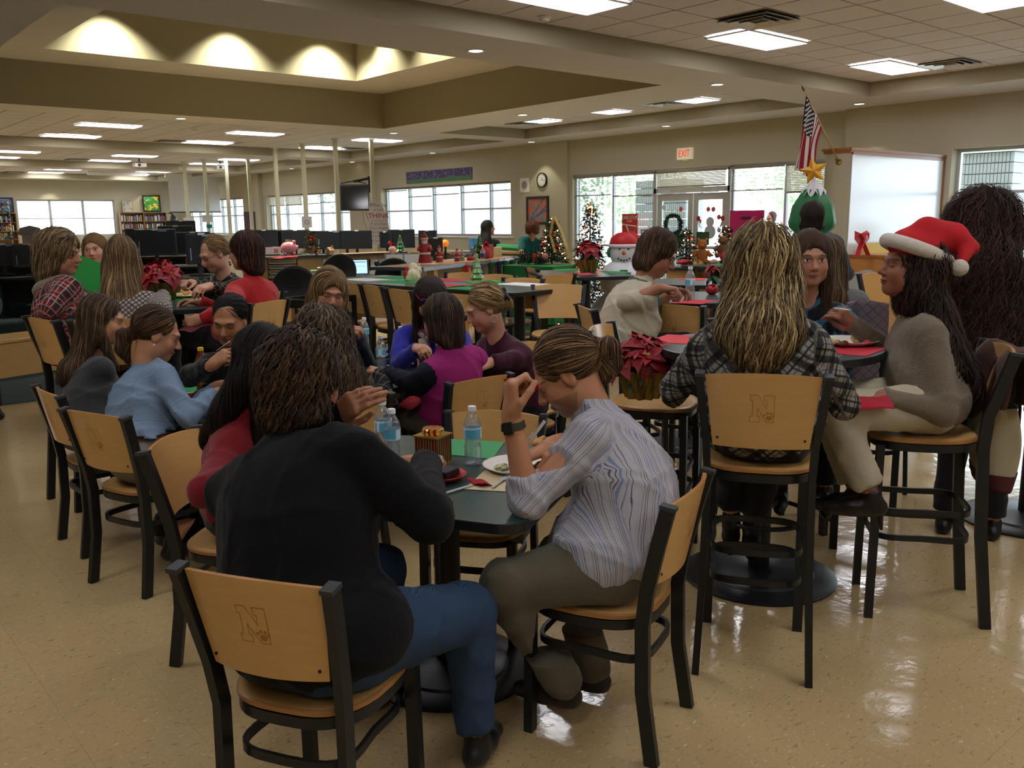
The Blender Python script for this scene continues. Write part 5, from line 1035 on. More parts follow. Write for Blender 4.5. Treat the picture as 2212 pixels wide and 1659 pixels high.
m_pet = clear_mat('clear_plastic', (.93, .97, .98)); m_bag = clear_mat('clear_bag', (.8, .84, .86), .9, .2)
m_lab = fabric('blue_label', '5fb4cf', [('y', .05, .006, .01, 'dfeef2', .9), ('x', .09, .012, 0, 'e8f2f4', .8)], .4); m_tea = mat('amber_tea', '6b2c12', .12, spec=.7, var=.05); m_tlab = fabric('yellow_label', 'd9b51f', [('y', .03, .003, 0, 'e9d36a', .8), ('x', .08, .006, 0, '5a7a2a', .6)], .45)
def bottle_mesh(tea=False):
    if tea: pr = [(.029, 0), (.034, .006), (.034, .03), (.033, .05), (.033, .128), (.035, .135), (.031, .145), (.033, .155), (.028, .180), (.016, .205), (.014, .222)]
    else: pr = [(.024, 0), (.031, .004), (.032, .012)]+[(.0322-.0022*(i % 2), .018+.0085*i) for i in range(7)]+[(.028, .082), (.0285, .090), (.032, .100), (.032, .140), (.031, .150), (.026, .168), (.018, .184), (.0125, .193), (.0125, .202)]
    return pr
def bottle(lab, p, tea=False, cap=True, s=1.0, lean=0):
    t = thing('drink_bottle' if tea else 'water_bottle', lab, 'bottle', (p[0], p[1], p[2]), rnd.uniform(0, 6), 'bottles on the lunch tables'); pr = [(r*s, z*s) for r, z in bottle_mesh(tea)]
    o = obj('bottle_body', MB().lathe(pr, 24), m_tea if tea else m_pet, t, 60)
    a, b = ((.045, .127) if tea else (.100, .140)); m = MB(); nn = 28
    r_ = (.0338 if tea else .0326)*s; vs = [(r_*math.cos(2*pi*i/nn), r_*math.sin(2*pi*i/nn), z*s) for z in (a, b) for i in range(nn+1)]
    m.add(vs, [(i, i+1, nn+2+i, nn+1+i) for i in range(nn)]); me = m.mesh('label', [m_tlab if tea else m_lab], True); at_ = me.attributes.new('gc', 'FLOAT_VECTOR', 'POINT')
    at_.data.foreach_set('vector', [c for v, i in zip(vs, list(range(nn+1))*2) for c in (i/nn*.2, v[2], 0)]); obj('wrap_label', me, None, t)
    h = pr[-1][1]
    if cap: obj('cap', MB().lathe([(.015*s, h-.004), (.0155*s, h+.010), (.014*s, h+.014), (.001, h+.0145)], 20), mat('cap_yellow' if tea else 'cap_white', 'e0c411' if tea else 'e4e8ea', .4), t, 40)
    if not tea: obj('water', MB().lathe([(r-.0022, z+.002) for r, z in pr if z < .10*s], 20), clear_mat('water', (.88, .94, .95), .1, .02) if 'wtr' not in MATS else MATS['wtr'], t, 60)
    if lean: t.rotation_euler[1] = rad(lean)
    return t
MATS['wtr'] = clear_mat('bottle_water', (.90, .95, .96), .12, .02)
bottle('tall clear water bottle standing alone in the middle of the front table', at(1022, 1003, .75)); bottle('half hidden water bottle behind the other, left of the striped tin', at(830, 985, .75)); bottle('nearest of two water bottles left of the striped tin', at(850, 1002, .75), s=.95)
bottle('amber tea bottle with a yellow label and yellow cap on the left table', at(440, 846, .75), tea=True); bottle('uncapped water bottle beside the yellow-capped tea', at(471, 850, .75), cap=False)
bottle('water bottle next to the paper plate on the middle table', at(868, 778, .75)); bottle('water bottle by the frizzy curls on the middle table', at(825, 803, .75)); bottle('tilted water bottle in front of the woman in navy', at(789, 752, .75))
bottle('small water bottle beside the floral scarf of the cobalt sweater', at(905, 768, .75), s=.9); bottle('water bottle on the round high table in front of the cream cardigan', at(1490, 648, 1.07), s=1.05)
# striped gift tin
p = at(937, 1000, .75); t = thing('gift_tin', 'square red, green and gold striped gift tin with a round lid', 'tin', p, rad(20)); n_ = NT('striped_tin'); x, y, z = n_.sep(n_.coord()); st = n_.math('ADD', x, y)
c = n_.mix(line(n_, st, .024, .0045), lin('8c1016'), lin('4e5a24')); c = n_.mix(line(n_, st, .012, .0011, .003), c, lin('c8ac5e')); n_.set(c, .25, .5, .6)
b_ = obj('tin_body', MB().box((0, 0, .052), (.098, .098, .104)), n_.m, t); bev(b_, .004)
gold = mat('gold_trim', 'b99a4a', .3, .8, .5); obj('tin_rim', MB().box((0, 0, .106), (.106, .106, .006)).box((0, 0, .003), (.103, .103, .006)), gold, t, kind='stuff'); n2 = NT('lid_stripes'); x2, y2, z2 = n2.sep(n2.coord()); n2.set(n2.mix(line(n2, y2, .018, .0045), lin('a3151c'), lin('c8ac5e')), .22, .5, .6)
obj('tin_lid', MB().lathe([(.036, .108), (.037, .113), (.041, .118), (.041, .128), (.036, .133), (.001, .134)], 28), n2.m, t, 40)
# plates and food
m_pl = mat('paper_plate', 'ded9cf', .7, var=.03); m_pr = mat('red_plate', 'b3202a', .4); m_clearp = m_pet
def plate(lab, p, r=.115, mt=None): return tag(obj('plate', MB().lathe([(.001, .003), (r*.68, .003), (r*.78, .008), (r*.93, .019), (r, .020), (r*.99, .0175), (r*.78, .004), (r*.66, 0), (.001, 0)], 40), mt or m_pl, smooth=True, loc=tuple(p)), lab, 'plate')
def lump(nm, lab, p, r, col, seed, cat='food', h=None, rough=.5, bumpy=.3, col2=None, rz=0):
    rx, ry, rzz = r; g = Field(); q_ = np.random.RandomState(seed)
    for i in range(9): a = q_.uniform(0, 6.3); k = q_.uniform(0, .62); rr = q_.uniform(.3, .55); g.ell((rx*k*math.cos(a), ry*k*math.sin(a), rzz*rr*.8), (rx*rr, ry*rr, rzz*rr), k=min(r)*.25)
    V, Fc = g.mesh(max(r)/14, wob(seed, 4/max(r)*1.6, min(r)*bumpy*.3)); n = NT(nm); f = n.noise(n.coord(), 60, 4); n.set(n.mix(n.ramp(f, [(.42, (0, 0, 0, 1)), (.6, (1, 1, 1, 1))]), lin(col), lin(col2 or col)), rough, 0, .5); n.bump(f, .4, .004)
    return tag(obj(nm, npmesh(nm, V, Fc, n.m), None, loc=tuple(p), rz=rz), lab, cat)
def up(p, d): return np.array([p[0], p[1], p[2]+d])
p = at(1118, 1012, .752); plate('white paper plate under the striped shirt sleeve', p, .125); lump('salad', 'bits of green salad on the plate of the man in the striped shirt', up(at(1090, 1016, .752), .006), (.045, .035, .022), '4d6b2a', 3, col2='d8c9a0'); lump('bread_roll', 'golden bread by the hand of the man in the striped shirt', up(at(1165, 968, .752), .012), (.04, .03, .035), 'c88a45', 4)
p = at(955, 1034, .752); plate('small red plate with chocolate cake', p, .085, m_pr); o = tag(obj('cake_slice', MB().prism([(-.04, -.022), (.04, -.03), (.045, .022), (-.035, .03)], .006, .034), mat('chocolate', '1d0f0b', .6, bump=.4, bs=200), loc=tuple(up(at(965, 1034, .752), 0)), rz=.4), 'dark chocolate cake slice on the red plate', 'cake'); bev(o, .005)
lump('frosted_cake', 'cake with toasted white frosting leaning on the chocolate slice', up(at(945, 1020, .752), .02), (.04, .034, .045), '4a2414', 6, col2='d9b98a')
paper('sheet of green paper behind the striped gift tin', '3f8f5a', [(958, 948), (1090, 955), (1064, 992), (895, 975)], .751); paper('cream paper mat under the white plate in front', 'cdbb96', [(1003, 1057), (1052, 1012), (1190, 1030), (1150, 1066)], .751, name='paper_mat')
def knife(lab, p, rz, L=.16, fork=False, col=None):
    m = MB().box((0, 0, .003), (L*.6, .010, .003)); 
    if fork:
        m.box((L*.38, 0, .003), (L*.2, .022, .0025))
        for k in (-1.5, -.5, .5, 1.5): m.box((L*.55, k*.0055, .003), (L*.16, .003, .0022))
    else: m.prism([(L*.3, -.006), (L*.7, -.006), (L*.74, 0), (L*.7, .006), (L*.3, .006)], .0018, .0042)
    return tag(obj('plastic_fork' if fork else 'plastic_knife', m, col or mat('clear_cutlery', 'c9cfd0', .15, spec=.7), loc=tuple(p), rz=rz, kind=None), lab, 'cutlery')
knife('clear plastic knife by the black fleece sleeve', at(965, 1066, .753), .1); knife('clear plastic fork on the cream paper mat', at(1075, 1046, .7545), .5, fork=True)
def fork_at(lab, a, b, col='e6e6e2'):
    a, b = np.array(a), np.array(b); o = knife(lab, a, 0, np.linalg.norm(b-a)*1.25, True, mat('white_cutlery', col, .3)); q_ = Vector((1, 0, 0)).rotation_difference(Vector(nrm(b-a))); o.rotation_mode = 'QUATERNION'; o.rotation_quaternion = q_; return o
fork_at('white plastic fork held at the mouth of the woman in the black cardigan', PD(478, 752, 4.20), PD(500, 736, 4.16)); fork_at('clear plastic fork raised by the woman in the fur-trimmed hat', PD(1812, 668, 3.72), PD(1842, 672, 3.66), 'c9cfd0'); fork_at('clear knife in the fingers of the man in the striped shirt', PD(1165, 925, 2.7), PD(1135, 965, 2.72), 'c9cfd0')
plate('oval white plate of food in front of the fur-trimmed hat', at(1832, 742, 1.075), .13); tb = 1.085
lump('bread_slice', 'slice of swirled bread on the plate before the tweed blazer', at(1850, 738, tb), (.055, .035, .04), 'd9bb80', 11, col2='b88a4a'); lump('meat', 'brown pulled meat on the plate before the tweed blazer', at(1822, 746, tb), (.038, .025, .02), '4f2a18', 12, col2='7a4a2a', rough=.3); lump('noodles', 'pale salad on the left of the plate before the tweed blazer', at(1800, 742, tb), (.04, .03, .02), 'd6c68c', 13, col2='8f8a4a')
lump('strawberry', 'red strawberry on the plate before the tweed blazer', at(1872, 744, tb), (.018, .017, .022), 'b3242a', 14, col2='d0474a', bumpy=.1); lump('melon', 'pale green melon piece beside the strawberry', at(1885, 736, tb), (.028, .022, .026), 'a9b865', 15, bumpy=.1)
for px, py, an, c, l in ((1468, 733, 20, 'd2414c', 'red paper mat left of the plaid blouse'), (1838, 756, 10, 'c22f3c', 'red paper mat under the oval plate')): mat_rect(l, c, px, py, 1.0705, an)
plate('white plate with pasta before the cream cardigan', at(1440, 634, 1.072), .13); lump('pasta', 'pale pasta and greens on the cream cardigan woman\'s plate', at(1432, 630, 1.083), (.075, .05, .03), 'c9ad7a', 21, col2='8fa03c')
mat_rect('green paper mat under the plate of pasta', '1f7a4a', 1425, 641, 1.0705, 15); mat_rect('red paper mat right of the plate of pasta', 'c22f3c', 1500, 652, 1.0705, 15)
# left low table and middle table food
plate('white plate heaped with ribs in front of the denim jacket', at(432, 862, .752), .12); lump('ribs', 'glazed brown ribs on the left table plate', at(432, 858, .762), (.07, .05, .035), '5a1f12', 23, col2='8a4a2a', rough=.25); lump('potato_salad', 'yellow potato salad beside the ribs', at(436, 876, .762), (.03, .025, .02), 'd6b63c', 24)
plate('small white plate behind the ribs', at(407, 832, .752), .075); mat_rect('green paper mat under the left table plate', '1f8a4a', 418, 842, .7512, 20, .3, .22); lump('orange_slices', 'orange piece behind the water bottle on the left table', at(548, 800, .762), (.03, .02, .02), 'c9622a', 25); plate('white plate beside the water bottle on the left table', at(540, 806, .752), .10)
plate('square-edged white plate before the cobalt sweater', at(882, 770, .752), .12); lump('pasta_salad', 'pasta salad on the plate before the cobalt sweater', at(885, 766, .762), (.06, .04, .022), 'd3b06a', 26, col2='a84a2a')
plate('white plate before the woman in navy with blonde streaks', at(760, 760, .752), .11)
knife('white plastic knife lying across the middle table', at(838, 790, .753), 1.2)
# left high table
zt = 1.071; plate('large white plate of bread on the left high table', at(398, 642, zt+.001), .14); plate('second white plate behind the bread on the left high table', at(440, 636, zt+.001), .12)
lump('fried_bread', 'golden folded bread on the left high table plate', at(405, 636, zt+.012), (.075, .045, .055), 'c98d48', 31, col2='dba65c'); lump('potato', 'pale potato pieces left of the golden bread', at(383, 640, zt+.012), (.045, .03, .028), 'd6b98a', 32); lump('ribs', 'dark glazed meat right of the golden bread', at(435, 636, zt+.012), (.05, .035, .03), '4f1f12', 33, rough=.25)
mat_rect('green paper mat under the plate of bread', '1f8a4a', 398, 646, zt-.0005, 10, .32, .25); 
# papers on the long high table and the back table
ZT = 1.0705
for px, py, c, l in ((790, 604, 'e6e6e2', 'white paper mat at the left end of the long high table'), (855, 600, '2f8f58', 'green paper mat behind the figurine on the long high table'), (868, 609, '2a9a50', 'green paper mat at the left of the long high table'), (970, 605, 'c23a48', 'red paper mat behind, centre of the long high table'), (965, 617, 'c8404c', 'red paper mat in front, centre of the long high table'), (1050, 608, '2a9a50', 'green paper mat by the green ceramic tree'), (1010, 622, '25904a', 'green paper mat nearest the camera on the long high table'), (1128, 614, 'e8e8e4', 'white paper mat at the right end of the long high table')): mat_rect(l, c, px, py, ZT, 96, .42, .29)
for px, py, c, l in ((1225, 583, '2a9a50', 'green paper mat left of the gold-wrapped poinsettia'), (1255, 592, 'c23a48', 'red paper mat in front of the gold-wrapped poinsettia'), (1330, 580, 'c8404c', 'red paper mat behind the gold-wrapped poinsettia'), (1330, 588, '25904a', 'green paper mat right of the gold-wrapped poinsettia')): mat_rect(l, c, px, py, ZT, 60, .34, .25)
mat_rect('red paper mat on the high table with the red jar', 'd2414c', 1500, 603, ZT, 20); mat_rect('green paper mat on the far aisle table', '2f8f58', 1550, 571, ZT, 10)
tag(obj('green_folder', MB().box((0, 0, 0), (.30, .003, .20), R=Matrix.Rotation(rad(-35), 3, 'Z') @ Matrix.Rotation(rad(22), 3, 'Y')), mat('green_card', '2fa04a', .7), loc=tuple(PD(182, 590, 5.75))), 'bright green folded card held between the diners at the left high table', 'folder')
# napkins
def napkin(lab, p, w, d, col, seed, rz=0):
    q_ = np.random.RandomState(seed); a = q_.uniform(0, 6.3, 6); fn = lambda u, v: Vector(((u-.5)*w, (v-.5)*d, .006*math.sin(9*u+a[0])*math.cos(7*v+a[1])+.02*math.sin(4*u+a[2]) - .03*abs(u-.5)))
    o = obj('napkin', MB().grid(fn, 14, 12), mat('napkin_'+col, col, .9), smooth=True, loc=tuple(p), rz=rz); solid(o, .002); return tag(o, lab, 'napkin')
napkin('red napkin on the lap of the woman in off-white trousers', PD(1866, 862, 3.42), .22, .16, 'a11a2c', 1, .8); napkin('maroon napkin under the hand of the red sweater woman', PD(415, 702, 5.3), .2, .16, '5a1420', 2, .2); napkin('red napkin crumpled at the temple of the man in the striped shirt', PD(1128, 820, 2.66), .06, .10, 'b3202a', 3, .6)
napkin('red napkin on the knees of the magenta sweater woman', PD(905, 868, 4.72), .2, .14, 'a3202a', 4); napkin('red napkin under the white plate in front', at(1050, 1040, .757), .10, .08, 'a3202a', 5)
# ---------------------------------------------------------------- poinsettias
m_br = mat('red_bract', '7f0b17', .55, var=.2, vs=20, bump=.3, bs=90); m_br2 = mat('red_bract_bright', '97121c', .5, var=.2, vs=20); m_gl = mat('green_leaf', '26502a', .5, var=.2, vs=20)
def leafmesh(nm, L, wd, mt, droop=.25):
    m = MB(); pr = [(0, .02), (.15, .45), (.35, .95), (.5, 1), (.62, .80), (.8, .42), (1, .02)]; vs = []
    for t_, w_ in pr:
        z = -droop*L*t_*t_; vs += [(-w_*wd/2, L*t_, z+.10*wd*w_), (0, L*t_, z), (w_*wd/2, L*t_, z+.10*wd*w_)]
    for i in range(len(pr)-1): a = i*3; m.f += [(a, a+1, a+4, a+3), (a+1, a+2, a+5, a+4)]; m.m += [0, 0]
    m.v = vs; return m.mesh(nm, [mt], True)
LF = {k: leafmesh(*v) for k, v in dict(b=('bract', .10, .055, m_br, .35), b2=('bract', .085, .045, m_br2, .2), g=('leaf', .11, .065, m_gl, .5)).items()}
def poinsettia(lab, p, r, h, heads, pot='foil', seed=1, s=1.0, green=8):
    t = thing('poinsettia', lab, 'plant', p, 0, 'poinsettias'); q_ = random.Random(seed)
    if pot == 'foil':
        m = MB(); ph = .105*s; m.grid(lambda u, v: Vector(((.055+.035*v+.010*math.sin(u*2*pi*9+v*3))*s*math.cos(2*pi*u), (.055+.035*v+.010*math.sin(u*2*pi*9+v*3))*s*math.sin(2*pi*u), ph*v)), 54, 6, closed_u=True)
        obj('foil_wrap', m, mat('gold_foil', '8f7638', .3, .8, .6, bump=.4, bs=60), t)
    elif pot == 'jar': ph = .10*s; obj('jar', MB().lathe([(.03*s, 0), (.055*s, .02*s), (.062*s, .055*s), (.045*s, .088*s), (.03*s, .10*s)], 24), mat('red_glaze', 'a80f1a', .15, spec=.7), t, True)
    obj('stem', MB().tube([(0, 0, .02), (.005, 0, h*.75)], .006*s), m_gl, t)
    for i in range(heads):
        if i == 0: c = Vector((0, 0, h))
        else: a = 2*pi*i*.381966*1.0+q_.uniform(-.2, .2); k = math.sqrt(i/heads); c = Vector((r*.72*k*math.cos(a), r*.72*k*math.sin(a), h-.5*r*k*k))
        tilt = Vector((c.x, c.y, r*.55)).normalized(); Q = Vector((0, 0, 1)).rotation_difference(tilt)
        for ring_, (nb_, sc) in enumerate(((6, 1.0), (5, .72))):
            for j in range(nb_):
                o = link(bpy.data.objects.new('bract', LF['b' if ring_ == 0 else 'b2']), t); ang = 2*pi*(j+.5*ring_)/nb_+q_.uniform(-.25, .25)
                o.rotation_mode = 'QUATERNION'; o.rotation_quaternion = Q @ Matrix.Rotation(ang, 3, 'Z').to_quaternion() @ Matrix.Rotation(q_.uniform(-.25, .25)+.35*ring_, 3, 'X').to_quaternion(); o.location = c+tilt*.004*ring_; f = s*sc*q_.uniform(.85, 1.15); o.scale = (f, f, f)
        obj('flower_centre', MB().ball(c+tilt*.008, .008*s, 6, 4), mat('yellow_centre', 'b9a23a', .6), t)
    for i in range(green):
        a = 2*pi*i/green+q_.uniform(-.2, .2); o = link(bpy.data.objects.new('leaf', LF['g']), t); o.rotation_mode = 'QUATERNION'
        o.rotation_quaternion = Matrix.Rotation(a, 3, 'Z').to_quaternion() @ Matrix.Rotation(-.4, 3, 'X').to_quaternion(); o.location = (0, 0, h*.62+q_.uniform(-.02, .03)); o.scale = (s,)*3
    return t
poinsettia('large red poinsettia centrepiece on the left high table', at(352, 650, 1.07), .18, .27, 13, seed=2, s=1.3); poinsettia('red poinsettia in gold foil standing on the bar stool behind the ponytail', PD(1388, 858, 3.95), .17, .25, 12, seed=5, s=1.25)
poinsettia('red poinsettia in a glass vase on the back high table', at(1270, 588, 1.07), .15, .30, 9, seed=7, s=1.25, green=12); poinsettia('small red poinsettia in a round red jar', at(1538, 636, 1.07), .05, .20, 2, 'jar', 9, .75, 4); poinsettia('red poinsettia half hidden by the tall curly haired woman at the right edge', PD(2192, 655, 6.0), .14, .22, 8, seed=11)
# figurines on the long high table
def cone_tree(name, lab, p, h, r, tiers, col, tip='d8a83c', gl=.25):
    t = thing(name, lab, 'figurine', p); m = MB().lathe([(r*.35, 0), (r*.4, h*.02), (r*.3, h*.10)], 16)
    for k in range(tiers): a = .08+.86*k/tiers; b = .08+.86*(k+1.35)/tiers; m.lathe([(r*(1-k/tiers*.85)*.9, h*a), (r*(1-k/tiers*.85), h*(a+.015)), (r*(1-k/tiers*.85)*.35, h*min(b, .97))], 12)
    obj('tree_tiers', m, mat('ceramic_'+col, col, gl, spec=.6), t, 30, kind='stuff'); obj('star', MB().ball((0, 0, h), (r*.18, r*.10, r*.2), 8, 5), mat('star_gold', tip, .3, .4), t)
    for k in range(9): a = k*2.4; z = .15+.07*k; obj('ornament', MB().ball((r*(1-z)*.95*math.cos(a), r*(1-z)*.95*math.sin(a), h*(z+.02)), r*.09, 6, 4), mat('orn%d' % (k % 3), ('b3242a', 'c9a43a', 'c96a4a')[k % 3], .3), t)
    return t
cone_tree('ceramic_tree', 'pale green ceramic tree figurine on the long high table', at(1031, 618, 1.07), .26, .075, 5, '6f9a5e')
t = thing('santa_figurine', 'cream and red village figurine at the left of the long high table', 'figurine', at(893, 608, 1.07)); cr = mat('cream_glaze', 'cfc3a0', .35, var=.2, vs=40)
g = Field(); [g.ell((rnd.uniform(-.06, .06), rnd.uniform(-.03, .03), .03+.10*rnd.random()), (.045, .035, .045), k=.02) for _ in range(10)]; V, Fc = g.mesh(.007, wob(3, 120, .004)); obj('village', npmesh('village', V, Fc, cr), None, t)
obj('red_coat', MB().ball((-.07, 0, .06), (.03, .03, .055)).ball((-.07, 0, .12), (.018, .018, .022)), mat('red_glaze2', '9a1c20', .35), t, True, kind='stuff'); obj('chimney', MB().box((.03, 0, .155), (.02, .02, .05)).box((.07, 0, .14), (.015, .015, .05)), cr, t, kind='stuff')
# ---------------------------------------------------------------- partition with whiteboard, right side
m_cap = wood('cap_oak', '8f5a32', 'a86e40', .4, (2, 2, 10)); m_wb = mat('whiteboard_surface', 'dcdfe2', .22, spec=.6, var=.01); m_yel = mat('yellow_book', 'd9b62e', .6)
PX, PY0, PY1, PZ = 11.87, 6.57, 6.95, 2.52
obj('wall_partition', MB().b2((PX, PY0, 0), (14.78, PY1, PZ)), m_wall, kind='structure')
obj('trim_3', MB().b2((PX-.04, PY0-.04, PZ), (14.78, PY1+.04, PZ+.035)).b2((PX-.02, PY0-.02, PZ-.03), (14.78, PY1+.02, PZ)), m_cap, kind='structure')
t = thing('whiteboard', 'wide whiteboard with an oak frame on the partition beside the flag', 'whiteboard', (PX+.03, PY0, 0)); obj('surface', MB().b2((0, -.02, .95), (2.82, -.005, 2.46)), m_wb, t); obj('frame', MB().b2((0, -.03, 2.46), (2.86, 0, 2.50)).b2((2.82, -.03, .93), (2.86, 0, 2.46)).b2((0, -.05, .91), (2.86, 0, .95)), m_cap, t, kind='stuff')
t = thing('low_cabinet', 'brown wooden cabinet under the whiteboard carrying yellow books', 'cabinet', (PX+.03, PY0-.58, 0)); obj('cabinet_body', MB().b2((0, 0, 0), (2.6, .52, 1.04)), m_oak, t); obj('cabinet_top', MB().b2((-.02, -.02, 1.04), (2.62, .53, 1.08)), m_cap, t)
for i in range(4): d_ = obj('door', MB().b2((.03+.64*i, -.018, .05), (.64+.64*i, 0, .99)), m_oak, t); obj('handle', MB().b2((.56+.64*i, -.03, .6), (.57+.64*i, -.018, .72)), m_alu, d_)
for i in range(9): tag(obj('yellow_book', MB().box((0, 0, .075), (.15, .03, .15)), m_yel, loc=(PX+.30+.16*i, PY0-.16, 1.08), rz=rnd.uniform(-.05, .05)), 'yellow booklet in the row leaning under the whiteboard', 'book', 'yellow booklets under the whiteboard')
def bow(lab, p, s, rz=0):
    t = thing('ribbon_bow', lab, 'bow', p, rz); m_ = mat('red_ribbon', 'b3121c', .5)
    for sx in (-1, 1):
        obj('loop', MB().tube([(0, 0, .13*s), (sx*.05*s, .01, .19*s), (sx*.09*s, .0, .20*s), (sx*.10*s, 0, .15*s), (sx*.05*s, 0, .12*s), (0, 0, .12*s)], 1, flat=(.05*s, .004)), m_, t); obj('tail', MB().tube([(0, 0, .12*s), (sx*.05*s, -.01, .06*s), (sx*.09*s, -.02, .0)], 1, flat=(.045*s, .004)), m_, t)
    obj('knot', MB().ball((0, 0, .125*s), .022*s, 8, 6), m_, t); return t
pb_ = onY(1861, 549, PY0-.36); pb_[2] = 1.08; bow('red ribbon bow in front of the yellow books under the whiteboard', pb_, 1.6)
# flag
bk = onX(1812, 350, PX); t = thing('flag', 'striped and starred national flag on a wooden pole above the inflatable tree', 'flag', bk); tip = onX(1737, 196, PX-1.0)-bk; poleD = nrm(tip)
obj('pole', MB().tube([Vector(poleD*.03), Vector(tip)], .010), wood('pole_wood', 'a88455', 'c09a66'), t, True); obj('bracket', MB().lathe([(.045, 0), (.045, .012), (.02, .02), (.016, .09)], 14, ax=(-1, 0, .4)), mat('brass', '8a7236', .35, .7), t, 40); obj('finial', MB().lathe([(.012, 0), (.018, .02), (.001, .10)], 10, c=tip, ax=poleD), mat('finial_dark', '4a3a30', .4), t, True)
A_ = onX(1741, 207, PX-.96)-bk; B_ = onX(1776, 275, PX-.50)-bk; C_ = onX(1716, 362, PX-.80)-bk; D_ = onX(1753, 386, PX-.62)-bk; CEN = onX(1749, 300, PX-.66)-bk
def flg(u, v):
    h0 = A_*(1-u)+B_*u; f0 = C_*(1-u)+D_*u; p = h0*(1-v)+f0*v; pull = math.sin(v*pi)*(u**1.5)*.55; m0 = (A_*(1-v)+C_*v)*.25+CEN*.75; p = p*(1-pull*.45)+m0*(pull*.45); p = p+np.array([.5, -.86, 0])*(.035*math.sin(u*13+v*2)*(.3+v)); return Vector(p)
nu, nv = 53, 40; fm = MB().grid(flg, nu, nv); me = fm.mesh('cloth', [bpy.data.materials.new('x')], True); a_ = me.attributes.new('gc', 'FLOAT_VECTOR', 'POINT'); a_.data.foreach_set('vector', [c for j in range(nv) for i in range(nu) for c in (i/(nu-1), j/(nv-1), 0)])
n = NT('flag_cloth'); x, y, z = gc(n); st = n.math('GREATER_THAN', n.math('MODULO', n.math('MULTIPLY', x, 6.5), 1), .5); can = n.math('MULTIPLY', n.math('LESS_THAN', x, .54), n.math('LESS_THAN', y, .42)); n.set(n.mix(can, n.mix(st, lin('8f1c26'), lin('cfc8c4')), lin('1a1c33')), .7, 0, .2); me.materials[0] = n.m
obj('cloth', me, None, t); sm = MB()
for r_i in range(9):
    for c_i in range(6 if r_i % 2 == 0 else 5):
        u0 = .54*(r_i+1)/10; v0 = .42*((c_i+.5+(.5 if r_i % 2 else 0))/6); c0 = flg(u0, v0); du = (flg(u0+.01, v0)-c0).normalized(); dv = (flg(u0, v0+.01)-c0); dv = (dv-du*dv.dot(du)).normalized(); nn = du.cross(dv)
        for sg in (-1, 1):
            pts = [c0+nn*.003*sg+(du*math.cos(k*pi/5)+dv*math.sin(k*pi/5))*(.022 if k % 2 == 0 else .009) for k in range(10)]; o_ = len(sm.v); sm.v += [tuple(q_) for q_ in pts]; sm.f.append(tuple(range(o_, o_+10))); sm.m.append(0)
obj('stars', sm, mat('star_white', 'd8d4cf', .7), t, kind='stuff')
# exit sign, clock, speaker, picture, banner
m_red = emis('exit_red', 'c41c16', .9); p = onX(1479, 332, XX-.05); t = thing('exit_sign', 'lit EXIT sign with red letters above the double doors', 'sign', (XX, p[1], p[2])); obj('housing', MB().b2((-.07, -.19, -.115), (0, .19, .115)), mat('sign_cream', 'cfc9a8', .5, emit=.25), t); text('EXIT', .20, m_red, t, (-.073, 0, -.0), (pi/2, 0, -pi/2), .002, sx=.72)
obj('canopy_plate', MB().b2((-.05, -.06, -.14), (0, .06, -.115)), m_white, t)
pc = onX(1171, 389, XE-.02); t = thing('wall_clock', 'round black-rimmed wall clock above the framed painting', 'clock', (XE, pc[1], pc[2]))
obj('rim', MB().lathe([(.175, 0), (.175, .045), (.155, .05), (.15, .035)], 32, ax=(-1, 0, 0)), m_black, t, 40); obj('dial', MB().lathe([(.152, .0355), (.001, .0365)], 32, ax=(-1, 0, 0)), m_white, t)
hm = MB()
for h_ in range(12): a = h_*pi/6; hm.box((-.0375, .125*math.sin(a), .125*math.cos(a)), (.002, .008, .03), R=Matrix.Rotation(a, 3, 'X').transposed() if 0 else Matrix.Rotation(-a, 3, 'X'))
obj('hour_marks', hm, m_black, t, kind='stuff')
for nm, a, L in (('hour_hand', 5.85, .08), ('minute_hand', 6.0*pi*.58, .12)): obj(nm, MB().box((-.039, L/2*math.sin(a), L/2*math.cos(a)), (.002, .010, L), R=Matrix.Rotation(-a, 3, 'X')), m_black, t)
ps = onX(1133, 400, XE-.01); t = thing('wall_speaker', 'square off-white wall speaker between the windows and the clock', 'speaker', (XE, ps[1], ps[2])); obj('plate', MB().b2((-.015, -.17, -.17), (0, .17, .17)), m_white, t); obj('grille', MB().lathe([(.10, .015), (.095, .022), (.001, .026)], 24, ax=(-1, 0, 0)), mat('grille_grey', '9a988e', .6), t, 40)
def fr_pic(lab, X, y0, y1, z0, z1, art, frc='2a201a', fw=.05, south=False, name='framed_picture'):
    """framed picture hung on a west-facing wall (X) or, with south=True, on a south-facing one (Y)"""
    w, h = abs(y1-y0), z1-z0; t = thing(name, lab, 'picture', (X, (y0+y1)/2, z0) if not south else ((y0+y1)/2, X, z0), -pi/2 if not south else 0)
    obj('canvas', MB().b2((-w/2+fw, -.02, fw), (w/2-fw, -.012, h-fw)), art, t); obj('frame', MB().b2((-w/2, -.035, 0), (w/2, 0, fw)).b2((-w/2, -.035, h-fw), (w/2, 0, h)).b2((-w/2, -.035, fw), (-w/2+fw, 0, h-fw)).b2((w/2-fw, -.035, fw), (w/2, 0, h-fw)), mat('frame_'+frc, frc, .4), t, kind='stuff'); return t
def art_mat(name, base, blobs, seed):
    n = NT(name); v = n.coord(); c = lin(base)
    for i, (col, sc, th) in enumerate(blobs): f = n.noise(n.coord(loc=(seed+i*3.1, i, seed)), sc, 2, .5, .6); c = n.mix(n.ramp(f, [(th, (0, 0, 0, 1)), (th+.02, (1, 1, 1, 1))]), c, lin(col))
    n.set(c, .5); return n.m
nO = NT('crayon_art'); x, y, z = nO.sep(nO.coord()); cc = lin('c4623c')
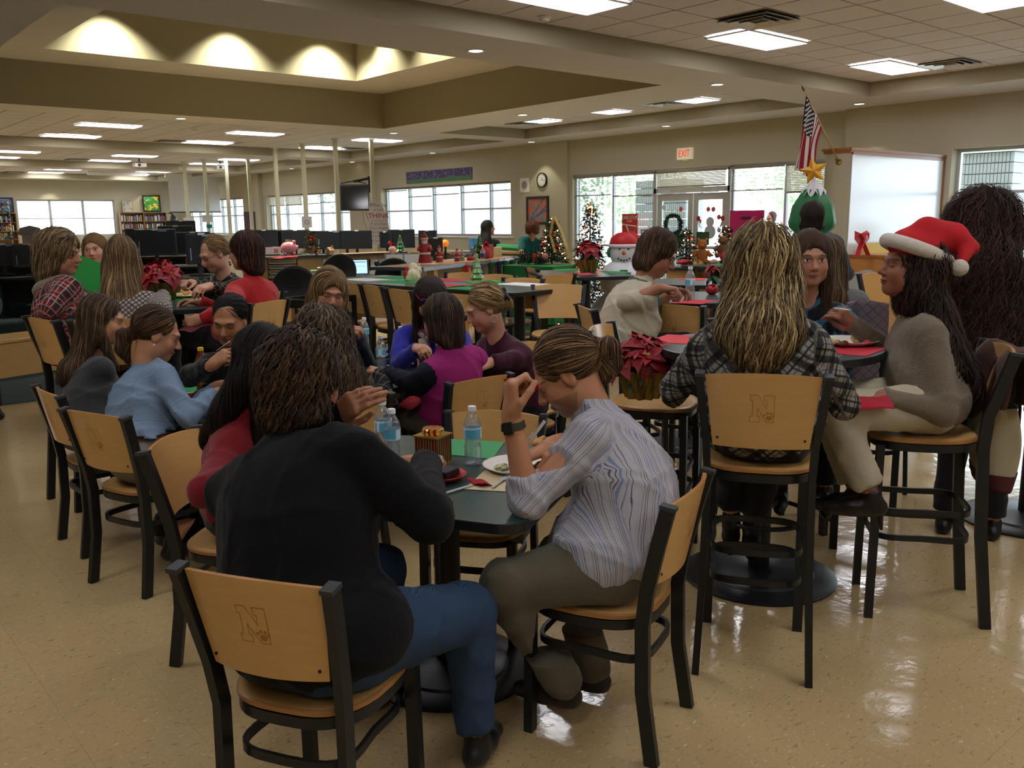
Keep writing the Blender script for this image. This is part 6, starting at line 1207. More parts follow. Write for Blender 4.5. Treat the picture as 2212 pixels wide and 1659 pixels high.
for k, (a, off, w_) in enumerate(((.9, .02, .020), (-.8, .05, .022), (.3, -.14, .018), (2.2, .10, .020), (1.35, .16, .018), (-1.2, -.10, .02), (.05, .10, .015))):
    d_ = nO.math('ADD', nO.math('ADD', nO.math('MULTIPLY', x, math.cos(a)), nO.math('MULTIPLY', nO.math('SUBTRACT', z, .33), math.sin(a))), off); s_ = nO.math('LESS_THAN', nO.math('ABSOLUTE', d_), w_); cc = nO.mix(s_, cc, lin(('3f8fa0', '2f5f90')[k % 2]))
nO.set(cc, .5); fr_pic('framed orange painting with blue crayon-like bars below the clock', XE, 16.78, 15.98, 1.5, 2.18, nO.m, '1f1a17', .06)
nb_ = NT('purple_banner'); x, y, z = nb_.sep(nb_.coord()); f = nb_.noise(nb_.coord(), 9, 3); c = nb_.mix(nb_.ramp(f, [(.52, (0, 0, 0, 1)), (.56, (1, 1, 1, 1))]), lin('4b3f6b'), lin('6a5f8a')); f2 = nb_.noise(nb_.coord(loc=(5, 2, 3)), 16, 2); c = nb_.mix(nb_.ramp(f2, [(.62, (0, 0, 0, 1)), (.64, (1, 1, 1, 1))]), c, lin('241f33')); c = nb_.mix(nb_.ramp(nb_.noise(nb_.coord(loc=(1, 8, 3)), 18, 2), [(.66, (0, 0, 0, 1)), (.68, (1, 1, 1, 1))]), c, lin('8fb0a8')); c = nb_.mix(nb_.math('LESS_THAN', z, nb_.math('ADD', -.09, nb_.math('MULTIPLY', f, .08))), c, lin('4f7a55')); nb_.set(c, .7)
t = thing('banner', 'long purple and green illustrated banner above the middle window', 'banner', (XE-.012, 20.5, 2.85)); obj('sheet', MB().b2((-.003, -1.55, -.165), (.003, 1.55, .165)), nb_.m, t)
t = thing('wall_plaque', 'small brown room plaque right of the framed painting', 'sign', (XE, 15.72, 1.48)); obj('plate', MB().b2((-.01, -.1, -.1), (0, .1, .1)), mat('plaque_brown', '5a5040', .5), t)
for y_, z_ in ((15.6, 1.02),): t = thing('wall_thermostat', 'small white wall control box left of the lit tree', 'wall control', (XE, y_, z_)); obj('box', MB().b2((-.03, -.09, -.08), (0, .09, .08)), m_white, t)
# television on a wall arm
vyaw0 = lambda p: math.atan2(p[1], p[0])-pi/2
ptv = PD(766, 427, 25.5); t = thing('hanging_television', 'black television hanging from a wall arm before the far windows', 'television', ptv, vyaw0(ptv)); o = obj('screen_body', MB().box((0, 0, 0), (.84, .12, .74), R=Matrix.Rotation(rad(-12), 3, 'X')), m_dark, t); bev(o, .01); obj('screen', MB().box((0, -.063, .0), (.76, .004, .66), R=Matrix.Rotation(rad(-12), 3, 'X')), mat('screen_glass', '0b0c0e', .15, spec=.7), t)
obj('wall_arm', MB().tube([(0, .05, .46), (.2, .2, .5), (.42, .45, .56)], 1, flat=(.05, .07)).tube([(.44, .45, .62), (.44, .45, .15)], 1, flat=(.06, .06)).tube([(-.38, 0, .40), (0, .05, .47), (.34, 0, .40)], 1, flat=(.03, .03)), m_black, t, kind='stuff'); obj('cable', MB().tube([(.2, .1, -.3), (.25, .12, -.7), (.35, .15, -1.0), (.42, .2, -.8), (.3, .3, -.4)], .006), m_black, t)
# service poles with notices
m_pole = mat('pole_cream', 'c9c4a4', .5)
POL = [((801, 299), T, 'tall cream service pole carrying the THINK poster'), ((723, 298), T, 'tall cream service pole left of the hanging television'), ((653, 308), T, 'tall cream service pole with the paper notice and gold tree below'), ((593, 318), T, 'tall cream service pole fourth from the THINK poster'), ((535, 343), T, 'tall cream service pole before the maroon wall panel'), ((487, 344), T, 'tall cream service pole right of the projector screen'), ((440, 342), T, 'tall cream service pole with a teal card, in front of the projector screen'), ((397, 347), T, 'tall cream service pole nearest the armour, in front of the projector screen')]
PPOS = []
for (x_, y_), z_, l_ in POL:
    p = at(x_, y_, z_); t = thing('service_pole', l_, 'pole', (p[0], p[1], 0)); obj('post', MB().box((0, 0, z_/2), (.10, .07, z_)), m_pole, t); obj('collar', MB().box((0, 0, z_-.02), (.15, .12, .04)), m_white, t); PPOS.append(p)
def onpole(k, x, y): d = ray(x, y); q_ = PPOS[k]; t_ = (math.hypot(q_[0], q_[1])-.1)/math.hypot(d[0], d[1]); return EYE+d*t_
vyaw = lambda p: math.atan2(p[1], p[0])-pi/2
p = onpole(0, 817, 483); t = thing('poster', 'white THINK poster wrapped on the nearest service pole', 'poster', p, vyaw(p)); k = math.hypot(p[0], p[1])/F*1.0
P_ = [(-16, -44), (-22, 41), (25, 41), (20, 0), (10, -34), (0, -43)]; sc_ = k*1.05; obj('sheet', MB().add([(x*sc_, -.01, -y*sc_) for x, y in P_]+[(x*sc_, -.006, -y*sc_) for x, y in P_], [(0, 1, 2, 3, 4, 5), (11, 10, 9, 8, 7, 6)]), mat('poster_paper', 'd9d2d2', .7), t)
ink = mat('poster_ink', '5b4650', .7); inr = mat('poster_red', 'a03a4a', .7)
for s_, z_, sz, m_ in (('If You Say', 36, 8.5, ink), ('or Send', 27, 6, ink), ('THINK', 15, 14, inr), ('________', 9, 8, ink), ('T  Is it True?', -1, 6, ink), ('H  Is it Helpful?', -9, 6, ink), ('I  Is it Inspiring?', -17, 6, ink), ('N  Is it Necessary?', -25, 5.6, ink), ('K  Is it Kind?', -34, 6, ink)): text(s_, sz*sc_, m_, t, (1.5*sc_, -.0125, z_*sc_), (pi/2, 0, 0), .0005)
for k, x, y, w_, h_, c_, l_ in ((2, 663, 480, .20, .22, 'd5d3cf', 'white notice taped to the pole above the gold tree'), (6, 448, 472, .24, .17, 'cfd6d4', 'pale notice on the pole above the teal card'), (6, 452, 489, .13, .09, '2f7f80', 'small teal card on a service pole'), (7, 408, 477, .26, .16, 'd9d8d2', 'white notice on the pole nearest the armour')):
    p = onpole(k, x, y); t = thing('paper_notice', l_, 'notice', p, vyaw(p)); s_ = 1.3; obj('sheet', MB().box((0, 0, 0), (w_*s_, .003, h_*s_)), mat('notice_'+c_, c_, .8), t)
    if k == 2: obj('ring_mark', MB().tube([(.05*math.cos(a), -.003, .05*math.sin(a)) for a in [i*pi/8 for i in range(16)]], .006, 4, closed=True), ink, t)
# projectors and roll-down screens
for (x_, y_), l_ in (((300, 341), 'white ceiling projector hanging left of the screen'), ((475, 347), 'white ceiling projector hanging among the poles')):
    p = at(x_, y_, T); t = thing('projector', l_, 'projector', (p[0], p[1], T)); obj('mount_arm', MB().tube([(0, 0, 0), (0, 0, -.12)], .02).box((0, 0, -.14), (.2, .06, .02)), m_black, t, kind='stuff'); o = obj('projector_body', MB().box((0, 0, -.22), (.36, .28, .12)), m_white, t); bev(o, .02); obj('lens', MB().lathe([(.045, 0), (.04, .03), (.001, .03)], 14, c=(-.05, -.14, -.22), ax=(0, -1, 0)), m_dark, t)
YS = 35.0; a_ = onY(362, 382, YS); b_ = onY(477, 457, YS); t = thing('projection_screen', 'pulled-down white projection screen behind the service poles', 'screen', (a_[0], YS, 0)); w_ = b_[0]-a_[0]
obj('housing', MB().b2((-.1, -.06, a_[2]-.02), (w_+.1, .06, a_[2]+.12)), m_white, t); obj('screen_sheet', MB().b2((0, -.003, b_[2]), (w_, .003, a_[2])), mat('screen_white', 'e6e8e8', .9), t); obj('weight_bar', MB().b2((-.02, -.02, b_[2]-.04), (w_+.02, .02, b_[2])), m_black, t)
a_ = onY(189, 372, 36.5); b_ = onY(318, 381, 36.5); t = thing('projection_screen', 'rolled-up projection screen case hanging over the far end', 'screen', (a_[0], 36.5, a_[2]-.1)); obj('housing', MB().b2((0, -.06, 0), (b_[0]-a_[0], .06, .14)), m_white, t); obj('hanger', MB().b2((.02, -.01, .14), (.04, .01, .32)).b2((b_[0]-a_[0]-.04, -.01, .14), (b_[0]-a_[0]-.02, .01, .32)), m_black, t, kind='stuff')
# maroon panel on the window wall
tag(obj('tack_panel', MB().b2((XE-.19, 32.0, .9), (XE-.165, 32.95, 2.05)), mat('maroon_panel', '5b3f49', .9)), 'dull maroon panel on the wall column between the far windows', 'panel')
# ---------------------------------------------------------------- storefront posters, wreath, pink board
def onglass(x, y): return onX(x, y, XX-.06)
def sheet(name, lab, x0, y0, x1, y1, col, cat='poster', th=.01, dx=0, mt=None):
    a, b = onX(x0, y0, XX-.06-dx), onX(x1, y1, XX-.06-dx); t = thing(name, lab, cat, ((XX-.06-dx), (a[1]+b[1])/2, (a[2]+b[2])/2), -pi/2); w, h = abs(a[1]-b[1]), abs(a[2]-b[2]); obj('sheet', MB().box((0, 0, 0), (w, th, h)), mt or mat(name+col, col, .8), t); return t, w, h
wt = mat('print_white', 'd9d3cc', .8)
t, w, h = sheet('poster', 'red ONE-STOP shopping cart poster on the glass left of the doors', 1344, 462, 1377, 516, 'b8301f'); text('ONE-STOP', .11, wt, t, (0, -.008, h*.34), (pi/2, 0, 0), .001, sx=.85); text('SHOP', .06, wt, t, (0, -.008, h*.2), (pi/2, 0, 0), .001)
obj('cart_drawing', MB().tube([(-.2, -.01, .05), (-.1, -.01, .03), (.02, -.01, -.2), (.2, -.01, -.22)], .014, 6).tube([(-.1, -.01, .03), (.2, -.01, 0), (.14, -.01, -.14), (0, -.01, -.16)], .014, 6).ball((.03, -.01, -.29), (.03, .01, .03), 8, 5).ball((.18, -.01, -.30), (.03, .01, .03), 8, 5), wt, t, kind='stuff')
t, w, h = sheet('notice', 'white notice with a blue border on the glass beside the poster', 1385, 496, 1403, 525, 'd6dbe0', 'notice'); obj('border', MB().b2((-w/2, -.008, -h/2), (w/2, -.006, -h/2+.02)).b2((-w/2, -.008, h/2-.02), (w/2, -.006, h/2)).b2((-w/2, -.008, -h/2), (-w/2+.02, -.006, h/2)).b2((w/2-.02, -.008, -h/2), (w/2, -.006, h/2)), mat('blue_line', '3a55a0', .7), t, kind='stuff')
t = thing('display_board', 'bright pink display board on an easel right of the double doors', 'board', (XX-.4, 0, 0)); a, b = onX(1577, 455, XX-.4), onX(1646, 560, XX-.4); t.location = (XX-.4, a[1], 0); obj('board', MB().b2((0, b[1]-a[1], .75), (.03, 0, a[2])), mat('hot_pink', 'b3125c', .7), t); obj('clip_bar', MB().b2((-.02, (b[1]-a[1])*.62, a[2]-.16), (0, (b[1]-a[1])*.35, a[2]-.12)), mat('navy_clip', '1a1e4a', .4), t); obj('easel', MB().tube([(.05, -.1, 0), (.04, -.1, 1.7)], .015).tube([(.05, b[1]-a[1]+.1, 0), (.04, b[1]-a[1]+.1, 1.7)], .015), m_black, t, kind='stuff')
def wreath(p):
    t = thing('wreath', 'dark green wreath hanging on the left glass door', 'wreath', p); q_ = np.random.RandomState(4); m = MB()
    for i in range(650):
        a = q_.uniform(0, 2*pi); c = np.array([0, .20*math.cos(a), .20*math.sin(a)]); d = q_.normal(size=3); d /= np.linalg.norm(d); e = c+d*q_.uniform(.04, .09); s = np.cross(d, [1, .2, .3]); s = s/np.linalg.norm(s)*.022; m.add([c-s, c+s, e], [(0, 1, 2)])
    obj('greenery', m, mat('fir_dark', '223325', .8, var=.3), t, kind='stuff'); obj('ring', MB().tube([(0, .20*math.cos(a), .20*math.sin(a)) for a in [i*pi/12 for i in range(24)]], .02, 6, closed=True), m_gl, t)
wreath(onX(1454, 486, XX-.04))
# decals on the door glass
for k, (x_, y_, c_) in enumerate(((1434, 448, 'b8bcc0'), (1471, 452, 'b05048'), (1530, 452, 'b05048'), (1541, 452, 'a04848'), (1553, 469, 'a04040'), (1511, 478, 'a86a50'), (1553, 497, '9aa0a0'))):
    p = onX(x_, y_, XX+.05); t = thing('window_decal', ('small holiday decal on the doors, ' + ['top left of the left glass', 'top right of the left glass', 'top middle of the right glass', 'top right of the right glass', 'upper right edge of the right glass', 'left edge of the right glass', 'lower right edge of the right glass'][k]), 'decal', p); obj('decal', MB().lathe([(.055, 0), (.05, .003), (.001, .003)], 7, ax=(-1, 0, 0)), mat('decal_'+c_, c_, .7), t)
for k, (x_, y_) in enumerate(((1463, 521), (1518, 515))): p = onX(x_, y_, XX-.3); t = thing('green_card', 'dark green card standing below the %s door glass' % ('left', 'right')[k], 'card', p); obj('card', MB().box((0, 0, 0), (.02, .30, .26)), mat('deep_green', '153f24', .7), t)
pr_ = onX(1534, 488, XX-.02); t = thing('paper_snowman', 'grey paper snowman with red mittens on the right door', 'decoration', pr_, -pi/2); gm = mat('paper_grey', 'a9abb0', .8); obj('body_disc', MB().lathe([(.14, 0), (.14, .006), (.001, .006)], 20, c=(0, 0, -.12), ax=(0, -1, 0)), gm, t); obj('head_disc', MB().lathe([(.10, .004), (.10, .01), (.001, .01)], 20, c=(0, 0, .08), ax=(0, -1, 0)), gm, t)
for sx in (-1, 1): obj('arm', MB().tube([(sx*.10, 0, -.05), (sx*.25, 0, -.02), (sx*.30, 0, .10)], 1, flat=(.05, .008)), gm, t); obj('mitten', MB().ball((sx*.30, 0, .15), (.05, .012, .055), 10, 6), mat('mitten_red', 'a01c22', .8), t, True)
# ---------------------------------------------------------------- Christmas trees
m_fir = mat('fir_needles', '1d3524', .8, var=.35, vs=6); m_bulb = emis('warm_bulb', 'ffb070', 9); m_bulbr = emis('red_bulb', 'ff4030', 5); m_trunk = mat('bark_brown', '4a3526', .9)
BULB = {0: MB().ball((0, 0, 0), .010, 6, 4).mesh('light_bulb', [m_bulb]), 1: MB().ball((0, 0, 0), .010, 6, 4).mesh('light_bulb', [m_bulbr]), 2: MB().ball((0, 0, 0), .035, 10, 6).mesh('ornament', [mat('red_ornament', '9c1420', .2, spec=.7)], True), 3: MB().ball((0, 0, 0), .03, 8, 6).mesh('ornament', [mat('gold_ornament', 'b08a3a', .25, .6)], True)}
def xtree(name, lab, base, h, r, nb, nl, seed, top=None, scale_b=1.0, nor=12, dens=1.0, tint=None):
    t = thing(name, lab, 'Christmas tree', base, 0, 'decorated Christmas trees'); q_ = np.random.RandomState(seed); m = MB(); tips = []
    for i in range(nb):
        z = h*(.10+.86*(i/nb)); rr = r*(1-(i/nb))**.85*q_.uniform(.75, 1.1)+.02; a = i*2.39996; d = np.array([math.cos(a), math.sin(a), -.12]); c = np.array([0, 0, z]); e = c+d*rr; tips.append(e); K = max(3, int(rr/.035*dens))
        for k in range(K):
            f = (k+1)/K; p = c+(e-c)*f
            for s_ in range(3):
                v = q_.normal(size=3)*.6+d; v = v/np.linalg.norm(v)*q_.uniform(.05, .085)*(.6+r); w = np.cross(v, q_.normal(size=3)); w = w/np.linalg.norm(w)*.010*(.7+r); m.add([p-w, p+w, p+v], [(0, 1, 2)])
    obj('branches', m, tint or m_fir, t, kind='stuff'); obj('trunk', MB().tube([(0, 0, 0), (0, 0, h*.96)], [.03*r+.01, .006]), m_trunk, t)
    for i in range(nl):
        e = tips[q_.randint(0, len(tips))]*1.0; f = q_.uniform(.6, 1.05); o = link(bpy.data.objects.new('light_bulb', BULB[0 if q_.rand() < .8 else 1]), t); o.location = (e[0]*f, e[1]*f, e[2]+q_.uniform(-.02, .03)); o.scale = (scale_b,)*3
    for i in range(nor): e = tips[q_.randint(0, len(tips))]; o = link(bpy.data.objects.new('ornament', BULB[2 if i % 3 else 3]), t); o.location = (e[0]*.95, e[1]*.95, e[2]-.03); o.scale = (scale_b*.9,)*3
    if top == 'star': obj('tree_star', MB().prism([((.10 if k % 2 == 0 else .045)*math.cos(pi/2+k*pi/5), (.10 if k % 2 == 0 else .045)*math.sin(pi/2+k*pi/5)) for k in range(10)], -.01, .01), mat('star_gold2', 'c9a02c', .4, .3), t)
    return t
def vscale(x, y0, y1, dep): a, b = PD(x, y0, dep), PD(x, y1, dep); return b, a[2]-b[2]
b_, h_ = vscale(1274, 428, 665, 11.5); b_[2] = 0; xtree('christmas_tree', 'tall green tree with warm lights left of the glass doors', b_, PD(1274, 428, 11.5)[2], .40, 170, 120, 1, scale_b=1.15)
b_ = PD(1482, 566, 11.0); xtree('christmas_tree', 'small lit tree on the table in front of the doors', b_, .42, .19, 60, 18, 2, scale_b=.8, nor=6); b_ = PD(1568, 556, 11.2); xtree('christmas_tree', 'small lit tree with teddy bears left of the pink board', b_, .40, .17, 60, 18, 3, scale_b=.8, nor=10)
b_ = PD(1192, 574, 13.0); xtree('christmas_tree', 'lit tree with gold ribbon on the green cloth table', b_, .70, .26, 110, 30, 4, top=None, scale_b=1.0, nor=14); t = thing('ribbon', 'gold mesh ribbon running down the tree on the green table', 'ribbon', b_); obj('strip', MB().tube([(0, -.05, .72), (.08, -.12, .5), (.12, -.2, .25), (.16, -.24, .02)], 1, flat=(.05, .006)).tube([(0, -.05, .72), (-.1, -.08, .45), (-.12, -.2, .2)], 1, flat=(.05, .006)), mat('gold_mesh', 'b59f60', .4, .5), t, kind='stuff')
b_ = PD(673, 548, 14.0); xtree('christmas_tree', 'small dark tree with gold bows in a burlap sack on the long counter', b_, .37, .13, 60, 0, 5, scale_b=.8, nor=12, tint=mat('olive_fir', '3a3d22', .8, var=.4)); t = thing('burlap_sack', 'tan burlap sack around the base of the small counter tree', 'sack', b_); obj('sack', MB().lathe([(.05, 0), (.07, .03), (.055, .09), (.06, .11)], 14), mat('burlap', '8a7a58', .95, bump=.4, bs=150), t, True)
# inflatable snowman and tree
m_nyl = mat('white_nylon', 'd6d4d8', .6, spec=.3); m_nr = mat('red_nylon', 'b3161c', .55); m_ng = mat('green_nylon', '1c6a3c', .5, spec=.4, var=.1, vs=3); dS = 9.6
pS = PD(1347, 620, dS); pS[2] = 0; zt_ = PD(1347, 545, dS)[2]; t = thing('inflatable_snowman', 'inflatable snowman with a red hat and green earmuffs behind the cream cardigan', 'inflatable', pS, vyaw(pS)); zc = zt_
obj('body_ball', MB().ball((0, 0, .42), (.42, .36, .46), 20, 14), m_nyl, t, True); obj('chest_ball', MB().ball((0, 0, zc-.30), (.26, .23, .24), 20, 14), m_nyl, t, True); obj('head_ball', MB().ball((0, 0, zc), (.155, .15, .16), 20, 14), m_nyl, t, True); obj('hat', MB().lathe([(.15, zc+.06), (.16, zc+.09), (.14, zc+.16), (.07, zc+.21), (.001, zc+.22)], 20), m_nr, t, True)
obj('hat_tail', MB().tube([(.05, 0, zc+.18), (.13, 0, zc+.15), (.17, -.02, zc+.07)], [.06, .045, .02]), m_nr, t, True); obj('hat_brim', MB().lathe([(.145, zc+.05), (.17, zc+.06), (.165, zc+.09), (.145, zc+.095)], 20), m_nyl, t, True)
for sx in (-1, 1): obj('earmuff', MB().ball((sx*.155, 0, zc), (.03, .05, .055), 10, 8), m_ng, t, True)
obj('nose', MB().lathe([(.025, 0), (.001, .09)], 10, c=(0, -.14, zc), ax=(0, -1, 0)), mat('carrot', 'd2601c', .5), t, True)
for k, (x_, z_) in enumerate(((-.045, .04), (.045, .04), (-.06, -.06), (-.03, -.075), (0, -.08), (.03, -.075), (.06, -.06))): obj('coal', MB().ball((x_, -.145+abs(x_)*.2, zc+z_), .011, 6, 5), m_dark, t)
obj('arm', MB().tube([(-.2, -.05, zc-.28), (-.38, -.1, zc-.15), (-.45, -.12, zc-.05)], .03), mat('brown_nylon', '4a2c20', .7), t); obj('holly', MB().box((0, -.20, zc-.2), (.08, .02, .05)).box((.05, -.2, zc-.22), (.05, .02, .03)), m_ng, t, kind='stuff')
pT = PD(1746, 640, 9.6); zT = PD(1748, 400, 9.6)[2]; t = thing('inflatable_tree', 'inflatable green tree with a white top and yellow star behind the flag', 'inflatable', (pT[0], pT[1], 0), vyaw(pT))
def itree(u, v): a = 2*pi*u; zz = zT*v; rr = float(np.interp(zT-zz, [0, .02, .06, .22, .43, .50, .80, .92, 1.3, 1.4, 2.4], [.0, .06, .10, .20, .245, .17, .33, .25, .40, .34, .45])); rr += .012*math.sin(9*a); return Vector((rr*math.cos(a), rr*.85*math.sin(a), zz))
obj('tree_body', MB().grid(itree, 40, 36, closed_u=True), m_ng, t, True); obj('snow_cap', MB().grid(lambda u, v: Vector(((.118*(1-v)+.012)*math.cos(2*pi*u), (.112*(1-v)+.012)*math.sin(2*pi*u), zT-.07-.06*(1-v)*abs(math.sin(2*pi*u*4.5))+.13*v)), 36, 8, closed_u=True), m_nyl, t, True)
stp = [((.15 if k % 2 == 0 else .068)*math.cos(pi/2+k*pi/5+.2), (.15 if k % 2 == 0 else .068)*math.sin(pi/2+k*pi/5+.2)) for k in range(10)]; sf_ = MB(); sf_.v = [(0, -.06, 0), (0, .06, 0)]+[(x, 0, y) for x, y in stp]; sf_.f = [(0, 2+i, 2+(i+1) % 10) for i in range(10)]+[(1, 2+(i+1) % 10, 2+i) for i in range(10)]; sf_.m = [0]*20
o = obj('yellow_star', sf_, mat('yellow_nylon', 'd59a1c', .55), t, loc=(-.01, 0, zT+.14)); 
for x_, z_, c_ in ((-.27, zT-.62, 'a8141c'), (-.30, .7, 'a8141c'), (.22, zT-.55, '1c2a7a'), (-.26, zT-.70, '1c2a7a'), (.05, zT-.95, 'c99a2c')): obj('bauble', MB().ball((x_*.85, -.22, z_), .055, 10, 8), mat('bauble_'+c_, c_, .4), t, True)
# ---------------------------------------------------------------- counters and desks behind
m_ctop = mat('counter_top', '3a4650', .25, spec=.5); m_lw = wood('light_oak', 'a8824f', 'b9935e', .45, (2, 8, 2)); m_dk = mat('desk_dark', '1d1f22', .5)
ZC = 1.11; c0 = at(720, 550, ZC); YC = c0[1]; xa, xb = onY(556, 552, YC)[0], onY(880, 547, YC)[0]
t = thing('service_counter', 'long wooden circulation counter with a dark top carrying the pink piggy bank', 'counter', (xa, YC, 0)); L_ = xb-xa
obj('countertop', MB().b2((0, 0, ZC-.03), (L_, .38, ZC)), m_ctop, t); obj('back_panel', MB().b2((0, .10, .0), (L_, .14, ZC-.03)), m_lw, t); obj('edge_band', MB().b2((0, -.012, ZC-.035), (L_, 0, ZC)), m_dk, t)
obj('paper_runner', MB().b2((L_*.55, .0, ZC), (L_, .36, ZC+.004)), mat('kraft_paper', 'a8754f', .8), t)
t = thing('office_desk', 'low desk in front of the long counter with a laptop', 'desk', (xa, YC-.75, 0)); obj('desktop', MB().b2((.1, 0, .73), (L_+.8, .84, .76)), m_ctop, t)
for k in range(3): obj('side_panel', MB().b2((.12+k*L_/2, .05, 0), (.15+k*L_/2, .8, .73)), m_lw, t)
YD = YC-.35
def ond(x, y): return at(x, y, .76)
p = at(773, 598, .77); t = thing('laptop', 'open laptop with a bright blue-white screen on the desk', 'laptop', p, vyaw(p)+.1); o = obj('base', MB().box((0, 0, .012), (.36, .25, .024)), m_dark, t); obj('keyboard', MB().box((0, -.02, .026), (.31, .12, .004)), mat('keys', '3a3c40', .5), t); obj('lid', MB().box((0, .13, .15), (.38, .012, .25), R=Matrix.Rotation(rad(-8), 3, 'X')), m_dark, t)
obj('screen', MB().box((0, .122, .15), (.33, .003, .21), R=Matrix.Rotation(rad(-8), 3, 'X')), emis('laptop_screen', '8fb4e8', 1.2), t); obj('window_bars', MB().box((0, .119, .225), (.30, .002, .012)).box((0, .121, .16), (.30, .002, .004)).box((-.14, .120, .19), (.02, .002, .05)), mat('ui_grey', '7d93b5', .5), t, kind='stuff')
p = at(814, 596, .77); t = thing('webcam_stand', 'small black desk fan-like lamp on a stem right of the laptop', 'lamp', p); obj('foot', MB().lathe([(.07, 0), (.07, .012), (.02, .02)], 16), m_black, t); obj('stem', MB().tube([(0, 0, .01), (0, 0, .16), (.01, 0, .22)], .012), m_black, t); obj('head', MB().ball((0, -.02, .20), (.05, .04, .05), 12, 8), m_black, t, True); obj('cord', MB().tube([(.02, 0, .26), (.10, 0, .24), (.16, 0, .08), (.2, 0, .01)], .004), m_black, t)
p = onY(612, 598, YC-.35); p[2] = .77; t = thing('paper_tray', 'black stacked letter trays with a red cloth on top', 'tray', p, vyaw(p))
for k in range(5): obj('shelf', MB().box((0, 0, .02+.075*k), (.42, .3, .012)), m_black, t)
obj('side', MB().box((-.21, 0, .17), (.012, .3, .34)), m_black, t); obj('side', MB().box((.21, 0, .17), (.012, .3, .34)), m_black, t)
for k in (1, 2, 3): obj('papers', MB().box((0, -.01, .04+.075*k), (.36, .27, .02)), mat('paper_blue', '7f94a0', .8), t, kind='stuff')
napkin('folded red cloth on top of the black letter trays', up(p, .36), .42, .26, 'c01018', 9)
for k, (x, y, w, h, c_, l_) in enumerate(((705, 596, .30, .05, 'cfc6a8', 'cream book lying at the bottom of the desk pile'), (705, 589, .28, .05, 'd8d2bc', 'white book in the middle of the desk pile'), (702, 581, .22, .05, 'c4b98e', 'tan book on top of the desk pile'), (676, 596, .18, .08, 'd6d4cc', 'small white box left of the desk book pile'), (680, 588, .12, .06, '6fa06a', 'green and white tape dispenser on the small white box'))): p = PD(x, y, 13.2); t = thing('book' if k < 3 else 'box', l_, 'book' if k < 3 else 'box', p, vyaw(p)); o = obj('cover', MB().box((0, 0, 0), (w, .2, h)), mat('cv_'+c_, c_, .7), t); bev(o, .006)
for k, (x, y, w, h, c_, l_) in enumerate(((712, 572, .22, .18, 'c9c4b6', 'white sheet pinned behind the desk books'), (747, 568, .30, .08, '8f9f92', 'grey green strip notice above the desk'), (781, 573, .34, .20, 'b86a48', 'orange sheet pinned behind the laptop'), (817, 577, .36, .26, 'cbc8bf', 'white sheet with red script behind the desk lamp'))): p = onY(x, y, YC+.09); t = thing('pinned_sheet', l_, 'paper', p); obj('sheet', MB().box((0, 0, 0), (w, .004, h)), mat('ps_'+c_, c_, .8), t)
p = at(657, 597, .77); lump('paper_heap', 'crumpled white plastic sack on the left of the desk', at(600, 600, .77), (.16, .10, .06), 'c9c4b8', 41, cat='bag'); lump('papers', 'loose white papers in the middle of the desk', at(660, 602, .77), (.20, .1, .02), 'd8d6d0', 42, cat='paper')
# open display binder
p = PD(873, 590, 12.5); t = thing('display_binder', 'grey standing catalogue rack with two white pages', 'display', p, vyaw(p))
for sx in (-1, 1): obj('page', MB().box((sx*.125, 0, .10), (.23, .006, .33), R=Matrix.Rotation(rad(-14), 3, 'X')), mat('page_white', 'd9dbdc', .5), t)
obj('back', MB().box((.0, .03, .09), (.54, .02, .38), R=Matrix.Rotation(rad(-14), 3, 'X')), mat('rack_grey', '7e8486', .5), t); obj('side_leaf', MB().box((.30, .06, .09), (.10, .12, .38), R=Matrix.Rotation(rad(-14), 3, 'X')), mat('rack_grey', '7e8486', .5), t); obj('foot', MB().box((0, .05, -.2), (.4, .2, .26)), m_dk, t)
# monitors
def monitor(lab, px, py, dep, w=.46, yaw=0, ui=False, back=False, h=.30, z=None):
    p = PD(px, py, dep); t = thing('computer_monitor', lab, 'monitor', p, vyaw(p)+rad(yaw)); o = obj('housing', MB().box((0, 0, .08+h/2), (w, .045, h)), m_dark, t); bev(o, .008)
    obj('screen', MB().box((0, -.024, .085+h/2), (w-.04, .003, h-.045)), mat('screen_off', '1a2029', .2, spec=.6) if not back else m_dark, t); obj('stand', MB().box((0, .04, .04), (.05, .03, .14)).lathe([(.11, 0), (.11, .012), (.03, .016)], 16, c=(0, .03, -.03)), m_dark, t, kind='stuff'); obj('label', MB().box((0, -.025, .075+h), (.07, .004, .022)), mat('sticker', 'cfcfca', .6), t)
    if ui: obj('window_icons', MB().box((w*.18, -.027, .06+h), (.1, .002, .02)).box((-w*.4, -.027, h*.6), (.01, .002, h*.4)), mat('ui_grey', '7d93b5', .5), t, kind='stuff')
    return t
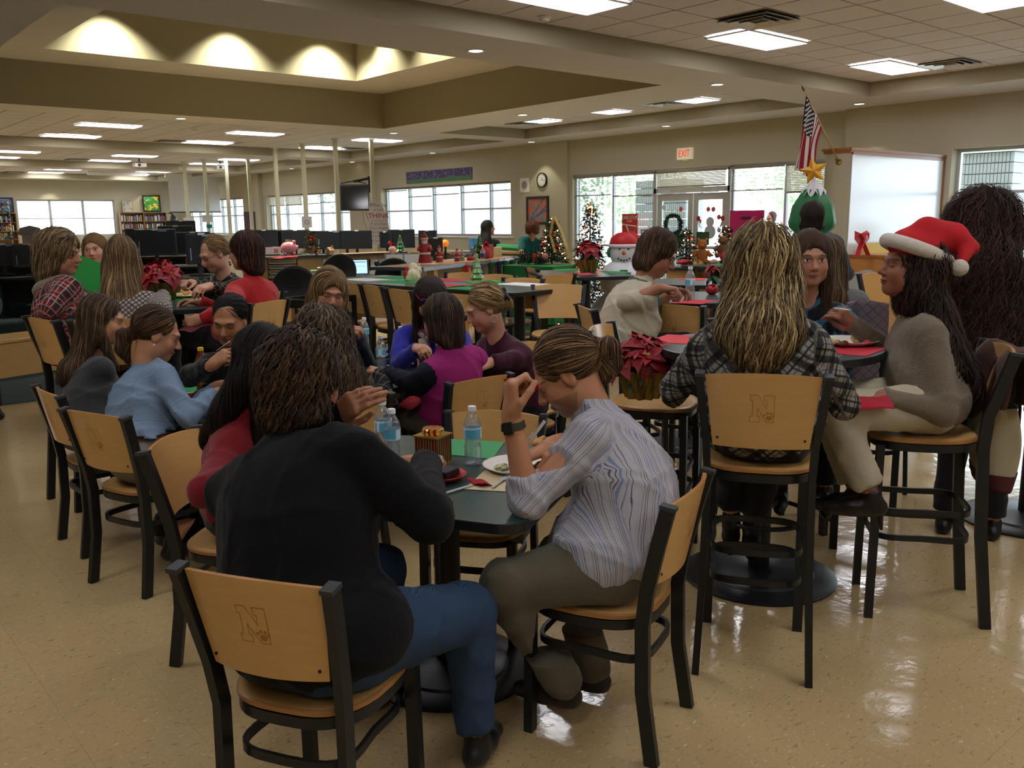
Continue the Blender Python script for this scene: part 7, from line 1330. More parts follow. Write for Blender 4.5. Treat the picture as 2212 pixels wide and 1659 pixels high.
ML = [(75, 590, 11.8, .48, 0, 1, 'large dark monitor showing a few icons behind the red plaid jacket'), (12, 588, 12.0, .48, 0, 1, 'dark monitor at the left edge behind the red plaid jacket'), (438, 588, 8.8, .30, 25, 1, 'monitor with a dark blue desktop right of the poinsettia'), (340, 566, 11.5, .5, 0, 1, 'wide dark monitor behind the poinsettia'), (420, 560, 12.5, .46, 0, 0, 'dark monitor just behind the blonde woman with glasses'), (310, 548, 13.5, .46, 0, 0, 'dark monitor left of the poinsettia, second row'), (383, 548, 13.5, .5, 0, 0, 'dark monitor above the poinsettia, second row'), (393, 520, 19, .6, 10, 0, 'monitor standing on the far counter by the armour'),
      (572, 546, 16.5, .5, 8, 0, 'black monitor at the left end of the row behind the long counter'), (606, 543, 17.5, .52, -4, 0, 'black monitor behind the piggy bank, left side'), (640, 546, 16.5, .50, 5, 0, 'black monitor right behind the piggy bank'), (663, 544, 18, .5, -30, 0, 'dark blue monitor left of the small gold bow tree'), (699, 545, 17.5, .52, 0, 0, 'black monitor right of the small gold bow tree'), (716, 548, 16.5, .55, 4, 1, 'grey-lit monitor behind the gingerbread house'), (747, 545, 17, .3, -50, 0, 'narrow side-on monitor left of the THINK poster pole'), (772, 547, 16.5, .56, 0, 0, 'black monitor below the hanging television'), (834, 545, 16.5, .3, -50, 0, 'side-on blue monitor right of the THINK poster'), (868, 545, 16.5, .5, 0, 0, 'black monitor behind the small green tree ornament'), (925, 545, 15.5, .4, -40, 0, 'slanted dark monitor left of the Santa figure'), (941, 565, 14.2, .25, 20, 0, 'upright black screen edge behind the Santa figure')]
for x, y, d, w, yw, ui, l in ML: monitor(l, x, y, d, w, yw, bool(ui), h=.30 if w < .5 else .34)
for k, (x0, x1, y, d, l) in enumerate(((-60, 130, 594, 12.0, 'dark computer desk behind the red plaid jacket'), (290, 480, 570, 12.5, 'dark computer desk behind the poinsettia'), (270, 420, 549, 13.5, 'second dark computer desk behind the poinsettia'), (370, 415, 521, 19, 'far computer desk by the armour'), (560, 890, 549, 16.8, 'row of computer desks behind the long counter'))):
    a, b = PD(x0, y, d), PD(x1, y, d); L2 = np.linalg.norm((b-a)[:2]); t = thing('computer_desk', l, 'desk', (a[0], a[1], 0), math.atan2(b[1]-a[1], b[0]-a[0])); z = a[2]-.03; obj('desktop', MB().b2((0, -.35, z-.03), (L2, .4, z)), m_dk, t); obj('modesty_panel', MB().b2((.02, .2, .0), (L2-.02, .23, z-.03)), m_dk, t); obj('side_panel', MB().b2((0, -.3, 0), (.03, .35, z-.03)), m_lw, t); obj('side_panel', MB().b2((L2-.03, -.3, 0), (L2, .35, z-.03)), m_lw, t)
t = thing('computer_desk', 'low desk with a light side under the blue desktop monitor', 'desk', (*PD(430, 590, 8.7)[:2], 0), vyaw(PD(430, 590, 8.7))); z = PD(430, 590, 8.7)[2]-.03; obj('desktop', MB().b2((-.6, -.3, z-.03), (.35, .4, z)), m_dk, t); obj('side_panel', MB().b2((-.5, .1, 0), (.3, .13, z-.03)), mat('beige_panel', 'b5ab8c', .7), t)
# items on the long counter
p = at(625, 552, ZC); t = thing('piggy_bank', 'glossy pink piggy bank on the long counter', 'piggy bank', p, -.3); pk = mat('pig_pink', 'd08090', .3, spec=.6); obj('body', MB().ball((0, 0, .12), (.13, .10, .10), 18, 12), pk, t, True)
for sx in (-1, 1):
    for sy in (-1, 1): obj('leg', MB().lathe([(.025, 0), (.028, .05), (.02, .06)], 10, c=(sx*.065, sy*.045, 0)), pk, t, True)
    obj('ear', MB().ball((.08, sx*.055, .21), (.02, .022, .03), 8, 6), pk, t, True)
obj('snout', MB().lathe([(.04, 0), (.038, .03), (.001, .032)], 12, c=(.11, 0, .12), ax=(1, 0, 0)), pk, t, True); obj('bow_top', MB().box((0, 0, .235), (.09, .04, .03)), mat('raffia', 'a8905a', .8), t)
p = at(713, 550, ZC); t = thing('gingerbread_house', 'small tan gingerbread house on the long counter', 'model house', p, .3); gb = mat('gingerbread', 'b08a68', .8); obj('walls', MB().prism([(-.05, -.04), (.05, -.04), (.05, .04), (-.05, .04)], 0, .07), gb, t); rf = MB(); rf.add([(-.06, -.055, .065), (.06, -.055, .065), (.06, 0, .12), (-.06, 0, .12), (-.06, .055, .065), (.06, .055, .065)], [(0, 1, 2, 3), (3, 2, 5, 4), (0, 3, 4), (1, 5, 2), (0, 4, 5, 1)]); obj('roof', rf, mat('gb_roof', '9a7458', .8), t); obj('chimney', MB().box((.03, -.02, .12), (.02, .02, .05)), gb, t)
p = at(580, 552, ZC); t = thing('file_tray', 'long white tray at the left end of the long counter', 'tray', p); obj('tray_body', MB().b2((-.22, 0, 0), (.2, .25, .015)).b2((-.24, 0, 0), (-.22, .25, .13)).b2((.2, 0, 0), (.22, .25, .13)).b2((-.22, 0, 0), (.2, .015, .13)), mat('tray_white', 'c4c6c8', .5), t, kind='stuff'); obj('sticker', MB().b2((.10, -.004, .04), (.17, 0, .10)), mat('pink_stk', 'c06a80', .7), t)
cone_tree('ceramic_tree', 'small green tree ornament behind the catalogue rack', PD(865, 545, 14.5), .26, .09, 4, '1c5a38')
t = thing('ornament_jar', 'red and white ornament with a red bow at the end of the counter', 'ornament', PD(848, 548, 13.8)); obj('jar', MB().ball((0, 0, .06), .06, 12, 8), mat('pearl', 'c8a0a0', .3), t, True); obj('bow', MB().box((-.02, 0, .15), (.10, .02, .05), R=Matrix.Rotation(.7, 3, 'Y')).box((.02, 0, .13), (.06, .02, .04)), mat('red_ribbon', 'b3121c', .5), t, kind='stuff')
# counter with stockings
z2 = 1.07; A2, B2 = at(922, 577, z2), at(1138, 553, z2); dr = nrm((B2-A2)); ang2 = math.atan2(dr[1], dr[0]); L2 = np.linalg.norm(B2-A2); t = thing('display_counter', 'angled counter edged with hanging stockings', 'counter', (A2[0], A2[1], 0), ang2)
obj('countertop', MB().b2((-.1, 0, z2-.04), (L2, .75, z2)), m_ctop, t); obj('front_edge', MB().b2((-.1, -.012, z2-.045), (L2, 0, z2)), mat('alu_edge', '8f97a0', .3, .5), t)
for k, f in enumerate((.10, .40, .66, .90)): obj('post', MB().b2((L2*f-.05, .05, 0), (L2*f+.05, .15, z2-.04)), m_maple, t)
obj('white_panel', MB().b2((.1, .40, .2), (L2-.1, .42, z2-.05)), mat('panel_white', 'c4bcb8', .7), t); obj('paper_scallops', MB().b2((-.08, .02, z2), (L2*.9, .6, z2+.003)), mat('tan_runner', 'a0714c', .8), t)
def onc(f, dy, z=z2): a = np.array([-math.sin(ang2), math.cos(ang2), 0]); q_ = A2+dr*L2*f+a*dy; return np.array([q_[0], q_[1], z])
def stocking(lab, f, c1, c2, s=1.0):
    t = thing('christmas_stocking', lab, 'stocking', onc(f, -.02, z2-.02), ang2, 'stockings along the angled counter'); P = [(-.05, -.02), (.05, -.02), (.05, -.20), (.09, -.28), (.07, -.33), (.0, -.33), (-.06, -.27), (-.05, -.16)]
    m = MB(); pts = [(x*s, z*s) for x, z in P]; n_ = len(pts); m.add([(x, -.02, z) for x, z in pts]+[(x, .02, z) for x, z in pts], [tuple(range(n_)), tuple(range(2*n_-1, n_-1, -1))]+[(i, n_+i, n_+(i+1) % n_, (i+1) % n_) for i in range(n_)]); o = obj('sock', m, mat('sock_'+c1, c1, .85), t); bev(o, .008); obj('cuff', MB().box((0, 0, -.035*s), (.115*s, .05, .05*s)), mat('sock_'+c2, c2, .85), t); obj('hanger', MB().tube([(0, 0, .0), (0, 0, .03)], .005), mat('red_ribbon', 'b3121c', .5), t)
for f, c1, c2, s, l in ((.33, 'a8181f', 'a8181f', .7, 'small red stocking, leftmost under the angled counter'), (.43, 'a8181f', 'b8202a', .7, 'small red stocking beside the leftmost one'), (.57, '1c4a2a', '1c4a2a', 1.0, 'dark green stocking behind the ceramic tree'), (.655, '161c38', '161c38', .95, 'narrow navy stocking on the angled counter'), (.72, '1d4428', '1d4428', .95, 'green stocking right of the navy one'), (.82, '8c1c20', '2a5a3a', 1.15, 'large red stocking with a green cuff and quilted square'), (.91, 'a01c22', '8f1a20', .95, 'red stocking with a snowflake, rightmost on the angled counter')): stocking(l, f, c1, c2, s)
def santa(lab, p, h, c='8f1f22'):
    t = thing('santa_figure', lab, 'figurine', p, vyaw(p)); m_ = mat('santa_'+c, c, .6); w = mat('fur_white', 'cfc6b8', .9, bump=.4); obj('robe', MB().lathe([(h*.20, 0), (h*.21, h*.1), (h*.16, h*.35), (h*.17, h*.5), (h*.10, h*.68), (.001, h*.72)], 18), m_, t, True); obj('head', MB().ball((0, -.01, h*.75), h*.10, 10, 8), mat('face_clay', 'b98a70', .6), t, True); obj('beard', MB().ball((0, -h*.07, h*.68), (h*.08, h*.05, h*.11), 10, 8), w, t, True)
    obj('hat', MB().lathe([(h*.11, h*.79), (h*.09, h*.87), (.001, h)], 14), m_, t, True); obj('hat_trim', MB().lathe([(h*.10, h*.77), (h*.12, h*.79), (h*.10, h*.82)], 14), w, t, True); obj('hem_trim', MB().lathe([(h*.20, h*.0), (h*.225, h*.03), (h*.21, h*.07)], 18), w, t, True); obj('belt_trim', MB().lathe([(h*.165, h*.32), (h*.185, h*.35), (h*.165, h*.38)], 18), w, t, True)
    for sx in (-1, 1): obj('arm', MB().tube([(sx*h*.14, 0, h*.58), (sx*h*.19, -h*.08, h*.46), (sx*h*.10, -h*.16, h*.48)], [h*.055, h*.05, h*.035]), m_, t, True)
    return t
pz = onc(.13, .25); obj0 = santa('large red Santa figure on a fur base on the angled counter', pz, .42); santa('small Santa figure seated on a red sleigh beside the large Santa', onc(.28, .3), .24, '9c2a20'); santa('small Santa figurine in the middle of the angled counter', onc(.38, .2), .19); santa('tiny cream angel-like figurine right of the small Santa', onc(.46, .25), .17, '8f8670')
tag(obj('fur_mat', MB().lathe([(.19, 0), (.2, .015), (.001, .02)], 20), mat('fur_cream', 'b8ad92', .95, bump=.6), loc=tuple(pz)), 'cream fur mat under the large Santa figure', 'mat')
for f, dy, c_, l in ((.52, .2, 'a01c22', 'small red candy dish on the angled counter'), (.74, .3, '9c3a30', 'red toy barn on the right of the angled counter'), (.90, .35, 'cfc088', 'yellow card propped at the right end of the angled counter')): p = onc(f, dy); t = thing('ornament', l, 'ornament', p, ang2); w_ = {'a01c22': (.16, .08, .05), '9c3a30': (.26, .12, .20), 'cfc088': (.28, .03, .15)}[c_]; o = obj('body', MB().box((0, 0, w_[2]/2), w_), mat('orn_'+c_, c_, .7), t); bev(o, .01)
p = onc(.62, .18); t = thing('sanitizer_bottle', 'clear pump bottle of sanitizer on the angled counter', 'bottle', p); obj('bottle_body', MB().lathe([(.035, 0), (.037, .01), (.037, .12), (.015, .15)], 14), m_pet, t, True); obj('wrap_label', MB().lathe([(.0375, .03), (.0375, .09)], 14), mat('dk_label', '2a3a6a', .5), t); obj('pump', MB().tube([(0, 0, .15), (0, 0, .20), (-.03, 0, .20)], .007), m_white, t)
p = onc(.68, .22); t = thing('gift_sack', 'red sack of sweets tied with a red bow on the angled counter', 'bag', p); obj('sack', MB().ball((0, 0, .08), (.09, .06, .09), 14, 10), mat('sack_red', 'a02a30', .6), t, True); obj('bow', MB().box((0, 0, .19), (.12, .02, .06)).box((0, 0, .22), (.05, .02, .06)), mat('red_ribbon', 'b3121c', .5), t, kind='stuff')
cone_tree('ceramic_tree', 'dark green paper tree behind the red sack on the angled counter', onc(.70, .35), .34, .10, 4, '1c5a38')
p = PD(962, 532, 14.6); t = thing('orange_ball', 'orange ball on a black stem above the Santa figure', 'ornament', p); obj('ball', MB().ball((0, 0, .05), .06, 12, 8), mat('orange_plastic', 'e8801c', .4, emit=.3), t, True); obj('stem', MB().tube([(0, 0, 0), (0, 0, -.42)], .02), m_black, t)
# window counter with blue box
pA, pB = PD(880, 541, 17.5), PD(1130, 541, 16.0); t = thing('window_counter', 'light wooden counter running below the middle window', 'counter', (pA[0], pA[1], 0), math.atan2(pB[1]-pA[1], pB[0]-pA[0])); Lw = np.linalg.norm(pB-pA); obj('countertop', MB().b2((0, 0, pA[2]-.04), (Lw, .5, pA[2])), m_lw, t); obj('front', MB().b2((.02, .06, 0), (Lw-.02, .09, pA[2]-.04)), mat('front_dk', '6a5a48', .7), t)
p = PD(1025, 531, 16); t = thing('storage_box', 'blue holographic box on the counter below the middle window', 'box', p, vyaw(p)); nb2 = NT('holo_blue'); nb2.set(nb2.ramp(nb2.noise(nb2.coord((20, 1, 1)), 3, 2), [(.3, lin('1f5fb0')), (.55, lin('5fb0e0')), (.7, lin('2a7ac8'))]), .3); obj('box_body', MB().box((0, 0, .03), (.19, .2, .21)), nb2.m, t)
tag(obj('green_tube', MB().tube([tuple(PD(1075, 533, 14.5)), tuple(PD(1130, 537, 14.2))], .05), mat('green_tube', '2a8a5a', .5)), 'long green tube of paper lying between the two standing women', 'tube')
t = thing('printer', 'grey printer lid behind the small Santa figures', 'printer', PD(1000, 558, 14.8), vyaw(PD(1000, 558, 14.8))); o = obj('printer_body', MB().box((0, 0, .0), (.45, .35, .18)), mat('printer_grey', '4a4b4d', .5), t); bev(o, .02); obj('printer_lid', MB().box((0, 0, .1), (.40, .3, .03)), mat('printer_lid', '6a6b6d', .4), t)
# green cloth table with greenery
g0, g1 = PD(1113, 571, 13.0), PD(1224, 571, 12.4); w = np.linalg.norm(g1-g0); t = thing('cloth_table', 'table draped in bright green cloth carrying a lit tree', 'table', ((g0[0]+g1[0])/2, (g0[1]+g1[1])/2, 0), math.atan2(g1[1]-g0[1], g1[0]-g0[0])); zt = g0[2]
def drape(u, v):
    a = 2*pi*u; c, s = math.cos(a), math.sin(a); e = .25; x = w/2*math.copysign(abs(c)**e, c); y = .35*math.copysign(abs(s)**e, s); f = 1+.06*v*(1+math.sin(a*11)); return Vector((x*f, y*f, zt*(1-v)+.08*v))
obj('tablecloth', MB().grid(drape, 96, 8, closed_u=True).b2((-w/2, -.35, zt-.01), (w/2, .35, zt+.002)), mat('green_cloth', '14703a', .7), t, 40); obj('leg', MB().b2((-w/2+.1, -.2, 0), (-w/2+.14, -.16, zt-.02)), m_dk, t)
for k, (x, r_, l) in enumerate(((1135, .20, 'bushy greenery at the left of the green cloth table'), (1165, .16, 'greenery with a pink ornament in the middle of the green cloth table'))):
    p = PD(x, 566, 12.8); m = MB(); q_ = np.random.RandomState(k)
    for i in range(260): d = q_.normal(size=3); d[2] = abs(d[2]); d /= np.linalg.norm(d); c = d*r_*q_.uniform(.3, 1)*np.array([1, .7, .8]); e = c+q_.normal(size=3)*.05; s = np.cross(d, q_.normal(size=3)); s = s/np.linalg.norm(s)*.014; m.add([c-s, c+s, e], [(0, 1, 2)])
    t = thing('greenery', l, 'plant', p); obj('sprigs', m, m_fir, t, kind='stuff'); obj('pink_flower' if k else 'red_card', MB().ball((.02, -.1, .08), .05, 8, 6) if k else MB().box((.05, -.15, .06), (.09, .01, .13)), mat('pinkish', 'c07070', .6) if k else mat('red_card', 'b03a28', .6), t)
# wooden front counter before the doors with toys
w0, w1 = PD(1436, 577, 10.9), PD(1620, 577, 10.3); t = thing('toy_counter', 'maple-fronted counter with a dark top before the doors', 'counter', (w0[0], w0[1], 0), math.atan2(w1[1]-w0[1], w1[0]-w0[0])); w = np.linalg.norm(w1-w0); obj('countertop', MB().b2((0, -.05, w0[2]-.04), (w, .6, w0[2])), m_ctop, t); obj('front_panel', MB().b2((.03, 0, 0), (w-.03, .03, w0[2]-.04)), m_maple, t)
for x, y, r_, c_, l, ct in ((1470, 570, (.16, .08, .05), 'b3121c', 'bright red cloth heap at the foot of the small lit tree', 'cloth'), (1442, 572, (.12, .06, .03), '2a7a5a', 'green tinsel at the left of the toy counter', 'tinsel'), (1568, 562, (.16, .10, .10), 'a81828', 'red fabric heap below the lit tree with bears', 'cloth')): lump('cloth_heap', l, PD(x, y, 10.6), r_, c_, int(x), cat=ct, col2=c_)
def bear(lab, p, s, c):
    t = thing('teddy_bear', lab, 'toy', p, vyaw(p)); m_ = mat('fur_'+c, c, .95, bump=.5, bs=150); obj('body', MB().ball((0, 0, .10*s), (.07*s, .06*s, .10*s), 12, 8), m_, t, True); obj('head', MB().ball((0, -.01, .24*s), .06*s, 12, 8), m_, t, True); obj('muzzle', MB().ball((0, -.06*s, .225*s), .025*s, 8, 6), m_, t, True)
    for sx in (-1, 1): obj('ear', MB().ball((sx*.045*s, 0, .295*s), .02*s, 8, 6), m_, t, True); obj('arm', MB().tube([(sx*.06*s, 0, .16*s), (sx*.10*s, -.03*s, .10*s)], .024*s), m_, t, True); obj('leg', MB().tube([(sx*.04*s, -.02, .04*s), (sx*.07*s, -.10*s, .03*s)], .03*s), m_, t, True)
bear('ginger teddy bear with a bow between the two small lit trees', PD(1516, 571, 10.7), 1.0, '9a5a24'); bear('brown teddy bear under the right small lit tree', PD(1560, 557, 10.9), .9, '6f4a2c')
lump('glass_candy_bowl', 'clear bowl with orange sweets left of the lit tree with bears', PD(1540, 570, 10.7), (.08, .06, .06), 'b8a090', 77, cat='bowl', col2='a05a3a')
# north wall bookcases, pictures, armour
m_bc = wood('bookcase_oak', '7f5834', '9a7044', .5); BC = ('6a2a2a', '2c3f66', 'c9c4b4', '3d5a44', '8a7a5a', '1f1f24', 'b9a05a', '70808a', '9a3f38', 'd8d4c8', '45506e', '5f4a3a')
BKM = [MB().box((0, 0, .5), (1, 1, 1)).mesh('book', [mat('spine_'+c, c, .6)]) for c in BC]
def bookcase(lab, x0, x1, z1, cols, seed, shelves=(.42, .77, 1.10, 1.42, 1.76), vis=2):
    t = thing('bookcase', lab, 'bookcase', (x0, YN-.32, 0)); w = x1-x0; obj('case_top', MB().b2((0, 0, z1-.03), (w, .3, z1)), m_bc, t); obj('case_back', MB().b2((0, .28, 0), (w, .30, z1-.03)), m_bc, t)
    for k in range(cols+1): obj('upright', MB().b2((w*k/cols-.015, 0, 0), (w*k/cols+.015, .28, z1-.03)), m_bc, t)
    q_ = random.Random(seed)
    for s_ in shelves: 
        for k in range(cols): obj('shelf', MB().b2((w*k/cols+.015, .01, s_-.02), (w*(k+1)/cols-.015, .28, s_)), m_bc, t)
    for si, s_ in enumerate(shelves[-3:]):
        for k in range(cols):
            x = x0+w*k/cols+.03; e = x0+w*(k+1)/cols-.05-q_.uniform(.0, .25)
            while x < e:
                bw = q_.uniform(.022, .045); bh = q_.uniform(.19, .27); o = link(bpy.data.objects.new('book', BKM[q_.randrange(12)]), None, (x+bw/2, YN-.18, s_)); o.scale = (bw*.94, .17, bh); x += bw
                tag(o, 'upright book, %s shelf, %sof the %s' % (('third', 'second', 'top')[si], ('left bay ', 'right bay ')[k] if cols == 2 else '', lab), 'book', 'books in the far bookcases')
bookcase('far oak bookcase right of the bright window', 12.19, 14.1, 2.13, 2, 5); bookcase('far oak bookcase at the left edge', 7.3, 8.25, 2.13, 1, 6)
def fpic_top(lab, x0, x1, z0, z1, art, frc, tilt=0): t = fr_pic(lab, YN-.14, x0, x1, z0, z1, art, frc, .06 if frc[0] != 'b' else .02, south=True); t.rotation_euler = (rad(-4), 0, 0); return t
fpic_top('dark-framed green poster with a yellow disc on top of the far bookcase', 13.2, 13.95, 2.14, 2.86, art_mat('green_poster', '2f8a3a', (('d6c22c', 3.2, .56), ('6a7f8a', 7, .60), ('1f5a2a', 9, .62)), 4), '2a1d14'); fpic_top('small pale sketch in a thin frame on top of the far bookcase', 12.35, 12.78, 2.14, 2.62, art_mat('sketch', 'b8b0a0', (('8f8878', 9, .55),), 8), 'b0a080'); fpic_top('blue framed poster on top of the left edge bookcase', 7.6, 8.25, 2.14, 2.72, art_mat('blue_poster', '22406f', (('3f70a8', 4, .5), ('9aa8b8', 8, .62)), 9), '22252c')
pk_ = PD(378, 518, 26.0); t = thing('suit_of_armour', 'grey half-length knight armour statue with a plumed helmet', 'statue', pk_, vyaw(pk_)); st_ = mat('armour_steel', '4c4f50', .35, .7, .5, var=.3); S_ = 1.0
obj('breastplate', MB().ball((0, 0, .22), (.17, .13, .24), 16, 10), st_, t, True); obj('helmet', MB().ball((0, 0, .60), (.10, .12, .13), 14, 10), st_, t, True); obj('visor', MB().lathe([(.09, 0), (.07, .05), (.001, .12)], 12, c=(-.02, -.06, .57), ax=(-.5, -1, -.1)), st_, t, True); obj('plume', MB().tube([(0, .02, .70), (-.06, 0, .78), (-.16, -.02, .76)], [.03, .025, .008]), st_, t, True); obj('shield', MB().ball((-.26, -.05, .12), (.10, .03, .14), 12, 8), st_, t, True)
for sx in (-1, 1): obj('pauldron', MB().ball((sx*.18, 0, .36), (.09, .09, .08), 10, 8), st_, t, True); obj('arm', MB().tube([(sx*.20, 0, .34), (sx*.23, -.05, .14), (sx*.08, -.14, .10)], [.055, .05, .04]), st_, t, True)
obj('plinth', MB().box((0, 0, -.3), (.5, .4, .6)), m_bc, t)
a, b = PD(240, 519, 27), PD(385, 521, 27); t = thing('far_counter', 'low white-topped far counter below the bookcase', 'counter', (a[0], a[1], 0), math.atan2(b[1]-a[1], b[0]-a[0])); w = np.linalg.norm(b-a); obj('countertop', MB().b2((0, -.3, a[2]-.04), (w, .3, a[2])), m_white, t); obj('front', MB().b2((.03, -.2, 0), (w-.03, -.17, a[2]-.04)), m_dk, t)
# left edge: oak counter, bead rack, tin basket
a, b = PD(-40, 530, 12.5), PD(110, 532, 12.5); t = thing('oak_counter', 'oak counter at the left edge below the bright window', 'counter', (a[0], a[1], 0), math.atan2(b[1]-a[1], b[0]-a[0])); w = np.linalg.norm(b-a); obj('countertop', MB().b2((0, -.3, a[2]-.07), (w, .3, a[2])), m_oak, t); obj('front', MB().b2((.03, -.2, 0), (w-.03, -.17, a[2]-.07)), m_dk, t)
p = PD(10, 528, 12.4); t = thing('bead_rack', 'wire rack strung with red, green and yellow knobs at the left edge', 'rack', p, vyaw(p)); obj('wire_frame', MB().tube([(-.1, 0, 0), (-.1, 0, .62), (.1, 0, .62), (.1, 0, 0)], .008), m_alu, t)
for i in range(4):
    for j in range(9): c_ = ('c9b02c', '2f8a3a', 'a8242a', 'd0ccc4', '22305a')[(i*3+j*2) % 5]; obj('knob', MB().ball((-.09+.06*i, -.02, .08+.06*j), .022, 7, 5), mat('knob_'+c_, c_, .4), t)
p = PD(68, 527, 12.6); t = thing('metal_basket', 'grey arched metal basket on the oak counter', 'basket', p, vyaw(p)); obj('basket_body', MB().prism([(-.11, -.08), (.11, -.08), (.11, .08), (-.11, .08)], 0, .12), mat('tin_grey', '6f6d6a', .4, .5, bump=.5, bs=40), t); obj('arched_lid', MB().tube([(-.09, 0, .12), (-.08, 0, .16), (0, 0, .18), (.08, 0, .16), (.09, 0, .12)], 1, flat=(.16, .02)), mat('tin_grey', '6f6d6a', .4, .5), t)
# armchairs and low bench on the left
def armchair(lab, p, yaw):
    t = thing('armchair', lab, 'armchair', (p[0], p[1], 0), yaw); c_ = mat('green_upholstery', '16282a', .9, bump=.3, bs=200)
    for nm, a, b in (('seat', (-.32, -.32, .22), (.32, .32, .44)), ('backrest', (-.34, .26, .30), (.34, .44, .88)), ('arm', (-.42, -.34, .2), (-.32, .40, .62)), ('arm', (.32, -.34, .2), (.42, .40, .62))): o = obj(nm, MB().b2(a, b), c_, t, 40); bev(o, .05, 4)
    for sx in (-1, 1):
        for sy in (-1, 1): obj('leg', MB().b2((sx*.34-.02, sy*.3-.02, 0), (sx*.34+.02, sy*.3+.02, .21)), m_oak, t)
armchair('dark green armchair nearer the red plaid jacket', at(34, 780, 0.0)+(0, .9, 0), .4); armchair('dark green armchair behind, at the left edge', at(20, 735, 0)+(-.2, 1.2, 0), .4)
p = at(60, 812, 0); t = thing('low_bench', 'light wooden low bench on the carpet at the left', 'bench', (p[0], p[1], 0), .3); o = obj('bench_top', MB().b2((-.9, 0, .38), (.5, .6, .42)), m_maple, t); bev(o, .01); o = obj('bench_front', MB().b2((-.88, .02, 0.01), (.48, .05, .38)), m_maple, t); obj('bench_back', MB().b2((-.88, .55, 0.01), (.48, .58, .38)), m_maple, t)
# office chairs
def office(lab, px, py, dep, yaw, oval=True):
    p = PD(px, py, dep); t = thing('office_chair', lab, 'office chair', (p[0], p[1], 0), vyaw(p)+yaw); z = p[2]; k = mat('black_mesh', '121315', .6)
    fn = lambda u, v: Vector((.25*math.cos(2*pi*u)*v, -.06*v*v*math.sin(2*pi*u)**2, z+.24*math.sin(2*pi*u)*v)); o = obj('backrest', MB().grid(fn, 32, 8, closed_u=True), k, t, True); solid(o, .03); obj('seat', MB().ball((0, -.25, .47), (.24, .23, .05), 18, 8), k, t, True); obj('gas_stem', MB().tube([(0, -.2, .1), (0, -.2, .45)], .03), m_black, t); obj('back_bar', MB().tube([(0, -.15, .45), (0, .04, .5), (0, .04, z)], .018), m_black, t)
    for i in range(5): a = i*2*pi/5; obj('base_arm', MB().tube([(0, -.2, .1), (.28*math.cos(a), -.2+.28*math.sin(a), .06)], .02), m_black, t); obj('castor', MB().ball((.28*math.cos(a), -.2+.28*math.sin(a), .03), .03, 8, 6), m_black, t)
    obj('vent_slots', MB().box((0, -.09, z+.12), (.12, .006, .02)).box((0, -.09, z+.05), (.15, .006, .01)).box((0, -.09, z), (.15, .006, .01)), mat('slot_dark', '040404', .9), t, kind='stuff')
office('round-backed black chair behind the blonde-streaked woman in navy', 637, 620, 10.2, 0); office('tall black task chair left of the laptop', 733, 586, 12.2, .4); office('navy task chair in front of the catalogue rack', 850, 596, 11.8, .2)
a, b = PD(588, 645, 7.2), PD(662, 652, 7.0); t = thing('black_cart', 'low black open cart behind the bright red sweater', 'cart', (a[0], a[1], 0), math.atan2(b[1]-a[1], b[0]-a[0])); w = np.linalg.norm(b-a); zb_ = a[2]; obj('rim', MB().b2((0, 0, zb_-.05), (w, .03, zb_)).b2((0, .55, zb_-.05), (w, .58, zb_)).b2((0, .03, zb_-.05), (.03, .55, zb_)).b2((w-.03, .03, zb_-.05), (w, .55, zb_)), m_black, t, kind='stuff'); obj('tub', MB().b2((.03, .03, zb_-.3), (w-.03, .55, zb_-.27)), m_black, t); obj('blue_bin', MB().b2((.1, .05, .3), (w-.1, .5, zb_-.32)), mat('blue_bin', '18286a', .5), t)
for k in range(4): obj('leg', MB().b2(((0, w-.03)[k % 2], (0, .55)[k//2], 0), ((.03, w)[k % 2], (.03, .58)[k//2], zb_-.05)), m_black, t)
# trash can with liner
p = PD(1865, 600, 11.0); p[2] = 0; t = thing('trash_can', 'grey trash can with a clear liner bag below the whiteboard', 'trash can', p); zc_ = PD(1865, 594, 11.0)[2]
obj('can_body', MB().lathe([(.19, 0), (.25, zc_-.06), (.27, zc_-.05), (.27, zc_), (.24, zc_), (.18, .03)], 28), mat('can_grey', '3b3f42', .6), t, 40); obj('liner', MB().grid(lambda u, v: Vector(((.275+.01*math.sin(u*50)+.01*v)*math.cos(2*pi*u), (.275+.01*math.sin(u*43))*math.sin(2*pi*u), zc_+.03-.26*v+.02*math.sin(u*31))), 60, 6, closed_u=True), m_bag, t, True)
# bags and coats on seats
pt = PD(2150, 950, 3.62); t = thing('tote_bag', 'cream canvas tote bag with maroon base and straps hanging below the tweed blazer', 'bag', pt, rad(36)); cn = mat('canvas_cream', 'a79c7c', .9, bump=.4, bs=200); mr = mat('maroon_strap', '4a1a1c', .8)
def bagf(u, v): a = 2*pi*u; c, s = math.cos(a), math.sin(a); e = .7; wx = (.105+.045*v)*(1+.06*math.sin(5*a+4*v)); return Vector((wx*math.copysign(abs(c)**e, c), (.055+.03*math.sin(v*pi))*math.copysign(abs(s)**e, s), .15-.33*v))
b_ = MB().grid(bagf, 40, 14, closed_u=True); o = obj('bag_body', b_, cn, t, True); bb = MB().grid(lambda u, v: bagf(u, .80+.2*v)*1.0+Vector((0, 0, -.0)), 40, 6, closed_u=True); bb.v = [(x*1.03, y*1.05, z) for x, y, z in bb.v]; bb.f.append(tuple(range(5*40, 6*40))); bb.m.append(0); obj('base_band', bb, mr, t, True)
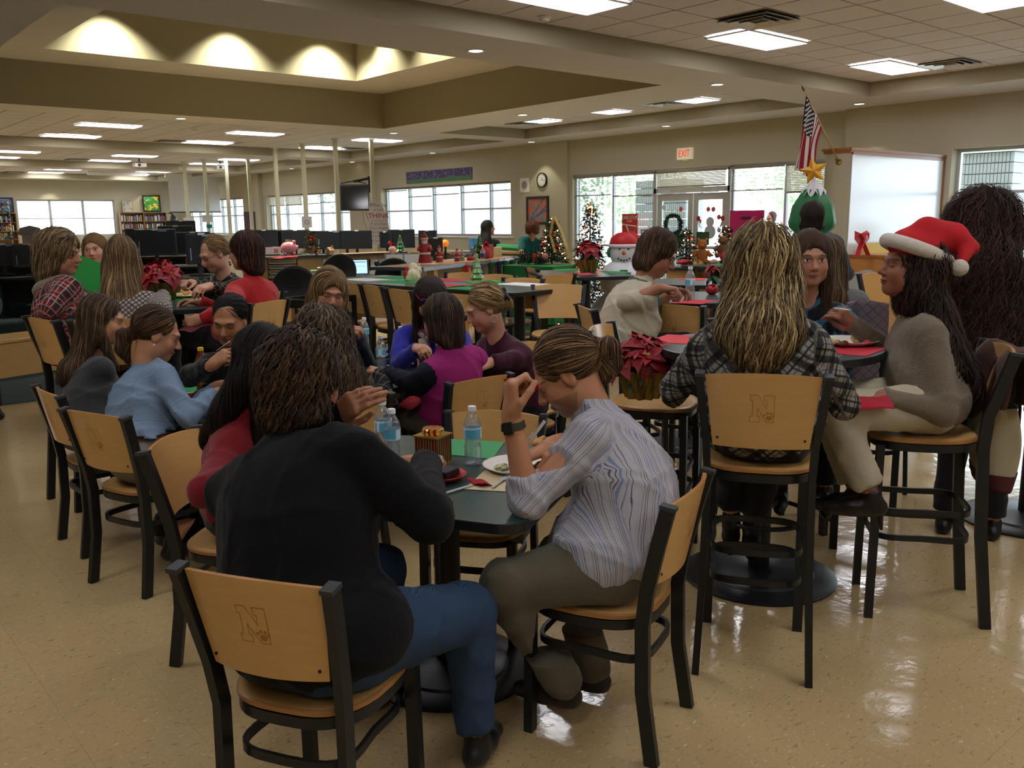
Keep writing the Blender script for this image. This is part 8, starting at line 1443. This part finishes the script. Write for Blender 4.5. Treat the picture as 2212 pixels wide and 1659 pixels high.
for sy in (-1, 1): obj('strap', MB().tube([(-.05, sy*.07, -.14), (-.05, sy*.065, .15), (-.045, sy*.03, .32), (-.03, 0, .38)], 1, flat=(.028, .005)), mr, t); obj('strap', MB().tube([(.05, sy*.07, -.14), (.05, sy*.065, .15), (.02, sy*.03, .32), (-.03, 0, .38)], 1, flat=(.028, .005)), mr, t)
sb = s_santa; a_ = rad(126); bk_ = np.array([sb[0]-.27*math.cos(a_), sb[1]-.27*math.sin(a_), 0])
def cover(name, lab, cat, c, ang, z1, z0, w, mt, th=.02, seed=1):
    """cloth hung over a seat back: front flap, fold and rear flap"""
    t = thing(name, lab, cat, (c[0], c[1], 0), rad(ang)-pi/2); fn = lambda u, v: Vector(((u-.5)*w*(1+.05*math.sin(v*9+seed)), (-.055 if v < .5 else .045)*min(1, abs(v-.5)*9)+.012*math.sin(u*11+v*5+seed)-.03*(1-(2*u-1)**2), z1-(z1-z0)*abs(v-.5)*2+.01*math.sin(u*8))); o = obj('garment', MB().grid(fn, 24, 26), mt, t, True); solid(o, th); return t
cover('leather_bag', 'brown suede coat slung over the back of the stool below the fur-trimmed hat', 'coat', bk_+(.02, -.02, 0), 126, 1.10, .88, .34, cloth('brown_suede', '4a2f20', .9), .03)
st22 = chair(1, *(s22[:2]+np.array([.30*math.cos(rad(34)), .30*math.sin(rad(34))])), 214, 'bar stool under the young woman in the teal print blouse')
qm = NT('lilac_quilt'); xx, yy, zz = qm.sep(qm.coord()); d1 = line(qm, qm.math('ADD', xx, zz), .05, .003); d2 = line(qm, qm.math('SUBTRACT', xx, zz), .05, .003); hq = qm.math('MAXIMUM', d1, d2); qm.set(qm.mix(hq, lin('6a6068'), lin('544a52')), .9); qm.bump(qm.math('SUBTRACT', 1, hq), .6, .01)
pq = PD(1868, 760, 4.35); t = thing('quilted_jacket', 'lilac grey quilted jacket hung on the stool of the young woman in teal', 'jacket', (pq[0], pq[1], 0), vyaw(pq)); zq = PD(1868, 655, 4.35)[2]; o = obj('garment', MB().grid(lambda u, v: Vector(((u-.5)*(.17+.12*v), .03*math.sin(u*7+v*4)-.02*v, zq-.62*v+.02*math.cos((u-.5)*3))), 22, 30), qm.m, t, True); solid(o, .03)
mat_rect('yellow paper on the high table beside the tall curly haired woman', 'd8c25a', 2208, 687, 1.0705, 30)
p = PD(2203, 470, 9.0); t = thing('pink_notice', 'pink-bordered notice at the far right window', 'notice', onX(2205, 505, 14.72), -pi/2); obj('sheet', MB().box((0, 0, 0), (.26, .004, .34)), mat('pink_border', 'd06080', .8), t); obj('inner_sheet', MB().box((0, -.004, 0), (.21, .003, .28)), mat('notice_white', 'dcd4d6', .8), t); 
for k in range(5): obj('print_line', MB().box((0, -.007, .09-.045*k), (.14, .001, .012)), ink, t)
# ---------------------------------------------------------------- accessories worn by people
def lp(c, x, y, z): return Vector(tuple(c['L'](x, y, z)-c['loc']))
def glasses(c, col, z=.004, y=.092, up_=0, w=.031, th=.0016, nm='glasses', dark=False):
    m = MB(); g_ = MB()
    for q_ in (-1, 1):
        P = [lp(c, q_*w+.021*math.cos(a), y+.002-.012*abs(q_*w+.021*math.cos(a))/.05, z+up_+.015*math.sin(a)) for a in [i*pi/9 for i in range(18)]]; m.tube(P, th, 5, closed=True); m.tube([lp(c, q_*(w+.021), y-.006, z+up_+.004), lp(c, q_*.078, .03, z+up_+.004), lp(c, q_*.080, -.015, z+up_*.6)], th, 5)
        o_ = len(g_.v); g_.v += [tuple(p) for p in P]; g_.f.append(tuple(range(o_, o_+18))); g_.m.append(0)
    m.tube([lp(c, -.011, y+.001, z+up_+.003), lp(c, 0, y+.004, z+up_+.006), lp(c, .011, y+.001, z+up_+.003)], th, 5); o = obj(nm, m, mat('frame_'+col, col, .3), c['t'], kind='stuff'); obj('lens', g_, m_dark if dark else m_glass, o)
glasses(P21, '1c1614', nm='glasses'); glasses(P11, '4a4038'); glasses(P19, 'b01c24', z=.07, y=.075, nm='red_glasses'); glasses(P14, '101114', z=.085, y=.055, nm='sunglasses', th=.003, dark=True); glasses(P25, '101114', z=.085, y=.055, nm='sunglasses', th=.003, dark=True)
# watch and ring
e_, w_ = P2['arms'][-1]; d = nrm(w_-e_); c = w_-d*.028-P2['loc']; sd = nrm(np.cross(d, _f)); up2 = np.cross(sd, d); steel = mat('watch_steel', '5c5a52', .25, .8, .6)
t_ = P2['t']; obj('watch_band', MB().tube([Vector(tuple(c+sd*.034*math.cos(a)+up2*.031*math.sin(a))) for a in [i*pi/10 for i in range(20)]], 1, closed=True, flat=(.006, .022)), steel, t_); q_ = Matrix((tuple(sd), tuple(d), tuple(up2))).transposed(); dirc = -nrm(_f+_r*.5); dirc = nrm(dirc-d*np.dot(dirc, d)); s3 = np.cross(d, dirc); R3 = Matrix((tuple(s3), tuple(d), tuple(dirc))).transposed()
w0_ = obj('watch_case', MB().box(tuple(c+dirc*.037), (.030, .036, .010), R=R3), steel, t_); obj('watch_dial', MB().box(tuple(c+dirc*.0425), (.022, .028, .002), R=R3), mat('dial_dark', '2a2a26', .3), w0_)
# hair ties, clip, earrings
for c, y, z in ((P2, -.112, .0), (P7, -.095, -.033)): obj('hair_tie', MB().tube([lp(c, .022*math.cos(a), y, z+.022*math.sin(a)) for a in [i*pi/8 for i in range(16)]], .006, 6, closed=True), m_black, c['t'], True)
obj('hair_clip', MB().ball(lp(P20, -.03, -.115, .02), (.03, .03, .035), 8, 6).ball(lp(P20, -.03, -.13, .045), (.012, .02, .02), 6, 5).ball(lp(P20, -.03, -.13, -.005), (.012, .02, .02), 6, 5), m_black, P20['t'], True)
obj('hoop_earring', MB().tube([lp(P20, -.086, -.004+.016*math.cos(a), -.056+.018*math.sin(a)) for a in [i*pi/10 for i in range(20)]], .0035, 6, closed=True), mat('pearl_hoop', 'b8a890', .3), P20['t'], True); obj('earring', MB().ball(lp(P7, .083, -.002, -.042), .006, 8, 6), mat('pearl_stud', 'd8d4c8', .3), P7['t'], True)
# fur-trimmed red hat
c = P4; Hh = Field(); R = np.array([c['hr'], c['hf'], c['hu']]); L = c['L']; Hh.ell(L(0, -.022, .084), (.098, .118, .074), R, .03); Hh.cap(L(0, -.05, .135), L(-.01, -.15, .135), .070, .058, k=.03); Hh.cap(L(-.01, -.16, .125), L(-.03, -.225, .098), .048, .026, k=.03); Hh.cap(L(-.03, -.20, .10), L(-.085, -.165, .045), .036, .02, k=.02); Hh.ell(L(0, .0, .0), (.12, .20, .055), R, .01, True)
V, Fc = Hh.mesh(.007, wob(8, 45, .004)); hat = obj('hat', npmesh('hat', V-c['loc'], Fc, mat('hat_red_plush', 'b3141c', .85, bump=.3, bs=200)), None, c['t'])
def ringp(a): x, y = .098*math.cos(a), .118*math.sin(a); return lp(c, x, y-.022, .066+.28*(y)-.0)
furm = mat('white_fur', 'cfc8ba', .95, var=.1, vs=60, bump=.9, bs=260); obj('fur_trim', MB().tube([ringp(2*pi*i/40) for i in range(40)], .029, 12, closed=True), furm, hat, True); obj('pompom', MB().ball(lp(c, -.100, -.150, .018), .034, 20, 14), furm, hat, True)
# scarves
def scarf(c, mt, r=.03, tails=True, nm='scarf'):
    nb, cf, cr, cu, loc = c['nb'], c['cf'], c['cr'], c['cu'], c['loc']; P = [Vector(tuple(nb+cu*(.015)+cr*.085*math.cos(a)+cf*(.02+.085*math.sin(a))-cu*.03*max(0, math.sin(a))-loc)) for a in [2*pi*i/24 for i in range(24)]]; m = MB().tube(P, r, 10, closed=True)
    if tails:
        for q_ in (-1, 1): m.tube([Vector(tuple(nb+cf*.11+cr*q_*.05-cu*.02-loc)), Vector(tuple(nb+cf*.15+cr*q_*.05-cu*.16-loc)), Vector(tuple(nb+cf*.155+cr*q_*.05-cu*.30-loc))], 1, flat=(.075, .02))
    obj(nm, m, mt, c['t'], True, kind='stuff')
scarf(P21, fabric('dark_green_scarf', '1c2420', [('x', .02, .003, 0, '5a6658', .8)]), .024); scarf(P14, cloth('knit_scarf', '7a7264', .95, .9, 90), .036); scarf(P19, art_mat('floral_scarf', 'a8a098', (('5a1430', 14, .5), ('2a5a48', 18, .6)), 3), .028)
